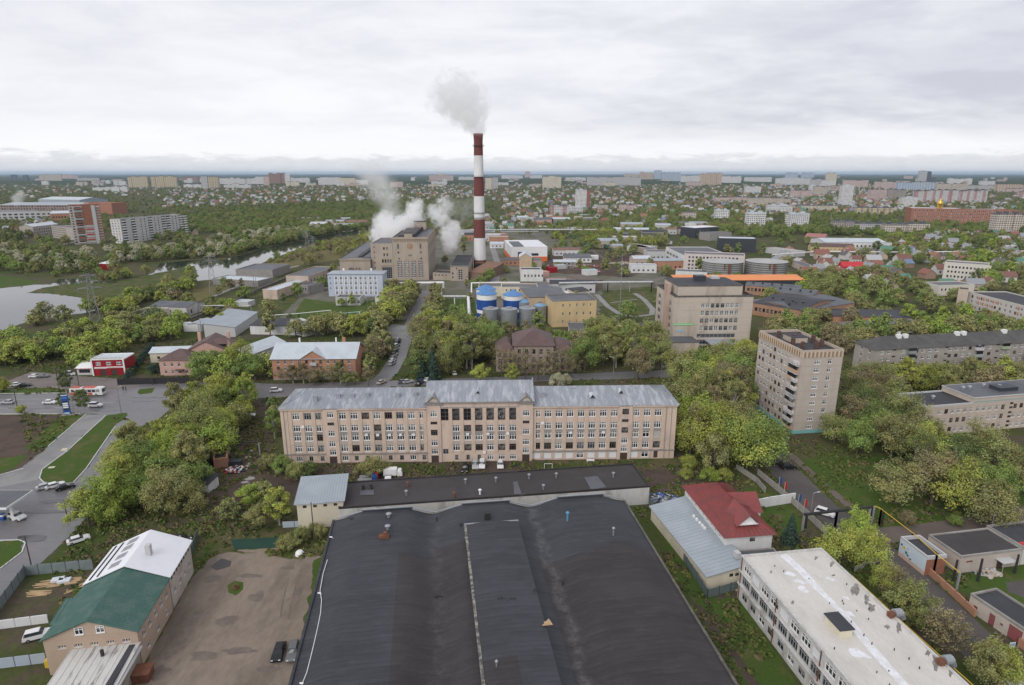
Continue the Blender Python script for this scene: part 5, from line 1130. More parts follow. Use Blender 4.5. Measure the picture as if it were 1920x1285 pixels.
for a, b_, h, c_, r_ in (((1030,512),(1045,511),4,'REDW','REDR'),((1045,505),(1062,504),3,'LGREY','SEAML'),((1096,517),(1120,516),4,'WHT','TEAL'),((1075,487),(1122,487),3.4,'WHT','WHITER'),((1000,497),(1012,496),3.5,'LGREY','SEAML'),((1016,520),(1030,519),4,'PINKW','PINKW')):
    Q('yard_kiosk', 'x', a, b_, h, 7, globals()[c_], globals()[r_], rt='flat', group='sheds in the scrap yard', cat='shed').root['auto'] = 'low ' + {'REDW':'dark red','LGREY':'grey','WHT':'white','PINKW':'pink'}[c_]+' yard shed'
# ================================================================== institute and right middle distance
iA, iB = Vector((76.9, 289.5, 0)), Vector((114.3, 291.2, 0))
zi = (18.6, 15.0, 11.3, 7.6)
ifr = []
for j, z in enumerate(zi):
    for i in range(8):
        st_ = 'w22' if random.random() < (.8 if j < 2 else .3) else 'g21'
        if j == 0 and i in (2, 3): st_ = 'g11'
        ifr.append((12.5+i*2.35, z, 1.8, 2.1, st_))
ifr += [(11.5,4.0,18.6,1.9,'g92'),(11.5,.8,6,2.2,'g41'),(27.5,.8,3,2.2,'g31')]
ins = Bld('institute_building', 'stained beige seven-storey institute block with dark parapet and entrance canopy', iA, iB, 32, 24.0, PANEL, BITU, rt='flat', par=1.0, parmat=mat('dark_rim', (.10,.095,.09), (.18,.165,.15), s1=.5), fr=ifr,
          le=[(2+dx_, z-.1, 4.6, 2.2, 'g41') for z in (18.6,15,11.3,7.6,4) for dx_ in (1.5, 13, 19.5)], land='the institute block')
ins.box('upper_storey', 2, 3, 23.9, 33, 26, 28.6, PANEL); ins.box('upper_rim', 1.8, 2.8, 28.4, 33.2, 26.2, 28.9, MATS['dark_rim']); ins.box('upper_top', 2.2, 3.2, 28.9, 32.8, 25.8, 28.95, BITU); ins.box('stair_tower', -1.4, 9, 0, .4, 14, 28.6, mat('stain_pink', (.42,.29,.23), (.52,.43,.36), s1=.25, fine=.15, stretch=(1,1,.3)))
ins.box('roof_hut', 14, 14, 28.9, 19, 19, 31.5, DARKP); ins.box('antenna_hut', 24, 20, 28.9, 28, 24, 30.2, LGREY)
ins.box('green_banner', -.02, -.14, 10.2, 9.4, -.01, 11.1, GREENP)
b = MB()
for k in range(17): b.box(.3+k*.52,-.17,10.45,.3+k*.52+.36,-.145,10.85)
b.build('banner_lettering', [plain('pale_green', (.55,.80,.55))], ins.root)
ins.box('blue_plaque', 1.5, -.12, 7.0, 4.4, -.01, 8.1, plain('plaque_blue', (.30,.48,.58)))
ins.box('entrance_canopy', 15.5, -9, 2.6, 27, -.05, 3.2, SEAMB)
for u in (16, 21, 26.4):
    b = MB(); b.box(u,-8.8,0,u+.3,-8.5,2.6); b.build('canopy_post', [GREY], ins.root)
ins.box('front_block', -4, -11, 0, 9, -.05, 4.6, PANEL); ins.box('front_block_roof', -4.2, -11.2, 4.6, 9.2, -.05, 4.8, BITUL); ins.box('entrance_steps', 15, -14, 0, 27, -9, .5, CONC); ins.box('retaining_wall', -3, -16, 0, 11, -15.4, 1.2, CONC)
for k in range(1, 7): ins.box('panel_joint', -.01, -.03, k*3.65-.9, 37.45, -.004, k*3.65-.85, GREYP)
Q('pink_white_school', 'long pinkish white four-storey block with rows of square windows', (1281,507), (1394,512), 14, 18, mat('rose_white', (.60,.53,.50), fine=.08), BITUL, rt='flat', par=.6, fr=grid(3, 44, 14, (10.6, 7.4, 4.2, 1.0), 1.6, 1.7, 'd1'), le=grid(1, 17, 5, (10.6, 7.4, 4.2), 1.4, 1.7, 'd1'), land='the pinkish white school')
Q('school_side_wing', 'white side wing with long window bands of the pinkish white school', (1247,487), (1281,506), 12, 40, WHT, BITUL, rt='flat', par=.6, fr=[(4+i*11,6.4,9,2.6,'g61') for i in range(4)]+[(4+i*11,2.2,9,2.2,'g61') for i in range(4)])
Q('white_boiler_shed', 'white shed with dark flat roof left of the two big tanks', (1266,523), (1325,526), 6, 14, WHT, BITUL, rt='flat')
for px, lab in ((1365,'left one of the two big grey steel tanks'), (1449,'right one of the two big grey steel tanks')):
    p = at(px, 527); p.y += 15.6; t = thing('steel_tank', lab, 'tank', p, 0, 'big grey steel tanks'); keep([(p.x-17,p.y-17),(p.x+17,p.y-17),(p.x+17,p.y+17),(p.x-17,p.y+17)])
    b = MB(); pr = []
    for i in range(8): pr += [(15.6,13.2*i/8),(15.6,13.2*(i+.95)/8),(15.68,13.2*(i+.95)/8),(15.68,13.2*(i+1)/8)]
    b.lathe(pr, 40); b.build('wall', [mat('tank_steel', (.25,.25,.245), (.17,.155,.14), s1=.12, amt=.8, s2=1.2, fine=.2, stretch=(1,1,.15), rough=.7)], t, True)
    b = MB(); b.lathe([(15.9,13.2),(15.9,13.4),(1,15.2),(.01,15.2)], 40); b.build('roof', [mat('tank_top', (.42,.42,.41), (.34,.34,.33), s1=.1, fine=.1)], t)
    b = MB(); b.box(-.8,-16.0,0,.8,-15.6,13); b.box(-4,-16.1,9,-3.2,-15.5,13); b.build('ladder', [RUST], t)
LAND.append(('the big grey tanks', at(1407, 527)))
q = Q('orange_roof_shed', 'very long shed with bright orange roof behind the institute', (1268,546), (1507,545), 7.5, 15, DARKP, ORANGER, rt='mono', rise=1.4, over=.5, land='the orange-roofed shed')
Q('dark_box_store', 'black box-shaped store building in the middle distance right', (1346,472), (1416,474), 14, 24, DARKP, SEAML, rt='flat', parmat=DARKP)
Q('dark_office', 'smaller black and grey office left of the black box store', (1303,447), (1345,444), 13, 26, DARKP, WHITER, rt='flat', parmat=LGREY, fr=grid(1, 26, 5, (4, 8), 3, 2.4, 'g31'))
Q('brown_low_office', 'low brown office building near the black box store', (1330,452), (1371,450), 9, 20, GREYP, BITUL, rt='flat')
Q('car_lot_building', 'low pale building beside a row of parked vehicles', (1175,470), (1210,474), 5, 20, LGREY, SEAML, rt='flat')
Q('white_low_shed', 'long white low shed among green trees in the middle distance', (1150,440), (1216,441), 7, 30, LGREY, SEAML, rt='gable', rise=1.4)
Q('scrub_shed', 'old beige shed in scrub behind the scrap yard', (1176,466), (1212,478), 5, 12, BEIGE, BITUL, rt='flat')
# brick factory with long ridged roofs
FBR = mat('factory_brick', (.40,.235,.155), (.30,.18,.12), s1=.3, fine=.18)
for k, (a, b_, h, D, rise) in enumerate((((1410,590),(1500,606),7.0,46,2.2), ((1500,606),(1600,588),6.5,36,1.6), ((1396,552),(1500,560),6.0,18,1.2), ((1440,570),(1520,580),8.0,22,1.5))):
    q = Q('brick_factory_shed', ('widest dark-roofed brick factory shed, nearest the institute','brick factory shed with long dark roof reaching right','low dark factory shed behind the nearest one','raised factory shed with roof lights between the others')[k], a, b_, h, D, FBR, BITUL if k else BITU, rt='gable', rise=rise, ridge='x', over=.2, fr=grid(1, 20, 8, (2.5,), 1.6, 2.2, 'd2'), land='the brick factory' if k == 0 else None)
    for u in range(4): q.box('roof_vent', 4+u*6, D*.3, h+.5, 5+u*6, D*.3+1, h+2.2, IRON, q.roof)
Q('white_cottage', 'small white cottage with dark flat roof behind the nine-storey tower', (1545,628), (1593,634), 4.4, 9, WHT, BITU, rt='gable', rise=1.0, fr=grid(.5, 10, 4, (1.4,), 1.0, 1.2, 'd1'), land='the white cottage')
Q('dark_roof_store', 'long store with dark roof and grass edges among trees', (1562,606), (1708,610), 4.0, 16, BRICKO, BITU, rt='mono', rise=.8)
Q('dark_roof_garages', 'long dark-roofed garages behind the hip-roofed flats', (1596,625), (1722,616), 3.6, 9, GREYP, BITUL, rt='flat')
z4 = (1.4, 4.4, 7.4, 10.2)
q = Q('panelled_school', 'four-storey pale block with orange-red window panels on the right edge', (1808,588), (1918,622), 13, 22, mat('pale_panel', (.56,.53,.49), fine=.1), BITU, rt='flat', par=.6, fr=grid(2, 60, 16, z4, 1.5, 1.6, rnd=['w21','w21','w21','d21']), land='the panelled school')
b = MB(); b.box(-.6,-.06,0,.6,-.01,1.6); rp = b.mesh('red_panel', [plain('brick_panel', (.52,.20,.12), .7)])
for j, z in enumerate(z4):
    for i in range(15):
        if random.random() < .6: put('red_panel', rp, q.root, (2+58*(i+1)/16, 0, z))
Q('pale_long_school', 'white three-storey school wing with rounded end among trees on the right', (1766,523), (1847,530), 13, 16, mat('bone_wall', (.60,.57,.51), fine=.08), BITUL, rt='flat', par=.7, fr=grid(2, 30, 12, (9, 5.4, 1.8), 1.2, 1.6, 'd1'))
Q('school_annex', 'low pale annex with grey roof in front of the white school wing', (1758,555), (1824,553), 7, 14, MATS['bone_wall'], BITUL, rt='flat', fr=grid(1, 24, 8, (3.4,), 1.2, 1.5, 'd1'))
Q('grey_link_house', 'pale stair tower beside the panelled school', (1789,588), (1808,590), 14.5, 10, BEIGE, BITU, rt='flat')
Q('white_prison_hall', 'long white hall with grey metal roof in the right distance', (1545,470), (1660,471), 9, 40, WHT, SEAML, rt='gable', rise=2.5, fr=grid(2, 70, 16, (4,), 2, 2, 'd1'), land='the long white hall')
Q('brown_roof_motel', 'yellow and white building with brown roof before the long white hall', (1520,471), (1600,473), 5, 14, YELB, BROWNR, rt='gable', rise=3, fr=grid(2, 50, 12, (1.6,), 1.6, 1.6, 'w2'))
Q('red_grey_hall', 'hall with faded red metal roof behind the yellow and white building', (1508,455), (1545,457), 7, 30, GREYP, mat('faded_red', (.36,.17,.15), fine=.15), rt='gable', rise=3)
Q('long_flat_store', 'long low store with pale flat roof at the right middle distance', (1434,474), (1490,482), 5, 14, LGREY, mat('pale_felt', (.40,.38,.36), fine=.15), rt='flat')
Q('red_roof_cottage', 'cottage with bright red roof among gardens on the right', (1578,512), (1618,513), 5.5, 11, REDP, plain('bright_red_roof', (.50,.035,.045), .5), rt='gable', rise=3.2, land='the bright red roofed cottage')
Q('brick_hangar_row', 'row of old beige garages along the lane by the tanks', (1480,498), (1530,520), 4, 10, BEIGE, BITUL, rt='flat')
# ================================================================== left middle distance
q = Bld('brick_tower_block', 'tall narrow red brick and white tower block by the river', (-509, 733), (-484, 750), 20, 44, mat('worn_white_panel', (.50,.46,.43), fine=.1), BITU, rt='flat', par=1.5, parmat=BRICK, land='the brick tower block', le=())
W_ = q.W; q.box('brick_stair', W_*.42, -.6, 22, W_*.72, -.02, 44.5, BRICK); q.box('brick_side', W_, -.02, 0, W_+.3, 24, 44.4, BRICK); q.box('white_fin', W_*.72, -1.2, 0, W_*.84, -.02, 44.2, LGREY)
for i in range(14):
    z = 1.5+i*3.0
    q.box('balcony', W_*.15, -1.0, z, W_*.42, -.02, z+1.1, BRICK if i % 3 else LGREY); q.box('balcony', W_*.86, -.9, z, W_, -.02, z+1.1, BRICK)
    q.box('window', W_*.04, -.05, z+.3, W_*.11, -.01, z+1.8, GLASS); q.box('window', W_*.17, -.05, z+1.1, W_*.40, -.01, z+2.3, GLASS)
    if i < 7: q.box('balcony', W_*.46, -.9, z, W_*.70, -.02, z+1.1, REDP if i % 2 else LGREY)
q = Bld('long_nine_storey_block', 'long white and grey nine-storey panel block left of the river', (-459, 744), (-437, 838), 14, 28, mat('grey_panel', (.60,.585,.57), (.50,.48,.47), s1=.3, fine=.1), BITUL, rt='flat', par=.6, land='the long nine-storey block',
        fr=[(u, 1.4+j*3.0, 1.6, 1.5, 'd1') for j in range(9) for u in (30+0*j, 36, 52, 58, 82, 88)], le=grid(1, 13, 3, [1.4+j*3.0 for j in range(9)], 1.2, 1.4, 'd1'))
b = MB(); b.box(0,-1.1,0,5.5,-.02,1.2); bl9 = b.mesh('balcony', [plain('balcony_white', (.80,.80,.80), .7)])
b = MB(); b.box(0,-.9,0,5.5,-.05,1.5); bg9 = b.mesh('balcony_shadow_window', [GLASS])
for j in range(9):
    for u in (2, 16, 42, 64, 72, 94, 102): o_ = put('balcony', bl9, q.root, (u, 0, 1.0+j*3.0)); put('glazing', bg9, o_, (0, 0, 1.2))
Q('old_block_by_tower', 'low grey older block behind the brick tower block', (65,446), (112,440), 14, 18, mat('drab_panel', (.40,.36,.32), fine=.12), SEAML, rt='gable', rise=3, fr=grid(1, 40, 10, (9, 5.5, 2), 1.6, 1.6, 'd1'))
Q('five_storey_drab', 'drab five-storey flats left of the brick tower block', (100,446), (150,452), 15, 16, MATS['drab_panel'], BITUL, rt='flat', fr=grid(1, 40, 12, (1.5, 4.3, 7.1, 9.9, 12.5), 1.5, 1.5, 'd1'))
Q('textile_mill', 'huge red brick mill with pale grey roofs, far left', (0,402), (150,402), 18, 80, mat('mill_wall', (.30,.235,.21), fine=.15), SEAMB, rt='gable', rise=4, fr=grid(4, 150, 26, (4, 9, 14), 3, 3, 'd1'), land='the red brick mill')
Q('mill_hall', 'pale blue-grey metal hall of the mill', (75,392), (152,394), 22, 70, SEAMB, SEAML, rt='gable', rise=5)
Q('mill_red_block', 'red brick mill block with white roof edge', (152,402), (212,399), 20, 60, BRICK, WHITER, rt='flat', parmat=WHITEP, fr=grid(3, 70, 14, (4, 10, 15), 2.6, 3.4, 'd1'))
Q('mill_red_end', 'orange-red end block of the mill', (212,402), (240,400), 22, 70, mat('raw_brick', (.34,.165,.11), fine=.15), BRICK, rt='flat')
Q('mill_low_hall', 'low brick mill hall with pale roof in front of the mill', (96,414), (160,412), 12, 50, BRICKO, SEAML, rt='mono', rise=2, fr=grid(2, 70, 16, (4,), 2.6, 3, 'd1'))
Q('mill_white_front', 'white fronted office of the mill at the far left', (-30,415), (55,413), 15, 60, LGREY, BITUL, rt='flat', fr=grid(2, 100, 12, (4, 9), 5, 2.5, 'd1'))
q = Q('red_boathouse', 'red boathouse with white roof at the river bend', (188,505), (204,506), 5, 9, REDW, WHITER, rt='mono', rise=1)
# petrol canopy at the left edge
pcn = thing('petrol_canopy', 'grey petrol station canopy with white fascia on white posts at left edge', 'canopy', at(2, 978)); LAND.append(('the petrol canopy', at(2, 978)))
b = MB(); b.box(-16,-3,4.8,4.6,5.5,5.3); b.build('fascia', [WHITEP], pcn); b = MB(); b.box(-15.8,-2.8,5.3,4.4,5.3,5.36); b.build('roof', [BITUL], pcn)
for u in (2.6, -9):
    b = MB(); b.box(u-.35,.4,0,u+.35,1.1,4.8); b.build('post', [WHITEP], pcn)
b = MB(); b.box(-.4,.3,0,.4,1.2,1.7); b.box(-.42,.28,1.0,.42,1.22,1.5,1); b.build('fuel_pump', [BLUEP, WHITEP], pcn); keep([at(-60,930), at(40,930), at(40,1000), at(-60,1000)])

# low industrial clutter behind the plant and railway wagons
ri_ = random.Random(31)
CLUT = [((880,470),(930,432)),((1000,430),(1060,440)),((930,425),(1120,408)),((1120,445),(1240,470)),((930,478),(952,500)),((860,452),(886,436)),((1150,420),(1300,440)),((1260,432),(1340,420)),((560,430),(760,412)),((1030,480),(1075,500)),((1180,480),(1235,515)),((1015,535),(1060,550))]
kc = 0
for (xa, ya), (xb, yb) in CLUT:
    for i in range(12 if xb-xa > 60 else 6):
        px, py = ri_.uniform(xa, xb), ri_.uniform(min(ya,yb), max(ya,yb)); p = at(px, py)
        if any(inpoly(p.x+dx_, p.y+dy_, P_) for P_ in BKEEP for dx_, dy_ in ((0,0),(12,0),(0,8),(12,8))): continue
        wl_, rf_ = ri_.choice([('grey',LGREY),('brick',BRICKO),('white',WHT),('tan',BEIGE),('drab',GREYP)]), ri_.choice([BITUL,SEAML,SEAMB,BITU,MATS['rusty_roof']]); W_ = ri_.uniform(10, 34)
        q = Bld('industrial_shed', '', (p.x, p.y), (p.x+W_, p.y+W_*ri_.uniform(-.12,.12)), ri_.uniform(8,18), ri_.uniform(3.5,8), wl_[1], rf_, rt=ri_.choice(['flat','gable','mono']), rise=ri_.uniform(.8,2.2), over=.3, cat='shed', group='industrial sheds behind the plant', fr=grid(1, W_-1, max(2, int(W_/4)), (1.6,), 1.6, 1.4, 'd1')); q.root['auto'] = 'low %s industrial shed' % wl_[0]; kc += 1
b = MB(); b.box(-6.8,-1.5,1.1,6.8,1.5,3.9); frustum_ = None; wbm = b.mesh('body', [GREY]); b = MB(); b.box(-6.8,-1.55,3.9,6.8,1.55,4.15); wrf = b.mesh('roof', [GREY]); b = MB(); b.tube((0,-1.0,.45),(0,1.0,.45),.45,.45,12); b.tube((1.6,-1.0,.45),(1.6,1.0,.45),.45,.45,12); bog = b.mesh('bogie', [IRON])
def wagons(x0, y0, x1, y1, n, m, cn):
    a, c = at(x0, y0), at(x1, y1); rz = math.atan2(c.y-a.y, c.x-a.x); bm2 = wbm.copy(); bm2.materials[0] = m; rm2 = wrf.copy(); rm2.materials[0] = m
    for i in range(n):
        p = a.lerp(c, (i+.5)/n); t = thing('rail_wagon', '', 'wagon', p, rz, 'railway wagons in the sidings'); t['auto'] = cn+' railway wagon'; put('body', bm2, t); put('roof', rm2, t); put('bogie', bog, t, (-5.4,0,0)); put('bogie', bog, t, (3.8,0,0))
WG = mat('wagon_green', (.045,.12,.085), (.07,.14,.11), s1=.5, fine=.2); WRU = mat('wagon_rust', (.26,.10,.06), (.18,.09,.065), s1=.5, fine=.25)
wagons(1060,438,1108,468,7,WG,'dark green'); wagons(1086,436,1118,452,5,WRU,'rust red'); wagons(1130,463,1154,476,2,WG,'dark green')
strip('railway_track', [(1052,433),(1112,471),(1140,490)], 3.2, .03, mat('ballast', (.14,.12,.105), (.09,.08,.07), s1=.6, fine=.3)); strip('railway_track', [(1078,432),(1124,456),(1165,482)], 3.2, .03, MATS['ballast'])
# ================================================================== the town beyond: blocks of flats
WW_ = winwall('block_white', (.74,.73,.72)); WC_ = winwall('block_cream', (.72,.65,.52)); WG_ = winwall('block_grey', (.56,.55,.55)); WP_ = winwall('block_pink', (.64,.50,.46)); WB_ = winwall('block_brown', (.34,.21,.17))
WY_ = winwall('block_yellow', (.66,.56,.33), alt=(.40,.36,.33)); WO_ = winwall('block_orange', (.62,.55,.47), alt=(.58,.34,.20)); WU_ = winwall('block_bluish', (.60,.64,.70), alt=(.30,.46,.66)); WS_ = winwall('block_striped', (.66,.64,.63), alt=(.52,.33,.32), altp=8); WD_ = winwall('block_dark', (.10,.11,.15)); WR_ = winwall('block_red', (.36,.15,.10)); WDR = winwall('block_drab', (.40,.36,.32)); WT_ = winwall('block_tan', (.60,.53,.45))
NAMES = {'W':('white',WW_),'C':('cream',WC_),'G':('grey',WG_),'P':('pink',WP_),'B':('brown',WB_),'Y':('yellow striped',WY_),'O':('orange and beige',WO_),'U':('pale blue',WU_),'S':('white and pink striped',WS_),'D':('dark',WD_),'R':('red brick',WR_),'X':('drab',WDR),'T':('tan',WT_)}
def blk(x0, x1, yb, yt, k, D=14, seg=1, name='apartment_block', roof=None):
    A = at(x0, yb); h = zat(A.y, yt); B_ = Vector((xat(x1, yb, A.y), A.y, 0))
    B_ = A+Vector((max(4, B_.x-A.x), 0, 0)); W = B_.x-A.x
    rz = random.uniform(-.10, .10)
    t = thing(name, '', 'apartment block', A, rz, 'apartment blocks in the distance'); t['auto'] = ('tall ' if h > 40 else 'long ' if W > 4*h else '')+NAMES[k][0]+' apartment block'
    mb = MB(); n = max(1, seg); off = [random.choice([0, 0, -2.5, 2.5]) if n > 1 else 0 for _ in range(n)]; hh = [h*(1 if n == 1 else random.choice([1, 1, 1, .93])) for _ in range(n)]
    for i in range(n): mb.box(W*i/n+.01*i, off[i], -.5, W*(i+1)/n, off[i]+D, hh[i])
    mb.build('wall', [NAMES[k][1]], t)
    rb = MB()
    for i in range(n): rb.box(W*i/n-.3, off[i]-.3, hh[i]+.01, W*(i+1)/n+.29, off[i]+D+.3, hh[i]+.8+.01*i); rb.box(W*(i+.35)/n, off[i]+D*.3, hh[i]+.81, W*(i+.65)/n, off[i]+D*.7, hh[i]+3.2)
    rb.build('roof', [roof or (BITUL if k != 'W' else SEAML)], t)
    keep([A+Vector((-2,-2,0)), B_+Vector((2,-2,0)), B_+Vector((2,D+2,0)), A+Vector((-2,D+2,0))]); return t
def inkeep0(p): return any(inpoly(p.x, p.y, P_) for P_ in KEEP)
FARB = '''241 281 352 331 Y 5;285 333 352 330 Y 6;379 390 355 331 G 1;391 411 354 330 Y 2;410 480 346 335 W 7;75 115 341 327 T 4;115 146 337 328 P 4;22 32 339 328 D 1;44 54 341 329 D 1;145 186 343 334 G 2;174 210 358 352 W 2;210 240 360 351 W 2;342 375 344 332 B 4
505 535 346 325 B 4;535 545 346 327 W 1;495 505 348 331 P 2;480 495 346 332 W 2;543 582 345 334 W 4;597 636 347 335 W 4;636 667 349 334 C 3;805 850 342 328 P 4;820 838 341 325 W 1;910 922 356 334 C 1;923 934 355 333 G 1;732 756 352 341 P 2;660 690 347 338 W 2
984 994 334 322 P 1;1017 1052 353 330 C 3;1100 1200 348 332 G 8;1170 1198 334 326 O 3;1199 1225 340 323 O 3;1226 1240 338 320 U 1;1240 1276 341 324 U 4;1276 1314 344 330 W 4;1312 1352 347 325 O 4;1352 1388 345 331 W 4;1395 1445 343 333 W 5;994 1016 336 329 W 3;1060 1098 341 333 W 4
1079 1099 392 357 W 1;1099 1106 392 356 R 1;1031 1066 406 385 S 2;1060 1092 404 388 W 2;1162 1189 398 384 P 2;1281 1305 412 399 T 1;1340 1365 414 395 W 2;1400 1436 426 400 W 2;1402 1442 386 371 T 3;1340 1400 379 370 P 2;1122 1140 396 385 T 1
1472 1495 335 324 U 2;1502 1526 335 324 U 2;1454 1521 347 334 W 6;1520 1546 348 336 G 3;1547 1567 348 325 C 2;1517 1529 366 348 W 1;1526 1551 367 350 T 2;1575 1597 388 349 W 1;1629 1662 377 356 P 3;1662 1697 374 355 X 3;1640 1681 354 341 P 4;1681 1756 357 342 U 6;1720 1735 345 321 G 1;1735 1744 345 322 D 1;1745 1753 342 333 D 1;1756 1808 360 345 T 4;1775 1818 350 335 W 4;1695 1712 339 330 P 1;1714 1847 380 357 S 10;1867 1925 360 346 O 4;1690 1717 388 371 W 1;1810 1866 356 348 G 3
1864 1925 442 402 T 4;1477 1515 427 401 W 2;1565 1600 436 416 X 2;1600 1660 436 420 G 3;1660 1737 442 420 T 4;1605 1671 402 390 Y 3;1505 1570 396 386 C 3;1440 1481 385 372 T 3;1440 1485 400 386 W 2;1540 1565 350 340 W 2;1580 1625 352 338 P 4;600 640 339 333 W 2;345 378 352 346 W 2;420 470 353 347 W 3;860 905 340 332 W 4;940 980 336 329 W 4'''
for row in FARB.replace('\n', ';').split(';'):
    a = row.split(); blk(*[float(q) for q in a[:4]], a[4], seg=int(a[5]))
rb_ = random.Random(21)
for i in range(130):
    x0 = rb_.choice([rb_.uniform(0, 700), rb_.uniform(760, 1920), rb_.uniform(1050, 1920)]); yb = rb_.choice([rb_.uniform(334, 346), rb_.uniform(338, 352), rb_.uniform(345, 375) if x0 > 1380 else rb_.uniform(338, 350)])
    Yb = at(960, yb).y; h_ = rb_.choice([15, 15, 18, 27, 27, 30, 42]); W_ = rb_.uniform(40, 110) if h_ < 40 else rb_.uniform(25, 45)
    if inkeep0(at(x0, yb)): continue
    ppm = FPX/Yb; blk(x0, x0+W_*ppm, yb, yb-h_*ppm*1.0, rb_.choice('WWCPTGSWCPO'), seg=max(1, int(W_/25)))
# red brick monastery block with a golden dome
q = Q('red_brick_barracks', 'long red brick block with white bays and golden dome, right distance', (1706,418), (1801,420), 24, 40, mat('barracks_brick', (.34,.15,.10), fine=.15), SEAML, rt='flat', fr=grid(3, 150, 26, (4, 9, 14, 19), 2.4, 3, 'w11'), land='the domed brick block')
b = MB(); b.lathe([(4,24),(4,29),(4.6,31),(4.2,34),(2,37),(.3,40),(.05,44)], 16, c=(q.W*.58, 12)); b.build('golden_dome', [plain('gold', (.75,.45,.08), .25, .8)], q.root, True)
Q('red_blue_wing', 'red brick wing with blue-grey roof right of the domed block', (1801,412), (1873,412), 14, 30, BRICK, SEAMB, rt='gable', rise=4, fr=grid(3, 140, 20, (4, 9), 2.2, 2.6, 'd1'))
# ================================================================== houses among the gardens
HR = [plain('roof_%s' % n, c, .7) for n, c in (('grey', (.27,.28,.30)), ('dark', (.12,.11,.11)), ('brown', (.20,.10,.08)), ('red', (.25,.11,.085)), ('pale', (.40,.40,.41)), ('green', (.10,.22,.16)), ('blue', (.16,.22,.32)), ('rust', (.28,.15,.10)))]
RN = ['grey','dark','brown','red','pale','green','blue','rust']
HWm = [plain('house_%s' % n, c, .9) for n, c in (('white', (.58,.565,.54)), ('tan', (.46,.37,.28)), ('brick', (.33,.22,.17)))]
def house_mesh(ri, wi, L=10, D=8, h=4.2, r=3.2):
    b = MB(); b.box(0,0,-.3,L,D,h,0); b.poly(((0,D,h),(0,0,h),(0,D/2,h+r-.1)),0); b.poly(((L,0,h),(L,D,h),(L,D/2,h+r-.1)),0)
    b.quad((-.5,-.5,h-.3),(L+.5,-.5,h-.3),(L+.5,D/2,h+r),(-.5,D/2,h+r),1); b.quad((L+.5,D+.5,h-.3),(-.5,D+.5,h-.3),(-.5,D/2,h+r),(L+.5,D/2,h+r),1)
    for x in (1.6, 4.4, 7.2): b.quad((x,-.02,1.2),(x+1.2,-.02,1.2),(x+1.2,-.02,2.7),(x,-.02,2.7),2)
    b.box(L*.6,D*.55,h+r*.5,L*.6+.7,D*.55+.7,h+r+.9,0)
    return b
HZONES = [([(1440,500),(1560,540),(1760,560),(1920,545),(1920,440),(1740,440),(1660,470),(1500,472)], 20, .6), ([(300,392),(700,376),(940,376),(940,345),(330,350)], 24, .85), ([(940,404),(1080,398),(1440,404),(1700,398),(1700,346),(940,344)], 25, .85),
          ([(1440,346),(1925,346),(1925,400),(1440,400)], 30, .7), ([(330,368),(0,374),(0,345),(330,345)], 34, .6), ([(1050,425),(1280,420),(1440,425),(1440,400),(1100,400)], 30, .4), ([(900,440),(1060,420),(1030,400),(900,408)], 24, .7), ([(0,445),(60,440),(110,420),(0,420)], 30, .5), ([(300,460),(480,452),(470,430),(350,425)], 30, .3)]
hp = []
def inkeep(x, y):
    return any(inpoly(x, y, P_) for P_ in KEEP)
for poly, sp, dn in HZONES:
    Wp = [at(*q_) for q_ in poly]; xs = [p.x for p in Wp]; ys_ = [p.y for p in Wp]; PP = [(p.x, p.y) for p in Wp]
    y = min(ys_)
    while y < max(ys_):
        step = sp*max(1, y/900)
        x = min(xs)
        while x < max(xs):
            xx, yy = x+random.uniform(-.35, .35)*step, y+random.uniform(-.35, .35)*step
            if random.random() < dn and inpoly(xx, yy, PP) and not inkeep(xx+4, yy+4): hp.append((xx, yy))
            x += step
        y += step
hp.sort(key=lambda p: p[1])
HP_ALL = [(x+5, y+4) for x, y in hp]
hm = {}
stuffh = MB()
for i, (x, y) in enumerate(hp):
    ri = random.choice([0,0,0,0,1,1,2,2,3,4,4,5,6,7,7]); wi = random.choice([0,0,1,2]); s_ = random.uniform(.7, 1.2); rz = random.choice([0, math.pi/2])+random.uniform(-.3, .3)
    if i < 290:
        if (ri, wi) not in hm: hm[(ri, wi)] = house_mesh(ri, wi).mesh('garden_house', [HWm[wi], HR[ri], GLASS])
        o = put('garden_house', hm[(ri, wi)], None, (x, y, 0), rz); o.scale = (s_, random.uniform(.8, 1.2), random.uniform(.85, 1.25)*max(.9, s_*.9))
        tag(o, None, 'house', 'small houses among gardens'); o['auto'] = '%s-roofed %s house' % (RN[ri], ('white', 'tan', 'brick')[wi])
    else:
        b = house_mesh(ri, wi); M_ = Matrix.Translation((x, y, 0)) @ Matrix.Rotation(rz, 4, 'Z') @ Matrix.Diagonal((s_*1.15, 1.15, s_*1.1, 1))
        o_ = len(stuffh.v); stuffh.v += [tuple(M_ @ Vector(v)) for v in b.v]; stuffh.f += [tuple(k+o_ for k in f) for f in b.f]
        stuffh.m += [(wi if m_ == 0 else 3+ri if m_ == 1 else 11) for m_ in b.m]
tag(stuffh.build('distant_houses', HWm+HR+[GLASS]), 'mass of tiny far-off houses between trees', 'houses', kind='stuff')
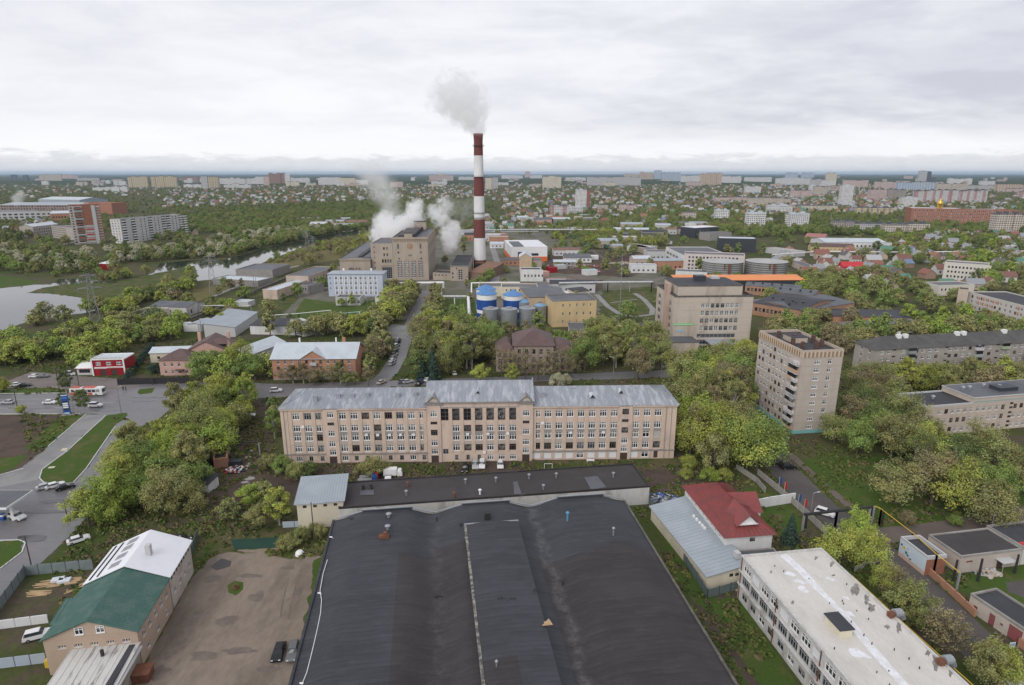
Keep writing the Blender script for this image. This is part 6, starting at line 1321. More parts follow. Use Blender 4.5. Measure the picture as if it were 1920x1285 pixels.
# ================================================================== trees
LEAF, t_, b_ = newmat('leaves')
oi = N(t_, 'ShaderNodeObjectInfo'); ge = N(t_, 'ShaderNodeNewGeometry')
vc = N(t_, 'ShaderNodeVertexColor'); vc.layer_name = 'leaf'
c_ = mixc(t_, 1.0, oi.outputs['Color'], vc.outputs['Color'], 'MULTIPLY')
setc(t_, b_, c_); b_.inputs['Roughness'].default_value = .7; b_.inputs['Specular IOR Level'].default_value = .15
tr = N(t_, 'ShaderNodeBsdfTranslucent'); t_.links.new(c_, tr.inputs[0]); mx = N(t_, 'ShaderNodeMixShader'); mx.inputs[0].default_value = .30
t_.links.new(b_.outputs[0], mx.inputs[1]); t_.links.new(tr.outputs[0], mx.inputs[2])
t_.links.new(mx.outputs[0], [n for n in t_.nodes if n.type == 'OUTPUT_MATERIAL'][0].inputs[0])
BARK = mat('bark', (.12,.098,.078), (.18,.155,.13), s1=1.5, fine=.25, rough=.95); BIRCH = mat('birch_bark', (.42,.40,.37), (.12,.11,.10), s1=2.0, fine=.2)
LEAFF, tf_, bf_ = newmat('leaves_far')
vf = N(tf_, 'ShaderNodeVertexColor'); vf.layer_name = 'leaf'; setc(tf_, bf_, vf.outputs['Color']); bf_.inputs['Roughness'].default_value = .8; bf_.inputs['Specular IOR Level'].default_value = .1
def leaf_mesh(name, pts, size, rng):
    """pts: (position, outward). one small bent leaf clump face per point"""
    v, f, cols = [], [], []
    for p, o, tint in pts:
        n = (o+Vector((rng.gauss(0,.6), rng.gauss(0,.6), rng.gauss(.35,.5)))).normalized()
        a = n.orthogonal().normalized(); a.rotate(Matrix.Rotation(rng.uniform(0, 6.28), 3, n)); b = n.cross(a)
        s = size*rng.uniform(.6, 1.35); k = len(v)
        v += [p-a*s*.5-b*s*.32, p+a*s*.5-b*s*.38, p+a*s*.42+b*s*.36+n*s*.12, p-a*s*.35+b*s*.42]
        f.append((k, k+1, k+2, k+3)); cols.append(tint)
    me = bpy.data.meshes.new(name); me.from_pydata(v, [], f); me.materials.append(LEAF)
    ca = me.color_attributes.new('leaf', 'FLOAT_COLOR', 'CORNER')
    buf = []
    for t in cols: buf += [t[0], t[1], t[2], 1]*4
    ca.data.foreach_set('color', buf); me.update(); return me
def make_tree(seed, style, nleaf, size):
    rng = random.Random(seed); tb = MB(); pts = []
    H = 10.0
    spec = {'round':(7,.95,3.9,.16,.30), 'wide':(8,.9,4.8,.10,.28), 'tall':(9,1.1,2.6,.22,.25), 'bush':(10,.62,3.6,.02,.10), 'bare':(8,1.0,3.4,.2,.2)}[style]
    nb, hh, rr, base, rt = spec; top = H*hh
    trunk_top = Vector((rng.uniform(-.4,.4), rng.uniform(-.4,.4), top*.78))
    if style != 'bush':
        mid_ = Vector((rng.uniform(-.25,.25), rng.uniform(-.25,.25), top*.4))
        tb.tube((0,0,-.4), mid_, rt, rt*.7, 6, cap=False); tb.tube(mid_, trunk_top, rt*.7, rt*.15, 5, cap=False)
    centres = []
    for i in range(nb*2):
        a = 2*math.pi*i*.382+rng.uniform(-.4,.4); u = (i+.5)/(nb*2)
        z0 = top*(base+(.62-base)*u); z1 = top*(.30+.66*u)+rng.uniform(-.5,.5)
        prof = math.sin(math.pi*min(1, max(.08, .16+.80*u)))**.75
        r = rr*prof*rng.uniform(.62, 1.05)
        s0 = Vector((0,0,z0)) if style != 'bush' else Vector((rng.uniform(-.5,.5), rng.uniform(-.5,.5), 0))
        e = Vector((r*math.cos(a), r*math.sin(a), z1)); m = s0.lerp(e, .5)+Vector((0,0,rng.uniform(-.3,.5)))
        tb.tube(s0, m, .12, .08, 4, cap=False); tb.tube(m, e, .08, .03, 4, cap=False); centres.append((e, rng.uniform(.75,1.3)*rr*.36, rng))
        for k in range(3):
            d = Vector((rng.uniform(-1,1), rng.uniform(-1,1), rng.uniform(-.3,1))).normalized()*rr*rng.uniform(.22,.42)
            tb.tube(m.lerp(e, rng.uniform(.2,.9)), e+d, .045, .015, 3, cap=False); centres.append((e+d, rng.uniform(.5,1.1)*rr*.31, rng))
    centres.append((Vector((trunk_top.x, trunk_top.y, top*.92)), rr*.32, rng))
    tot = sum(c[1]**2 for c in centres); ctr = Vector((0,0,top*.5))
    for c, r, _ in centres:
        tint = rng.uniform(.70, 1.32); warm = rng.uniform(.93, 1.08)
        for k in range(max(2, int(nleaf*r*r/tot))):
            d = Vector((rng.gauss(0,1), rng.gauss(0,1), rng.gauss(0,.8))); d = d.normalized()*r*rng.random()**.55
            p = c+d; t = tint*rng.uniform(.82, 1.18); pts.append((p, (p-ctr).normalized()*.6+d.normalized()*.4, (t*warm, t, t/warm)))
    return tb.mesh('trunk', [BIRCH if style == 'tall' else BARK]), leaf_mesh('crown', pts, size, rng)
def make_spruce(seed, nleaf):
    rng = random.Random(seed); tb = MB(); tb.tube((0,0,-.3),(0,0,9.8),.2,.03,6); pts = []
    for i in range(nleaf):
        u = rng.random()**1.5; z = .5+9.3*u; r = 2.5*(1-u)**.85*rng.uniform(.35,1.05); lay = .18*math.sin(z*5.5)
        a = rng.uniform(0, 6.283); r = max(.05, r*(1+lay)*(1+.15*math.sin(a*5+z))); p = Vector((r*math.cos(a), r*math.sin(a), z-r*.22)); t = rng.uniform(.6,1.3)
        pts.append((p, Vector((math.cos(a), math.sin(a), .4)), (t, t, t)))
    return tb.mesh('trunk', [BARK]), leaf_mesh('crown', pts, .42, rng)
STY = ['round','wide','tall','bush','bare','round','wide','bush']
NEAR = {}
for i, s_ in enumerate(STY): NEAR.setdefault(s_, []).append(make_tree(100+i, s_, 1100 if s_ == 'bare' else 5400, .27 if s_ != 'bare' else .28))
NEAR['spruce'] = [make_spruce(300, 2600)]
FARK = 1.35
PAL = {'y':(.250,.275,.068), 'g':(.160,.212,.062), 'o':(.205,.205,.085), 'd':(.105,.135,.048), 'b':(.190,.165,.090), 'p':(.34,.335,.23), 'l':(.215,.275,.060), 's':(.040,.066,.048), 'm':(.185,.200,.075)}
PNAME = {'y':'yellow-green','g':'fresh green','o':'olive','d':'dark green','b':'brownish budding','p':'pale blossoming','l':'light green','s':'dark blue-green','m':'mid-green'}
SNAME = {'round':'round-crowned tree','wide':'broad tree','tall':'slender birch','bush':'bushy shrub','bare':'nearly bare tree','spruce':'spruce'}
TREES = []      # (x, y, scale, palette, style, force)
def tree(px, py, s, pal, sty, force=True, world=False):
    p = Vector((px, py, 0)) if world else at(px, py); TREES.append((p.x, p.y, s, pal, sty, force))
def fill(poly, sp, smin, smax, pals, stys, dn=.85, force=False):
    Wp = [at(*q_) for q_ in poly]; PP = [(p.x, p.y) for p in Wp]; xs = [p[0] for p in PP]; ys_ = [p[1] for p in PP]
    y = min(ys_)
    while y < max(ys_):
        x = min(xs)+random.random()*sp
        while x < max(xs):
            xx, yy = x+random.uniform(-.4, .4)*sp, y+random.uniform(-.4, .4)*sp
            if random.random() < dn and inpoly(xx, yy, PP) and not inkeep(xx, yy):
                TREES.append((xx, yy, random.uniform(smin, smax), random.choice(pals), random.choice(stys), force))
            x += sp
        y += sp
fill([(150,985),(235,1008),(330,985),(390,940),(372,905),(395,862),(432,836),(470,785),(488,752),(420,752),(345,768),(330,790),(345,820),(318,852),(280,875),(250,862),(225,900),(185,955)], 4.9, .8, 1.3, 'yyyoomlg', ['round','wide','wide','bush','round','tall'], .92)
fill([(470,868),(528,868),(524,770),(500,750),(478,790)], 6, .7, .95, 'dgo', ['round','bush','tall'])
fill([(425,995),(520,998),(548,985),(545,935),(520,925),(430,945)], 5, .5, .8, 'yolm', ['round','bush','tall'], .75)
for a in ((540,1030,.55,'o','bush'),(565,1020,.5,'m','bush'),(525,985,.95,'y','tall'),(590,1000,.4,'m','bush'),(700,893,.85,'o','bush'),(725,888,.5,'m','bush'),(680,890,.5,'o','bush'),(555,900,.7,'m','bush'),(580,893,.6,'d','bush'),(530,890,.7,'g','bush'),(600,1010,.4,'o','bush'),(262,838,.5,'m','bush'),(505,880,.7,'o','bush')): tree(*a)
fill([(355,722),(500,724),(505,700),(440,688),(375,700)], 6.5, .95, 1.25, 'llgy', ['round','wide'], .9)
fill([(690,716),(722,702),(742,655),(728,632),(690,640),(682,690)], 5.8, .9, 1.3, 'omobd', ['round','tall','bare','bush'])
for px in range(535, 690, 17): tree(px+random.uniform(-5,5), 722+random.uniform(-3,3), random.uniform(.55,.85), random.choice('bom'), random.choice(['bare','tall','round']))
fill([(500,700),(505,725),(700,722),(690,714),(520,718)], 5, .25, .5, 'mog', ['bush'], .6)
fill([(590,632),(722,636),(724,612),(650,616),(600,622)], 6, .8, 1.15, 'omoyd', ['round','wide'])
fill([(765,712),(935,714),(928,672),(900,652),(850,628),(800,606),(785,650)], 6.8, 1.2, 1.6, 'mogdoyb', ['round','wide','tall','round','bare'])
for a in ((792,712,1.1,'s','spruce'),(812,712,1.2,'s','spruce'),(800,705,1.1,'s','spruce'),(900,716,.8,'y','round'),(960,722,.8,'y','tall'),(1045,728,.75,'p','bush'),(1060,724,.7,'p','bush')): tree(*a)
for px in (940, 962, 985, 1008, 1030, 1052, 1074): tree(px, 712+random.uniform(-6,6), random.uniform(.9,1.3), 'b', 'bare')
fill([(722,615),(752,604),(782,552),(730,552),(718,590)], 6, .9, 1.25, 'obmy', ['round','wide']); fill([(798,608),(832,604),(826,560),(806,556)], 6, .8, 1.1, 'obm', ['round','tall'])
fill([(1082,716),(1250,712),(1245,668),(1190,640),(1090,648),(1084,690)], 7, 1.15, 1.55, 'omgymb', ['round','wide','tall','round','bare'])
fill([(900,628),(1030,640),(1028,620),(900,612)], 6, .4, .7, 'omb', ['bush','round']); fill([(1030,652),(1160,650),(1150,620),(1110,618),(1060,640)], 6, .6, .9, 'mog', ['bush','round'], .7)
fill([(1268,872),(1330,902),(1442,884),(1424,836),(1392,786),(1424,736),(1380,690),(1280,712),(1262,780)], 7.2, 1.15, 1.6, 'yomgyob', ['round','wide','wide','round','tall'], .92)
for a in ((1345,862,1.6,'y','wide'),(1400,882,1.35,'y','wide'),(1380,830,1.4,'o','round'),(1310,820,1.5,'l','wide'),(1285,900,.5,'y','bush'),(1330,905,.6,'l','bush'),(1355,905,.55,'y','bush'),(1305,770,1.3,'l','wide')): tree(*a)
fill([(1545,822),(1700,830),(1690,772),(1610,722),(1598,770)], 6.4, 1.0, 1.4, 'gdmob', ['round','wide'], .9)
fill([(1515,850),(1640,862),(1690,930),(1830,975),(1990,945),(1990,885),(1840,876),(1760,852),(1650,812),(1560,822)], 7, .95, 1.35, 'gmoymdb', ['wide','round','wide','round','bare'], .9)
for a in ((1680,945,1.2,'o','wide'),(1850,985,1.15,'o','wide'),(1700,985,.5,'b','bush'),(1790,985,.4,'g','bush'),(1570,1070,.95,'y','wide'),(1620,1060,.95,'y','round'),(1600,1030,.9,'l','round'),(1655,1125,.75,'y','round'),(1672,1140,.8,'b','bare'),(1700,1165,.85,'m','round'),(1690,1150,.8,'o','round'),(1770,1225,.8,'b','bare'),(1785,1235,.75,'b','bare'),(1845,1290,.8,'o','round'),(1870,1285,.75,'y','round'),(1480,1020,.85,'s','spruce'),(1290,880,.6,'y','bush'),(1750,1215,.7,'b','bare'),(1860,1262,.7,'b','bare'),(1720,1180,.6,'m','bush'),(1650,1150,.5,'m','bush')): tree(*a)
fill([(1650,742),(1990,738),(1990,712),(1660,722)], 6, .8, 1.15, 'moyb', ['round','tall','wide']); fill([(1640,735),(1900,725),(1900,715),(1640,722)], 5, .7, 1.0, 'mo', ['tall','round'])
fill([(1415,688),(1460,690),(1600,670),(1640,660),(1600,610),(1560,595),(1480,612),(1420,640)], 7.5, .7, 1.1, 'omgb', ['round','wide'], .55)
fill([(0,690),(110,680),(230,650),(330,640),(370,610),(290,610),(215,625),(120,645),(60,650),(0,655),(-60,660),(-60,700)], 6, .8, 1.15, 'lydmog', ['round','wide','bush'], .8)
fill([(30,660),(240,640),(300,625),(240,625),(110,640)], 5, .7, 1.0, 'dmo', ['round','bush']); fill([(150,700),(240,664),(225,655),(130,682)], 6, .9, 1.2, 'lly', ['wide','round'])
fill([(235,560),(330,590),(440,600),(440,580),(300,560)], 8, .5, .9, 'yolm', ['round','bush'], .6); fill([(60,548),(215,545),(240,550),(190,560),(110,552)], 7, .5, .9, 'mdo', ['bush','round'], .7)
for a in ((505,590,.95,'o','wide'),(435,600,.9,'b','wide'),(415,615,.8,'y','round'),(545,605,.5,'d','round'),(532,570,.6,'d','tall'),(357,520,.9,'y','tall'),(357,548,.9,'l','round'),(660,575,.7,'l','tall'),(640,575,.55,'l','round'),(120,770,.6,'d','tall'),(158,774,.75,'d','tall'),(125,738,.7,'d','tall'),(40,775,.4,'y','bush'),(290,700,.6,'s','bush'),(5,735,.8,'y','bush'),(950,512,.7,'o','bush'),(1168,612,.7,'d','round'),(1370,690,.9,'b','bare'),(1215,455,.9,'s','spruce'),(1225,470,1.1,'s','spruce'),(1380,478,.8,'s','spruce'),(1045,425,1.0,'s','spruce'),(1052,428,.8,'s','spruce'),(1600,492,.9,'s','spruce'),(1610,494,.8,'s','spruce')): tree(*a)
for i in range(9): tree(240+5.5*i, 712-7*i, .42, 's', 'bush')         # clipped dark hedge by the red shop
fill([(160,600),(250,580),(300,560),(372,540),(372,520),(300,538),(240,556),(165,582)], 6.5, .7, 1.1, 'ymold', ['round','bush','wide'], .85); fill([(150,532),(290,516),(365,500),(370,520),(280,548),(200,570)], 7, .6, 1.0, 'moydb', ['bush','round'], .85)
fill([(500,492),(600,457),(700,437),(735,440),(690,452),(600,470),(510,503)], 6.5, .3, .6, 'oyb', ['bush'], .7); fill([(430,484),(500,463),(600,446),(720,430),(720,424),(600,438),(480,456)], 8, .7, 1.1, 'mdgo', ['round','wide'], .9)
# middle distance woods
ZN = [([(0,470),(160,475),(210,520),(120,515),(60,505),(0,510)], .85,'modpg'), ([(190,470),(350,470),(470,440),(600,425),(700,415),(740,420),(640,430),(540,450),(470,466),(410,484),(300,490),(210,500)], .95,'moppdg'), ([(0,440),(60,445),(0,470)], .6,'md'),
      ([(240,420),(480,400),(700,395),(760,398),(740,418),(560,425),(350,440),(345,460),(230,440)], .95,'gmdog'), ([(150,420),(250,415),(480,388),(700,380),(900,385),(900,398),(480,410),(250,425)], .8,'gmd'),
      ([(560,500),(690,450),(750,446),(700,470),(600,492)], .35,'oyb'), ([(1040,470),(1180,470),(1260,460),(1240,440),(1130,430),(1030,432)], .5,'yomg'), ([(1050,428),(1300,425),(1440,450),(1440,410),(1300,395),(1100,400),(1050,410)], .85,'gmdog'),
      ([(1400,450),(1480,450),(1480,420),(1400,425)], .7,'gmd'), ([(1440,440),(1920,450),(1920,400),(1440,405)], .62,'gmd'), ([(1640,475),(1920,560),(1920,440),(1640,440)], .6,'gmdol'), ([(1440,560),(1600,600),(1780,590),(1920,640),(1920,580),(1780,560),(1660,520),(1520,520),(1440,540)], .62,'moglm'),
      ([(1600,655),(1800,640),(1925,648),(1925,600),(1760,600),(1620,600)], .7,'mogl'), ([(1230,545),(1245,520),(1200,500),(1230,490),(1255,510)], .5,'mo'), ([(0,400),(240,400),(240,385),(0,385)], .7,'gmd'), ([(300,560),(420,560),(500,520),(430,540),(340,570)], .4,'oyb'), ([(200,520),(290,520),(370,520),(300,550),(230,535)], .4,'omy')]
def zone(x, y):
    px, py = pix((x, y, 0))
    for poly, d, pal in ZN:
        if inpoly(px, py, poly): return d, pal
    if py < 345: return .30, 'gdd'
    if py < 400: return .38, 'gmdgo'
    if py < 440: return .34, 'gmdog'
    return .06, 'mog'
NEARN = len(TREES)
farpts = []
hset = {}
for hx, hy in HP_ALL: hset.setdefault((int(hx//20), int(hy//20)), []).append((hx, hy))
KB = [(min(p[0] for p in P_), max(p[0] for p in P_), min(p[1] for p in P_), max(p[1] for p in P_), P_) for P_ in KEEP]
def inkeep2(x, y):
    for a, b_, c_, d_, P_ in KB:
        if a <= x <= b_ and c_ <= y <= d_ and inpoly(x, y, P_): return True
    for i in (-1, 0, 1):
        for j in (-1, 0, 1):
            for hx, hy in hset.get((int(x//20)+i, int(y//20)+j), ()):
                if abs(hx-x) < 6.5 and abs(hy-y) < 6.5: return True
    return False
rng = random.Random(5); Y = 300.0
while Y < 4600:
    sp = 8.5 if Y < 900 else 8.5+(Y-900)*.0075
    X = -.86*Y
    while X < .86*Y:
        x, y = X+rng.uniform(-.45,.45)*sp, Y+rng.uniform(-.45,.45)*sp
        d, pal = zone(x, y)
        d *= .55+.9*max(0, min(1, .5+1.2*mnoise.noise((x*.012*min(1, 900/y), y*.012*min(1, 900/y), 2))))
        if rng.random() < d and not inkeep2(x, y):
            s = rng.uniform(.55, 1.2)*(1 if Y < 900 else .7); farpts.append((x, y, s, rng.choice(pal), rng.choice(['round','wide','round','tall','bush'] if Y < 900 else ['round','wide'])))
        X += sp
    Y += sp
# the trees that show largest are things of their own, the rest of the wood is one mass
TREES = [t for t in TREES if abs(t[0]) < .84*t[1]+20]
TREES.sort(key=lambda t: -(t[2]*10/t[1])-(.03 if t[5] and t[1] < 330 else 0))
ind, rest = TREES[:298], TREES[298:]
rr_ = random.Random(9)
for (x, y, s, pal, sty, fo) in ind:
    tm, cm = rr_.choice(NEAR[sty]); o = empty('spruce_tree' if sty == 'spruce' else 'birch_tree' if sty == 'tall' else 'shrub' if sty == 'bush' else 'deciduous_tree', (x, y, 0), rr_.uniform(0, 6.28))
    o.scale = (s*rr_.uniform(.9,1.12), s*rr_.uniform(.9,1.12), s*rr_.uniform(.88,1.15))
    tag(o, None, 'shrub' if sty == 'bush' else 'tree', 'trees and shrubs nearest the camera'); o['auto'] = PNAME[pal]+' '+SNAME[sty]
    put('trunk', tm, o); c = put('crown', cm, o); k = rr_.uniform(1.3, 1.8); c.color = tuple(q_*k for q_ in PAL[pal])+(1,)
allfar = [(t[0], t[1], t[2], t[3], t[4]) for t in rest]+farpts
# prototypes for the mass: low-detail crowns, picked per point by geometry nodes
pc_ = bpy.data.collections.new('wood_prototypes'); FIDX = {}
lowm = {}
for i, s_ in enumerate(('round','wide','tall','bush','bare')): tmf, cmf = make_tree(500+i, s_, 1700, .50 if s_ != 'bare' else .45); lowm[s_] = (tmf, cmf)
tms, cms = make_spruce(333, 420); lowm['spruce'] = (tms, cms)
k = 0
for s_ in lowm:
    for p_ in PAL:
        me = lowm[s_][1].copy(); tmv = lowm[s_][0]
        ca = me.color_attributes['leaf']; n_ = len(ca.data); buf = [0.0]*(4*n_); ca.data.foreach_get('color', buf)
        for q_ in range(n_):
            for z_ in range(3): buf[4*q_+z_] *= PAL[p_][z_]*FARK
        ca.data.foreach_set('color', buf); me.materials[0] = LEAFF
        bm = bmesh.new(); bm.from_mesh(me); nb0 = len(bm.faces); bm.from_mesh(tmv)
        for f in list(bm.faces)[nb0:]: f.material_index = 1
        bm.to_mesh(me); bm.free(); me.materials.append(BARK)
        o = bpy.data.objects.new('wood_tree_%02d' % k, me); pc_.objects.link(o); o.color = PAL[p_]+(1,); FIDX[(s_, p_)] = k; k += 1
me = bpy.data.meshes.new('woodland'); me.from_pydata([(p[0], p[1], 0) for p in allfar], [], [])
for nm, ty in (('idx', 'INT'), ('scl', 'FLOAT'), ('rot', 'FLOAT')): me.attributes.new(nm, ty, 'POINT')
me.attributes['idx'].data.foreach_set('value', [FIDX[(p[4], p[3])] for p in allfar]); me.attributes['scl'].data.foreach_set('value', [p[2] for p in allfar]); me.attributes['rot'].data.foreach_set('value', [random.uniform(0, 6.28) for _ in allfar])
wd = put('woodland', me); tag(wd, 'spring woods and garden trees filling the middle distance', 'woodland', kind='stuff')
ng = bpy.data.node_groups.new('scatter_wood', 'GeometryNodeTree'); ng.interface.new_socket('Geometry', in_out='INPUT', socket_type='NodeSocketGeometry'); ng.interface.new_socket('Geometry', in_out='OUTPUT', socket_type='NodeSocketGeometry')
gi, go = N(ng, 'NodeGroupInput'), N(ng, 'NodeGroupOutput'); ip = N(ng, 'GeometryNodeInstanceOnPoints'); ci = N(ng, 'GeometryNodeCollectionInfo')
ci.inputs[0].default_value = pc_; ci.inputs[1].default_value = True; ci.inputs[2].default_value = True
def na(nm, ty): n = N(ng, 'GeometryNodeInputNamedAttribute', data_type=ty); n.inputs[0].default_value = nm; return n.outputs[0]
ng.links.new(gi.outputs[0], ip.inputs['Points']); ng.links.new(ci.outputs[0], ip.inputs['Instance']); ip.inputs['Pick Instance'].default_value = True
ng.links.new(na('idx', 'INT'), ip.inputs['Instance Index']); ng.links.new(na('scl', 'FLOAT'), ip.inputs['Scale'])
cx_ = N(ng, 'ShaderNodeCombineXYZ'); ng.links.new(na('rot', 'FLOAT'), cx_.inputs[2]); ng.links.new(cx_.outputs[0], ip.inputs['Rotation']); ng.links.new(ip.outputs[0], go.inputs[0])
md = wd.modifiers.new('scatter', 'NODES'); md.node_group = ng
# weeds and rough grass tufts on the near ground
tv = []; rngw = random.Random(77)
def tuft(seed, n=26, sz=.16, hgt=.5, sprd=.5):
    r_ = random.Random(seed); P_ = []
    for i in range(n):
        a = r_.uniform(0, 6.28); d = sprd*r_.random()**.7; t = r_.uniform(.7, 1.3); P_.append((Vector((d*math.cos(a), d*math.sin(a), hgt*r_.random()*(1-d/sprd*.6))), Vector((math.cos(a), math.sin(a), 1)), (t, t, t)))
    return leaf_mesh('tuft', P_, sz*2, r_)
wc_ = bpy.data.collections.new('weed_prototypes'); TC = [(.10,.135,.035),(.135,.15,.045),(.155,.135,.065),(.075,.105,.03),(.12,.10,.06),(.17,.18,.05)]
for i, c3 in enumerate(TC):
    me = tuft(600+i); ca = me.color_attributes['leaf']; n_ = len(ca.data); buf = [0.0]*(4*n_); ca.data.foreach_get('color', buf)
    for q_ in range(n_):
        for z_ in range(3): buf[4*q_+z_] *= c3[z_]
    ca.data.foreach_set('color', buf); me.materials[0] = LEAFF; o = bpy.data.objects.new('weed_%02d' % i, me); wc_.objects.link(o)
HARD = [P_ for o_ in col.objects if o_.get('kind') == 'structure' and o_.type == 'MESH' and o_.name.split('.')[0] in ('street','forecourt','entry_paving','dirt_yard','side_street','shop_lot','alley','river','green_court','depot_asphalt','dirt_track') for P_ in [[tuple((o_.matrix_world @ o_.data.vertices[v].co)[:2]) for v in pl.vertices] for pl in o_.data.polygons]]
BLD = [(min(p[0] for p in P_), max(p[0] for p in P_), min(p[1] for p in P_), max(p[1] for p in P_), P_) for P_ in HARD+BKEEP]
while len(tv) < 15000:
    y = rngw.uniform(72, 300); x = rngw.uniform(-.84, .84)*y
    n_ = mnoise.noise((x*.08, y*.08, 9))+.5*mnoise.noise((x*.3, y*.3, 4))
    if rngw.random() > .35+.9*n_: continue
    if any(a <= x <= b_ and c_ <= y <= d_ and inpoly(x, y, P_) for a, b_, c_, d_, P_ in BLD): continue
    tv.append((x, y, rngw.uniform(.5, 1.7), min(5, max(0, int(2.5+4*mnoise.noise((x*.05, y*.05, 1))+rngw.uniform(-1.5, 1.5))))))
me = bpy.data.meshes.new('weeds'); me.from_pydata([(p[0], p[1], .02) for p in tv], [], [])
for nm, ty in (('idx', 'INT'), ('scl', 'FLOAT'), ('rot', 'FLOAT')): me.attributes.new(nm, ty, 'POINT')
me.attributes['idx'].data.foreach_set('value', [p[3] for p in tv]); me.attributes['scl'].data.foreach_set('value', [p[2] for p in tv]); me.attributes['rot'].data.foreach_set('value', [rngw.uniform(0, 6.28) for _ in tv])
wd2 = put('weeds', me); tag(wd2, 'rough grass and weeds over the near ground', 'weeds', kind='stuff')
ng2 = ng.copy(); [setattr(n.inputs[0], 'default_value', wc_) for n in ng2.nodes if n.type == 'COLLECTION_INFO']
md2 = wd2.modifiers.new('scatter', 'NODES'); md2.node_group = ng2
print('TREES', len(ind), len(rest), len(farpts), 'HOUSES', len(hp))
# ================================================================== vehicles
TYRE = BLACKP; RIM = plain('rim', (.35,.35,.36), .4, .6)
HL = plain('headlight', (.75,.76,.78), .2); TL = plain('taillight', (.35,.02,.02), .3)
CPAINT = {}
def paint(n, c):
    m, t, b = newmat('paint_'+n); setc(t, b, c); b.inputs['Roughness'].default_value = .3; b.inputs['Specular IOR Level'].default_value = .35; CPAINT[n] = m
for n, c in (('white', (.72,.72,.72)), ('silver', (.42,.43,.44)), ('black', (.015,.016,.018)), ('grey', (.13,.135,.14)), ('blue', (.03,.05,.16)), ('red', (.35,.02,.02)), ('beige', (.48,.43,.36)), ('teal', (.05,.16,.17))): paint(n, c)
def frustum(b, base, top, mi=0):
    """base/top: (x0,x1,y,z)"""
    x0,x1,y,z = base; X0,X1,Y,Z = top
    b.add(((x0,-y,z),(x1,-y,z),(x1,y,z),(x0,y,z),(X0,-Y,Z),(X1,-Y,Z),(X1,Y,Z),(X0,Y,Z)), ((4,5,6,7),(0,1,5,4),(1,2,6,5),(2,3,7,6),(3,0,4,7)), mi)
CARM = {}
def car_meshes(kind):
    if kind in CARM: return CARM[kind]
    k = {'sedan':(1.0,1.46,-1.75,.95,-1.25,.25), 'suv':(1.12,1.74,-2.0,.85,-1.75,.35), 'van':(1.2,2.1,-2.3,1.3,-2.2,.75)}[kind]
    zb, zt, b0, b1, t0, t1 = k
    b = MB(); prof = [(-2.2,.38),(-2.24,.62),(-2.15,zb-.08),(-1.5,zb),(b1,zb),(1.95,zb-.16),(2.22,.66),(2.2,.38)]
    n = len(prof)
    def yw(z): return .9 if z < zb-.15 else .84
    b.add([(x,-yw(z),z) for x, z in prof]+[(x,yw(z),z) for x, z in prof], [tuple(range(n-1,-1,-1)), tuple(range(n,2*n))]+[(i,(i+1)%n,(i+1)%n+n,i+n) for i in range(n)])
    frustum(b, (t0-.06, t1+.06, .66, zt-.05), (t0+.05, t1-.05, .60, zt+.02))
    for x in (b0+.12, (b0+b1)/2-.1, b1-.22): pass
    body = b.mesh('body', [CPAINT['white']])
    g_ = MB(); frustum(g_, (b0, b1, .82, zb-.01), (t0, t1, .66, zt-.04)); gl_ = g_.mesh('window_band', [GLASS])
    w_ = MB(); w_.tube((0,-.1,0),(0,.1,0),.33,.33,14,0); w_.tube((0,-.105,0),(0,.105,0),.19,.19,10,1); wm = w_.mesh('wheel', [TYRE, RIM])
    h_ = MB(); h_.box(-.04,-.17,-.07,.04,.17,.07); hm_ = h_.mesh('headlight', [HL]); tm_ = h_.mesh('tail_light', [TL])
    CARM[kind] = (body, gl_, wm, hm_, tm_, zb); return CARM[kind]
BODYM = {}
def car(px, py, deg, colr, kind='sedan', desc='', z=0.02, name='parked_car'):
    body, gl_, wm, hm_, tm_, zb = car_meshes(kind); p = at(px, py)
    t = empty(name, (p.x, p.y, z), R(deg)); tag(t, None, 'car' if kind != 'van' else 'van', 'cars seen from above'); t['auto'] = colr+' '+{'sedan':'car','suv':'off-road car','van':'van'}[kind]+desc
    if (kind, colr) not in BODYM: m = body.copy(); m.materials[0] = CPAINT[colr]; BODYM[(kind, colr)] = m
    put('body', BODYM[(kind, colr)], t); put('window_band', gl_, t)
    for x in (-1.35, 1.35):
        for y in (-.82, .82): put('wheel', wm, t, (x, y, .33))
    for y in (-.62, .62): put('headlight', hm_, t, (2.17, y, .72)); put('tail_light', tm_, t, (-2.19, y, zb-.22))
    return t
for a in ((523,1228,-83,'black','sedan'),(550,1228,-80,'grey','suv'),(872,882,-90,'black','suv'),(891,876,-86,'silver','suv'),(904,875,-90,'white','suv'),(938,875,-88,'white','sedan'),
          (87,916,38,'silver','sedan'),(104,914,42,'white','sedan'),(123,917,42,'black','sedan'),(148,1016,40,'white','sedan'),(33,973,-20,'white','suv'),(73,1196,25,'white','suv'),
          (15,757,180,'silver','sedan',' driving'),(94,757,0,'white','sedan',' driving'),(180,763,0,'white','suv',' driving'),(67,708,8,'white','sedan'),(81,708,12,'grey','sedan'),(33,724,10,'white','sedan'),(47,725,20,'black','sedan'),(130,705,30,'white','van'),
          (518,735,10,'white','suv'),(466,782,10,'white','sedan'),(716,719,60,'beige','sedan'),(790,717,80,'blue','sedan'),(801,714,80,'white','sedan'),(785,722,80,'black','sedan'),(852,702,100,'white','sedan'),(756,718,30,'grey','sedan'),(765,718,30,'silver','sedan'),
          (1463,872,0,'black','sedan'),(1478,879,2,'black','suv'),(1546,966,-40,'white','suv'),(1608,632,0,'white','sedan'),(1592,634,30,'red','sedan'),(1690,627,10,'white','van'),(1702,625,10,'white','van'),(1714,624,10,'grey','van'),(1726,622,10,'white','van'),(1898,660,10,'silver','sedan')): car(*a)
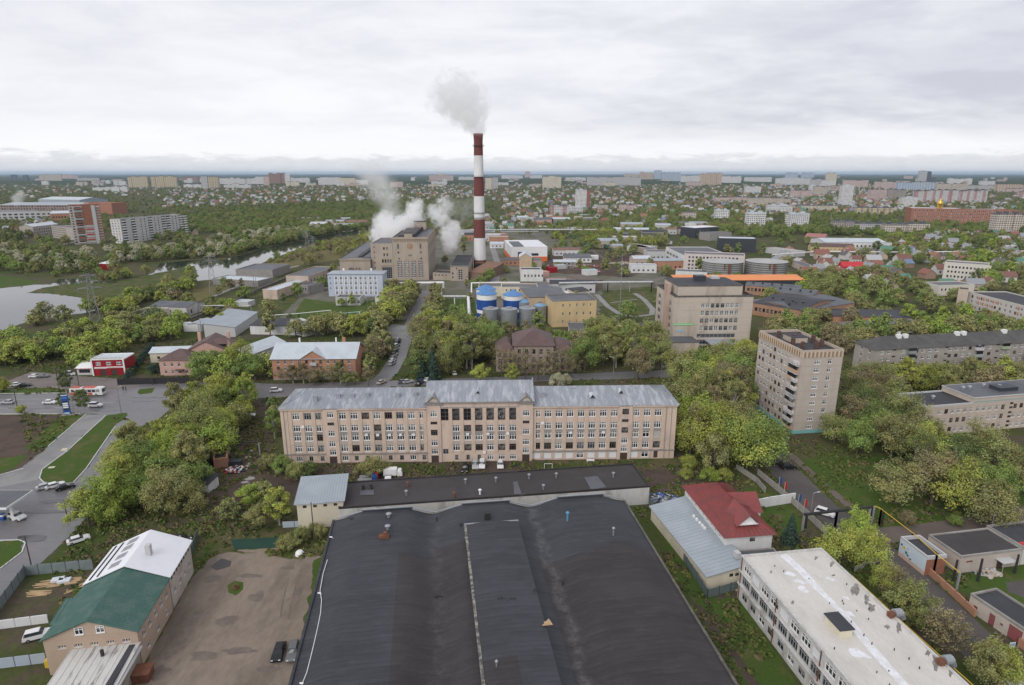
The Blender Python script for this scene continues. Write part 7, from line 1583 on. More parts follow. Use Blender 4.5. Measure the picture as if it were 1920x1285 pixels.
for i, c in enumerate(('silver','white','silver','white','grey','white','white','black','silver')): car(735+i*1.45, 684-i*5.6, 74, c, 'sedan' if i % 3 else 'suv', ' in the alley row')
for i in range(9): car(1222+i*4.2, 478+i*3.4, -60, ('white','silver','black','white','red','grey','white','blue','silver')[i], 'sedan', '')
for i in range(6): car(1738+i*9, 546+(i % 2)*4, 20, ('grey','white','black','silver','blue','white')[i], 'sedan', '')
for i in range(12): car(100+i*4.5, 457-i*1.0+(i % 3)*3.5, 20, ('white','grey','silver','black','red','white')[i % 6], 'sedan', '')
# trolleybus
p = at(166, 741); bus = thing('trolleybus', 'red and white trolleybus on the wet street', 'bus', (p.x, p.y, .02), R(2))
b = MB(); prof = [(-5.9,.4),(-5.95,1.4),(-5.85,2.9),(-5.6,3.05),(5.5,3.05),(5.85,2.8),(5.95,1.4),(5.9,.4)]
n = len(prof); b.add([(x,-1.25,z) for x, z in prof]+[(x,1.25,z) for x, z in prof], [tuple(range(n-1,-1,-1)), tuple(range(n,2*n))]+[(i,(i+1)%n,(i+1)%n+n,i+n) for i in range(n)]); b.build('body', [plain('bus_white', (.70,.70,.68), .4)], bus)
for x0, x1 in ((-5.9,-3.2),(-2.0,.2),(1.0,2.3)):
    b = MB(); b.box(x0,-1.28,.5,x1,1.28,1.35); b.build('red_side_panel', [plain('bus_red', (.52,.08,.04), .4)], bus)
for x0, x1 in ((-5.4,-2.6),(-1.4,3.0)):
    b = MB(); b.box(x0,-.95,3.04,x1,.95,3.22); b.build('roof_panel', [MATS['bus_red']], bus)
for i in range(7):
    b = MB(); b.box(-5.3+i*1.5,-1.27,1.5,-4.0+i*1.5,1.27,2.55); b.build('window', [GLASS], bus)
b = MB(); b.box(5.8,-1.1,1.35,5.98,1.1,2.6); b.build('windscreen', [GLASS], bus)
wmesh = car_meshes('sedan')[2]
for x in (-3.4, 3.6):
    for y in (-1.12, 1.12): o = put('wheel', wmesh, bus, (x, y, .48)); o.scale = (1.45, 1.6, 1.45)
for y in (-.4, .4):
    b = MB(); b.tube((-1,y,3.2),(-6.5,y,5.2),.05,.04,5); b.build('trolley_pole', [IRON], bus)
# lorry and small tractors in the courtyard
def lorry(px, py, deg, label, box, cab=WHITEP):
    p = at(px, py); t = thing('lorry', label, 'lorry', (p.x, p.y, .02), R(deg)); t.scale = (.62, .75, .75)
    b = MB(); b.box(-4.2,-1.2,1.0,1.6,1.2,3.4 if box else 1.5); b.build('cargo_box', [WHITEP if box else GREY], t); b = MB(); b.box(1.8,-1.15,.6,3.9,1.15,2.2); frustum(b, (1.8,3.8,1.15,2.2), (1.9,3.4,1.0,2.9)); b.build('cab', [cab], t)
    b = MB(); b.box(3.6,-1.0,1.7,3.93,1.0,2.5); b.build('windscreen', [GLASS], t); b = MB(); b.box(-4.2,-.5,.6,3.8,.5,1.0); b.build('chassis', [IRON], t)
    for x in (-3.0, 2.8):
        for y in (-1.0, 1.0): o = put('wheel', wmesh, t, (x, y, .45)); o.scale = (1.35, 1.5, 1.35)
lorry(738, 894, 5, 'white box lorry parked behind the annex', True); lorry(728, 903, -80, 'small white lorry cab facing the annex', False); lorry(690, 905, 20, 'blue flatbed lorry half hidden by the annex roof', False, BLUEP); lorry(693, 900, 10, 'red tractor lorry beside the courtyard shrubs', False, REDP)
lorry(355, 613, 20, 'white scrap lorry in the river depot', True); lorry(372, 606, 60, 'grey scrap lorry near the container shed', False, GREY)
# ================================================================== fences and walls
def fence(pxs, h, m, label, pw=2.5, post=IRON, name='metal_fence', th=.06, z0=0, cat='fence'):
    P_ = [at(*q_) for q_ in pxs]; root = thing(name, label, cat, P_[0]); b = MB(); b.box(0,-th/2,.05,pw-.06,th/2,h)
    if th < .1:
        for k in range(int(pw/.3)): b.box(k*.3+.05,-th/2-.03,.05,k*.3+.15,-th/2,h)
    me = b.mesh('panel', [m]); b = MB(); b.box(-.06,-.06,0,.06,.06,h+.12); pm_ = b.mesh('post', [post])
    for a, c in zip(P_, P_[1:]):
        L = (c-a).length; n = max(1, round(L/pw)); rz = math.atan2(c.y-a.y, c.x-a.x)
        for i in range(n):
            o = put('panel', me, root, a.lerp(c, i/n)-P_[0], rz); o.scale = (L/n/pw, 1, 1); put('post', pm_, root, a.lerp(c, i/n)-P_[0], rz)
    return root
CORR = mat('corrugated_grey', (.20,.235,.24), (.26,.29,.29), s1=.6, fine=.12, rough=.6); FGRN = mat('fence_green', (.13,.17,.165), (.17,.20,.195), s1=.6, fine=.12)
fence([(-60,1215),(0,1145),(48,1080),(176,1068)], 2.4, CORR, 'grey corrugated metal fence around the timber yard, lower left')
fence([(1218,948),(1262,1022),(1326,1122),(1390,1104)], 2.0, FGRN, 'dark grey-green metal fence along the grey lean-to')
fence([(1200,922),(1218,948)], 2.0, FGRN, 'short dark fence behind the scrap heap'); fence([(1420,890),(1462,925),(1508,965),(1550,1005)], 1.8, CONC, 'pale concrete panel fence along the side street', th=.14, name='concrete_fence')
fence([(1600,1075),(1625,1062),(1660,1048)], 1.5, CONC, 'short concrete wall under trees by the white flat block', th=.2, name='concrete_wall', cat='wall')
fence([(1737,1074),(1790,1122),(1828,1158)], 1.6, BRICKO, 'low orange brick wall between mural shed and pale garage', th=.3, name='brick_wall', cat='wall')
fence([(221,722),(262,721),(356,719)], 2.6, IRON, 'black solid fence in front of the pink mansion', pw=3)
fence([(-60,1188),(0,1180),(60,1172),(92,1168)], 1.8, WHT, 'white wall behind the timber yard grass', th=.2, name='white_wall', cat='wall')
fence([(-60,1262),(0,1254),(88,1243)], 2.0, mat('pale_blue_fence', (.42,.48,.54), fine=.1), 'pale blue metal fence at the lower left edge')
fence([(340,1080),(352,1062),(372,1005)], 1.8, FGRN, 'weathered fence behind the white-roofed workshop'); fence([(1380,880),(1418,905),(1435,925)], 1.6, CONC, 'stained concrete fence near the red-roofed house', th=.14, name='concrete_fence')
fence([(530,990),(575,988)], 1.6, mat('pale_blue_fence', (0,0,0)), 'short blue-grey fence below the cream store')
fence([(1395,960),(1440,950),(1490,942)], 2.6, WHT, 'white railing-topped terrace wall beside the red-roofed house', th=.3, name='terrace_wall', cat='wall')
fence([(1140,622),(1165,640),(1215,648)], 1.4, CONC, 'stained concrete wall left of the institute', th=.16, name='concrete_wall', cat='wall')
# ================================================================== poles, lamps, pylons, pipes
POLES = []
def pole(px, py, ytop, m=WOODD, r=.14, lamp=False, arm=False, label='wooden pole', name='utility_pole', wires=None):
    p = at(px, py); h = max(3, zat(p.y, ytop)); t = thing(name, '', 'pole', p, random.uniform(0, 3), 'poles along streets and yards'); t['auto'] = label
    b = MB(); b.tube((0,0,-.3),(0,0,h),r,r*.7,8); b.build('shaft', [m], t)
    if lamp: b = MB(); b.tube((0,0,h),(1.2,0,h+.25),.05,.05,5); b.box(1.0,-.15,h+.18,1.7,.15,h+.32); b.build('lamp_head', [LGREY], t)
    if arm:
        b = MB(); b.box(-.9,-.06,h-.5,.9,.06,h-.38); b.build('crossarm', [m], t)
        for x in (-.8, -.3, .3, .8): b = MB(); b.tube((x,0,h-.38),(x,0,h-.2),.06,.05,6); b.build('insulator', [WHITEP], t)
    return p+Vector((0, 0, h-.3))
GP = plain('concrete_pole', (.24,.235,.23), .9)
pole(128,980,938); pole(59,1062,1006, YELP if False else WOODD); pole(590,1018,942); pole(533,985,930); pole(113,738,692,WOODD,.16,arm=True); pole(34,770,730,WOODD,.16,arm=True); pole(227,773,728,GP,.14,lamp=True,label='concrete lamp post'); pole(149,727,690,WOODD,.14); pole(286,722,690,WOODD,.14); pole(140,780,735,GP,.1,lamp=True,label='thin grey lamp post')
pole(1520,962,925,GP,.10,lamp=True,label='thin grey lamp post'); pole(1451,1155,1100,WOODD,.13,lamp=False); pole(1470,1085,1052,GP,.1); pole(1852,1020,960,GP,.06,label='tall thin steel mast'); pole(1161,608,475,STEEL,.22,label='tall steel light mast',name='light_mast'); pole(1556,430,400,STEEL,.4,label='far steel mast',name='light_mast')
for px, py in ((1240,700),(1150,705),(1310,668),(1480,655),(1322,800),(1520,790)): pole(px, py, py-34, GP, .12, lamp=True, label='grey lamp post')
pole(480,568,520,WOODD,.16); pole(484,568,520,WOODD,.16); pole(652,600,545,WOODD,.16); pole(690,595,560,GP,.12,lamp=True,label='grey lamp post'); pole(380,640,600,WOODD,.13); pole(165,600,560,WOODD,.13)
def tube_pole_dark(px, py, yt): pole(px, py, yt, IRON, .28, label='thick black pipe post', name='pipe_post')
for a in ((1765,1072,1040),(1787,1090,1050),(1833,1090,1048),(1902,1075,1040),(1510,990,965),(1632,970,950),(1653,985,955)): tube_pole_dark(*a)
def pylon(px, py, ytop, label, sc_=1.0):
    p = at(px, py); h = zat(p.y, ytop); t = thing('lattice_pylon', label, 'pylon', p, .5); LAND.append(('the lattice pylon', p)) if px < 300 else None
    b = MB(); w0, w1 = 2.6*sc_, .5*sc_; n = 7
    def c(k, i): ww = w0+(w1-w0)*k/n; return Vector((ww*(1 if i in (0,3) else -1), ww*(1 if i < 2 else -1), h*k/n))
    for k in range(n):
        for i in range(4):
            b.tube(c(k,i), c(k+1,i), .10, .09, 4); b.tube(c(k,i), c(k+1,(i+1)%4), .05, .05, 4); b.tube(c(k,(i+1)%4), c(k+1,i), .05, .05, 4)
    b.build('lattice_tower', [GREY], t)
    for z, L in ((h*.72, 5.5*sc_), (h*.84, 4.4*sc_), (h*.95, 3.6*sc_)):
        b = MB(); b.tube((-L,0,z),(0,0,z+.9),.1,.1,4); b.tube((L,0,z),(0,0,z+.9),.1,.1,4); b.tube((-L,0,z),(L,0,z),.12,.12,4); o = b.build('crossarm', [STEEL], t)
        for x in (-L, L): b = MB(); b.tube((x,0,z),(x,0,z-1.6),.14,.14,5); b.build('insulator', [plain('insulator_green', (.10,.25,.22), .3)], o)
    return p, h
pylon(181, 612, 512, 'tall grey lattice pylon on the near river bank'); pylon(401, 552, 478, 'grey lattice pylon among riverside trees'); pylon(577, 470, 432, 'far lattice pylon by the bright bend of the river', .9); pylon(588, 472, 443, 'smaller far lattice pylon beside its twin', .7)
def pipe_run(label, pts, r, m, sup=12, name='pipeline', z=None, supm=GREY):
    """pts: (px, py, z): photo point carried to height z"""
    P_ = [at(*q_) for q_ in pts]; t = thing(name, label, 'pipeline', (P_[0].x, P_[0].y, 0)); o_ = Vector((P_[0].x, P_[0].y, 0)); b = MB()
    for a, c in zip(P_, P_[1:]): b.tube(a-o_, c-o_, r, r, 10)
    for q_ in P_[1:-1]: b.lathe([(.01,q_.z-r-.05),(r*1.05,q_.z-r*.6),(r*1.05,q_.z+r*.6),(.01,q_.z+r+.05)], 10, c=(q_.x-o_.x, q_.y-o_.y))
    b.build('pipe', [m], t)
    for a, c in zip(P_, P_[1:]):
        L = (c-a).length; n = max(1, int(L/sup))
        for i in range(n+1):
            q_ = a.lerp(c, i/n)-o_
            if q_.z > r+.3: s_ = MB(); s_.box(-.15-r*.2,-.15,0,.15+r*.2,.15,q_.z-r*.9); s_.build('support', [supm], t, loc=(q_.x, q_.y, 0))
    return t
pipe_run('long silver pipeline on trestles behind the smokestack', [(862,432.5,9),(1010,430.5,9),(1130,431,9)], .9, PIPEW, 18); pipe_run('second thinner silver pipeline below the long one', [(862,436,7),(1010,434,7)], .5, PIPEW, 20)
pipe_run('grey elevated pipe crossing behind the yellow block', [(1048,531,7),(1140,529.5,7),(1222,529,7),(1224,529,1)], .7, PIPEW, 14)
pipe_run('white pipe run at the foot of the boiler hall', [(715,533,5),(770,531,5),(832,530,5)], .8, WHITEP, 10); pipe_run('white pipe with right-angle bend near the blue tanks', [(884,553,5),(884,531,5),(935,530,5),(975,530,5)], .5, WHITEP, 12)
pipe_run('pipe bridge of grey beams beside the alley top', [(832,531,5),(826,556,5),(878,556,5)], .7, PIPEW, 8, supm=WHITEP); pipe_run('bundle of white pipes left of the blue tanks', [(878,556,5),(880,590,5)], .9, WHITEP, 6); pipe_run('thin white pipe crossing the plant lawn left', [(340,575,3.5),(400,573,3.5),(470,573,3.5)], .22, WHITEP, 14)
pipe_run('white pipe crossing the plant lawn to the relay hut', [(515,591,3.0),(560,588,3.0),(620,582,3.0)], .2, WHITEP, 14); pipe_run('yellow gas pipe slanting across the plant lawn', [(697,616,2.5),(722,572,2.5)], .35, YELP, 8); pipe_run('pale green looped pipe on the plant lawn', [(639,585,2.0),(641,588,3.5),(674,585,3.5),(676,600,3.5),(716,600,3.5)], .3, plain('pipe_green', (.35,.48,.42)), 10)
pipe_run('dark pipe bundle along the plant fence, left', [(350,600,1.6),(430,570,1.6),(478,545,1.6),(540,520,1.6)], .8, mat('old_pipe', (.11,.10,.095), (.2,.19,.18), s1=.4, fine=.2), 10); pipe_run('long thin white pipe across the right middle distance', [(1448,478,5),(1530,472,5),(1700,473,5),(1925,471,5)], .5, WHITEP, 25)
pipe_run('rusty black pipe gate over the side street', [(1508,965,4.6),(1570,958,4.6),(1632,951,4.6)], .35, IRON, 40); pipe_run('yellow gas pipe running over the mural shed', [(1640,949,4.4),(1653,955,4.4),(1712,1000,4.8),(1757,1040,4.8),(1800,1074,4.0)], .09, YELP, 30)
pipe_run('yellow pipe on the far edge of the white flat block', [(1598,1080,3.5),(1690,1165,3.5),(1830,1290,3.5)], .1, YELP, 12)
pipe_run('thin black steel portal beside the rubble path', [(427,830,4.5),(485,829,4.5)], .15, IRON, 9)
# ================================================================== signs, people and small things
p = at(127, 778); sg_ = thing('price_pylon', 'tall blue petrol price pylon with white figure rows by the road', 'sign', p, .25)
b = MB(); b.box(-1.0,-.25,0,1.0,.25,7.2); b.build('pillar', [BLUEP], sg_)
for z, m, nm in ((6.2,plain('sign_blue', (.08,.20,.52)),'logo_panel'),(4.9,IRON,'price_row'),(4.2,WHITEP,'price_row'),(3.5,WHITEP,'price_row'),(2.8,WHITEP,'price_row'),(2.1,IRON,'price_row'),(.7,plain('sign_pale', (.45,.58,.70)),'price_row')):
    b = MB(); b.box(-.8,-.29,z-.25,.8,-.26,z+.25); b.build(nm, [m], sg_)
b = MB(); b.box(-.95,-.3,7.0,.95,-.26,7.22); b.build('top_stripe', [WHITEP], sg_); b = MB(); b.box(-2.6,-1,0,2.8,1,.25); b.build('base_slab', [CONC], sg_)
p = at(1894, 1226); cs = thing('crossing_sign', 'square blue and white pedestrian crossing sign by the lane', 'sign', p, .15)
b = MB(); b.tube((0,0,0),(0,0,2.0),.05,.05,6); b.build('post', [GREY], cs); b = MB(); b.box(-.55,-.03,1.2,.55,.03,2.3); b.build('white_board', [WHITEP], cs); b = MB(); b.box(-.45,-.05,1.35,.45,-.032,2.2); b.build('blue_panel', [plain('crossing_blue', (.20,.42,.55))], cs)
b = MB(); b.poly(((-.3,-.06,1.45),(.3,-.06,1.45),(0,-.06,2.05))); b.build('white_triangle', [WHITEP], cs)
b = MB(); b.tube((.02,-.07,1.9),(.02,-.062,1.9),.06,.06,8); b.box(-.05,-.07,1.62,.07,-.062,1.86); b.build('walking_figure', [IRON], cs)
for i in range(6): o = strip('crosswalk_stripe', [(1876+i*9,1262+i*3),(1898+i*9,1287+i*3)], .45, .022, KERB, k=False)
for i, (px, py, m, nm) in enumerate(((1459,922,BLUEP,'blue'),(1469,932,REDP,'red'),(1495,956,BLUEP,'blue'),(1506,966,REDP,'red'))):
    p = at(px, py); t = thing('street_banner', '%s street banner, %s of its colour from the left along the concrete fence' % (nm, 'first' if i < 2 else 'second'), 'banner', p, .3); b = MB(); b.tube((0,0,0),(0,0,4.2),.05,.05,6); b.build('post', [LGREY], t); b = MB(); b.box(.06,-.02,2.2,.75,.02,4.1); b.build('cloth', [m], t)
for i, (px, py, lab) in enumerate(((231.5,733,'person in dark clothes walking by the black fence, left of two'),(236.5,733,'person in dark clothes walking by the black fence, right of two'))):
    me = bpy.data.meshes.new('person'); V_ = [(0,0,.95),(.10,0,.88),(.12,.12,.48),(.12,-.02,.06),(-.10,0,.88),(-.12,-.12,.48),(-.12,.1,.06),(0,0,1.2),(0,0,1.42),(.2,0,1.4),(.26,.05,1.12),(.24,-.1,.88),(-.2,0,1.4),(-.26,-.05,1.12),(-.24,.1,.88),(0,0,1.54),(0,-.01,1.70)]
    E_ = [(0,1),(1,2),(2,3),(0,4),(4,5),(5,6),(0,7),(7,8),(8,9),(9,10),(10,11),(8,12),(12,13),(13,14),(8,15),(15,16)]
    me.from_pydata(V_, E_, []); p = at(px, py); o = put('person', me, None, (p.x, p.y, .03), random.uniform(0, 3)); tag(o, lab, 'person')
    md_ = o.modifiers.new('skin', 'SKIN'); rad_ = [.15,.11,.08,.06,.11,.08,.06,.16,.15,.08,.055,.045,.08,.055,.045,.06,.12]
    for sv, r_ in zip(me.skin_vertices[0].data, rad_): sv.radius = (r_, r_)
    me.skin_vertices[0].data[0].use_root = True; o.modifiers.new('sub', 'SUBSURF').levels = 1
    me.materials.append(plain('dark_cloth', (.03,.03,.035), .9))
p = at(1028, 882); t = thing('goal_frame', 'small white goal frame on the courtyard grass', 'goal', p)
b = MB(); [b.tube(a, c, .06, .06, 6) for a, c in (((-1.1,0,0),(-1.1,0,2)),((1.1,0,0),(1.1,0,2)),((-1.1,0,2),(1.1,0,2)),((-1.1,0,2),(-1.1,1,0)),((1.1,0,2),(1.1,1,0)))]; b.build('frame', [WHITEP], t)
p = at(1107, 866); b = MB(); b.box(-1.1,-.4,.4,1.1,.4,.65); b.box(-1.0,-.3,0,-.8,.3,.4); b.box(.8,-.3,0,1.0,.3,.4); tag(b.build('white_bench', [WHITEP], None, loc=p), 'white low bench in front of the long building', 'bench')
# timber yard, heaps and slabs
def heap(px, py, rx, ry, n, mats_, label, name='rubbish_heap', L=(.3,.8), flat=False, z=0, cat='heap'):
    p = at(px, py, z); b = MB()
    for i in range(n):
        a, r_ = random.uniform(0, 6.28), random.random()**.6; x, y = rx*r_*math.cos(a), ry*r_*math.sin(a); zz_ = .05+(0 if flat else .9*(1-r_)*random.random()); l = random.uniform(*L); an = random.uniform(0, 3.14)
        M_ = Matrix.Translation((x, y, zz_)) @ Matrix.Rotation(an, 4, 'Z') @ Matrix.Rotation(random.uniform(-.3,.3), 4, 'Y'); k_ = len(b.v); bb = MB(); bb.box(-l,-l*random.choice([.15,.5]),0,l,l*.3,.12 if flat else .25)
        b.v += [tuple(M_ @ Vector(v)) for v in bb.v]; b.f += [tuple(q_+k_ for q_ in f) for f in bb.f]; b.m += [random.randrange(len(mats_))]*len(bb.f)
    o = b.build(name, mats_, None, loc=p); tag(o, label, cat, kind='stuff'); return o
heap(441, 882, 2.6, 2.2, 90, [WHITEP, LGREY, IRON, REDP], 'heap of white and dark rubbish bags beside the rubble path'); heap(1235, 935, 4.5, 2.2, 140, [BLUEP, LGREY, IRON, GREY], 'heap of blue and grey scrap behind the lean-to'); heap(1370, 1098, 3.2, 1.2, 90, [WOOD, MATS['new_wood']], 'pile of split firewood in front of the lean-to', 'firewood_pile', (.4,.7))
heap(1850, 1075, 2.6, 1.6, 60, [CONC, BEIGE, LGREY], 'heap of pale rubble and boards beside the garages'); heap(1170, 494, 14, 7, 160, [WHITEP, LGREY, WOOD, RUST], 'wide heap of pale scrap in the yard', L=(.6,2.0)); heap(1080, 500, 30, 12, 200, [RUST, GREY, LGREY, BEIGE, REDP], 'scattered rusty scrap in the yard', L=(.5,2.2)); heap(1110, 509, 7, 4, 60, [REDP, TEAL, WHITEP, plain('magenta', (.5,.1,.3))], 'heap of colourful containers in the scrap yard', L=(.8,2.2))
heap(340, 1010, 2.6, .7, 40, [IRON, BLACKP, WHITEP], 'row of old tyres and sacks behind the white-roofed workshop'); heap(365, 610, 6, 3, 60, [IRON, GREY, RUST, TEAL], 'rusty vehicle scrap in the river depot', L=(.5,1.6))
for i, (px, py, an, L_) in enumerate(((115,1098,.2,2.6),(85,1100,.1,2.4),(70,1115,0,2.2),(140,1090,.15,2.4),(65,1118,.05,1.8),(142,1105,1.0,2.0),(100,1093,.3,2.5))):
    for k in range(4): b = MB(); b.box(-L_,-.12,0,L_,.12,.07); p = at(px, py); o = b.build('timber_plank', [WOOD], None, loc=(p.x+random.uniform(-.5,.5), p.y+k*.34, .03+.01*k), rz=an+random.uniform(-.12,.12)); tag(o, None, 'plank', 'planks strewn in the timber yard'); o['auto'] = 'sawn plank'
for i, (px, py) in enumerate(((109,1089),(121,1091))): b = MB(); b.box(-1.1,-.7,0,1.1,.7,.5); p = at(px, py); tag(b.build('wrapped_pallet', [plain('foil', (.62,.66,.70), .3)], None, loc=p, rz=.3), ('left' if i == 0 else 'right')+' one of two pallets wrapped in silver foil in the timber yard', 'pallet')
SLABM = mat('slab', (.34,.325,.31), (.25,.24,.22), s1=.6, fine=.15)
for i, (px, py, a, c) in enumerate(((468,898,1.5,1.1),(470,912,1.6,1.0),(459,905,1.1,.6),(476,918,1.3,.9),(462,875,1.0,.8),(472,870,1.2,.8),(466,858,1.0,.7),(468,846,1.1,.8),(455,925,1.2,.6))):
    pts = [(a*math.cos(t_)*random.uniform(.8,1.1), c*math.sin(t_)*random.uniform(.8,1.1)) for t_ in [2*math.pi*q_/7 for q_ in range(7)]]; b = MB(); b.prism(pts, 0, .12); p = at(px, py); o = b.build('path_slab', [SLABM], None, loc=(p.x, p.y, .015)); tag(o, None, 'slab', 'broken slabs of the rubble path'); o['auto'] = 'broken concrete path slab'
Q('brick_hut', 'tiny brick hut with dark roof beside the rubbish heap', (402,880), (428,876), 2.8, 5, BRICKO, BITU, rt='flat'); Q('grey_hut', 'small pale hut with dark roof among shrubs below the brick hut', (368,922), (392,925), 2.6, 4, WHT, BITU, rt='mono', rise=.6)
p = at(443, 872); b = MB(); b.box(-1.5,-.8,.1,1.5,.8,1.3); b.box(-1.6,-.9,1.3,1.6,.9,1.42); tag(b.build('waste_container', [DARKP], None, loc=p, rz=.1), 'dark waste container beside the brick hut', 'container')
p = at(104, 1247); b = MB(); b.box(-1.2,-.7,.2,1.2,.7,1.5); b.box(-1.0,-.6,0,1.0,.6,.2); tag(b.build('yellow_skip', [YELP], None, loc=p, rz=.2), 'yellow skip by the beige front of the green-roofed house', 'skip')
p = at(1862, 1050, 0); b = MB(); b.box(-1.0,-.6,.9,1.0,.6,2.0); [b.tube((x,y,0),(x,y,.9),.07,.07,5) for x in (-.8,.8) for y in (-.4,.4)]; tag(b.build('cream_tank', [plain('cream_paint', (.66,.60,.35))], None, loc=p, rz=.15), 'cream metal tank on legs in front of the garages', 'tank')
p = at(265, 1272); b = MB(); b.box(-1.6,-1.2,0,1.6,1.2,1.6); b.box(-1.8,-1.4,1.6,1.8,1.4,1.75); tag(b.build('rusty_shed', [RUST], None, loc=p, rz=.15), 'small rusty lean-to at the edge of the dirt yard', 'shed')
for i, (px, py) in enumerate(((122,845),(97,877))): b = MB(); b.box(-.8,-.5,0,.8,.5,.12 if i else .5); p = at(px, py); tag(b.build('pale_hatch', [plain('hatch_cream', (.60,.56,.42))], None, loc=p, rz=.2), 'cream box standing on the grass island' if i == 0 else 'flat pale hatch on the grass island', 'hatch')
p = at(443, 1104); b = MB(); b.lathe([(.45,0),(.45,.6),(.35,.6),(.35,.1)],12); tag(b.build('rusty_well', [RUST], None, loc=p), 'rusty well ring on the grass patch in the dirt yard', 'well')
p = at(562, 1040); b = MB(); b.lathe([(.01,1.0),(.6,.9),(.9,.5),(1.0,0)],10); tag(b.build('white_sack', [WHITEP], None, loc=p), 'white sack at the edge of the dirt yard', 'sack')
# ================================================================== steam and haze
def steam(name, label, puffs, dens, nscale, lo=(0,0,0), col_=(1,1,1), wisp=.9):
    """puffs: (x, y, z, r, strength) in world metres; one closed box whose volume is broken up by noise"""
    o = Vector((sum(p[0] for p in puffs)/len(puffs), sum(p[1] for p in puffs)/len(puffs), min(p[2]-p[3] for p in puffs)))
    m = bpy.data.materials.new(name); m.use_nodes = True; t = m.node_tree; t.nodes.clear(); out = N(t, 'ShaderNodeOutputMaterial'); pv = N(t, 'ShaderNodeVolumePrincipled'); t.links.new(pv.outputs[0], out.inputs['Volume'])
    g_ = N(t, 'ShaderNodeTexCoord').outputs['Object']
    nn = nz(t, g_, nscale, 4, .62, .6); f = None
    for (x, y, z, r, s) in puffs:
        vm = N(t, 'ShaderNodeVectorMath', operation='DISTANCE'); t.links.new(g_, vm.inputs[0]); vm.inputs[1].default_value = (x-o.x, y-o.y, z-o.z)
        q_ = mth(t, 'MULTIPLY', mth(t, 'SUBTRACT', 1.0, mth(t, 'DIVIDE', vm.outputs['Value'], r)), s)
        f = q_ if f is None else mth(t, 'MAXIMUM', f, q_)
    d = mth(t, 'ADD', f, mth(t, 'MULTIPLY', mth(t, 'SUBTRACT', nn, .52), wisp*2))
    d = mth(t, 'MULTIPLY', mth(t, 'MULTIPLY', ramp(t, d, .06, .62), ramp(t, f, .0, .16)), dens)
    t.links.new(d, pv.inputs['Density']); pv.inputs['Color'].default_value = tuple(col_)+(1,); pv.inputs['Anisotropy'].default_value = .1
    b = MB(); x0, x1 = min(p[0]-p[3] for p in puffs)-o.x, max(p[0]+p[3] for p in puffs)-o.x; y0, y1 = min(p[1]-p[3] for p in puffs)-o.y, max(p[1]+p[3] for p in puffs)-o.y; z1 = max(p[2]+p[3] for p in puffs)-o.z
    b.box(x0,y0,0,x1,y1,z1); tag(b.build(name, [m], None, loc=o), label, 'steam', kind='stuff')
def sp(px, py, Y, r, s=1): X_ = xat(px, py, Y); return (X_, Y, zat(Y, py), r, s)
steam('chimney_plume', 'pale grey-white plume rising from the smokestack top', [sp(898,246,539,5,1.3), sp(893,236,539,11,1.2), sp(884,224,540,15,1.15), sp(888,210,541,17,1.1), sp(872,204,541,20,1.05), sp(856,190,542,22,.95), sp(842,178,542,21,.75), sp(882,188,541,20,.9), sp(830,190,542,18,.6), sp(862,168,543,22,.6), sp(838,160,543,18,.4)], .075, .11, wisp=1.0)
steam('left_steam_cloud', 'thick white steam billowing left of the boiler hall', [sp(714,450,540,11,1.2), sp(733,440,545,14,1.3), sp(755,426,550,13,1.2), sp(775,408,556,12,1.1), sp(720,418,550,13,1.0), sp(780,388,560,10,.8), sp(706,440,540,10,1)], .26, .17, wisp=1.05)
steam('steam_wisp', 'thin steam trail drifting up behind the boiler hall', [sp(735,400,600,16,.8), sp(728,375,610,17,.75), sp(715,352,620,20,.75), sp(700,338,625,22,.7), sp(690,325,630,20,.5), sp(742,385,600,12,.6)], .05, .07, wisp=.75)
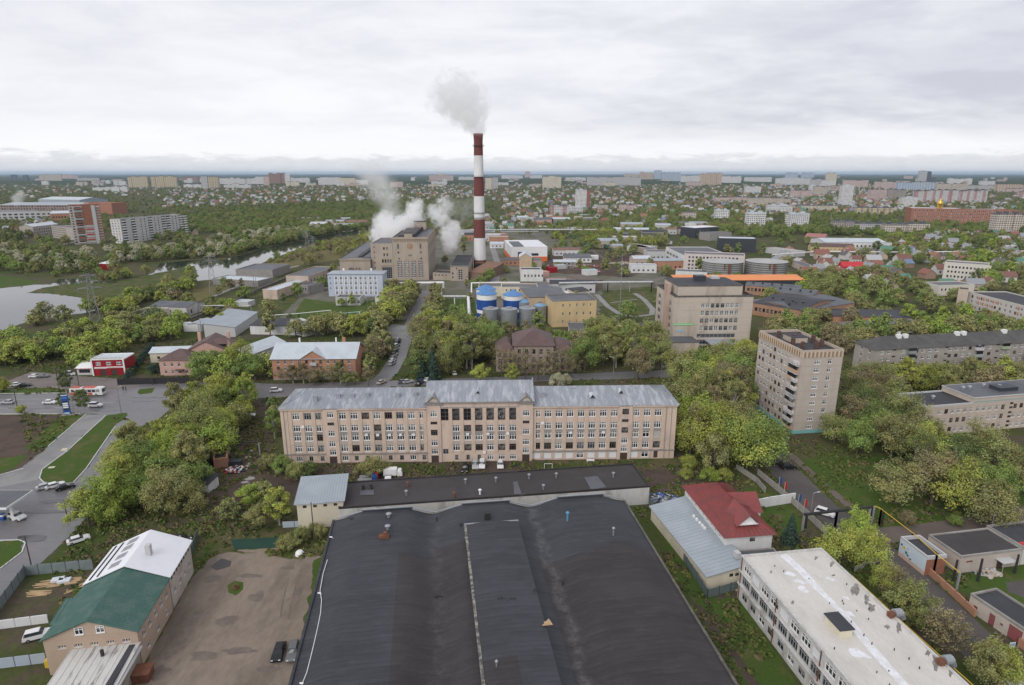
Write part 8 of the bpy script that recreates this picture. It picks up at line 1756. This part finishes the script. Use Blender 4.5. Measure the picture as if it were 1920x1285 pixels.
steam('right_steam_cloud', 'thick white steam billowing right of the boiler hall', [sp(845,460,520,9,1.0), sp(842,444,525,11,1.15), sp(850,430,528,10,1.0), sp(828,410,545,11,.85), sp(814,398,555,10,.8), sp(834,385,560,10,.6)], .20, .19, wisp=1.05)
steam('thin_steam_veil', 'faint veil of steam drifting between boiler hall and smokestack', [sp(850,400,560,18,.55), sp(870,395,565,18,.5), sp(885,385,570,17,.4), sp(840,385,560,16,.5)], .026, .08, wisp=.7)
steam('mill_steam', 'small white steam puff above the far mill', [sp(33,374,1150,13,1), sp(38,366,1155,13,.8), sp(30,380,1150,9,1)], .05, .1, wisp=.6)
hz_m = bpy.data.materials.new('haze'); hz_m.use_nodes = True; t = hz_m.node_tree; t.nodes.clear(); out = N(t, 'ShaderNodeOutputMaterial'); pv = N(t, 'ShaderNodeVolumePrincipled'); t.links.new(pv.outputs[0], out.inputs['Volume'])
pv.inputs['Density'].default_value = 3.0e-5; pv.inputs['Color'].default_value = (.62,.78,1.0,1); pv.inputs['Anisotropy'].default_value = .25
b = MB(); b.box(-52000,-400,-1,52000,62000,178); tag(b.build('haze', [hz_m]), 'thin blue-grey air haze over the town', 'haze', kind='stuff')
# ================================================================== labels that tell the repeats apart
def ordn(n): return '%d%s' % (n, 'th' if 10 <= n % 100 <= 20 else {1:'st',2:'nd',3:'rd'}.get(n % 10, 'th'))
groups = {}
for o in list(col.objects):
    if 'auto' not in o.keys(): continue
    p = o.location
    best = min(LAND, key=lambda L: math.hypot(L[1].x-p.x, L[1].y-p.y)); dx_, dy_ = p.x-best[1].x, p.y-best[1].y
    if abs(dx_) > abs(dy_)*1.1: rel = 'left of' if dx_ < 0 else 'right of'
    else: rel = 'in front of' if dy_ < 0 else 'behind'
    groups.setdefault((o['category'], rel, best[0]), []).append(o)
for (cat, rel, lm), L in groups.items():
    L.sort(key=lambda o: pix(o.location)[0]); seen = {}
    for o in L: seen.setdefault(o['auto'], []).append(o)
    for desc, S in seen.items():
        for i, o in enumerate(S):
            o['label'] = desc+' '+rel+' '+lm+('' if len(S) == 1 else ', %s such from left' % ordn(i+1))
            del o['auto']
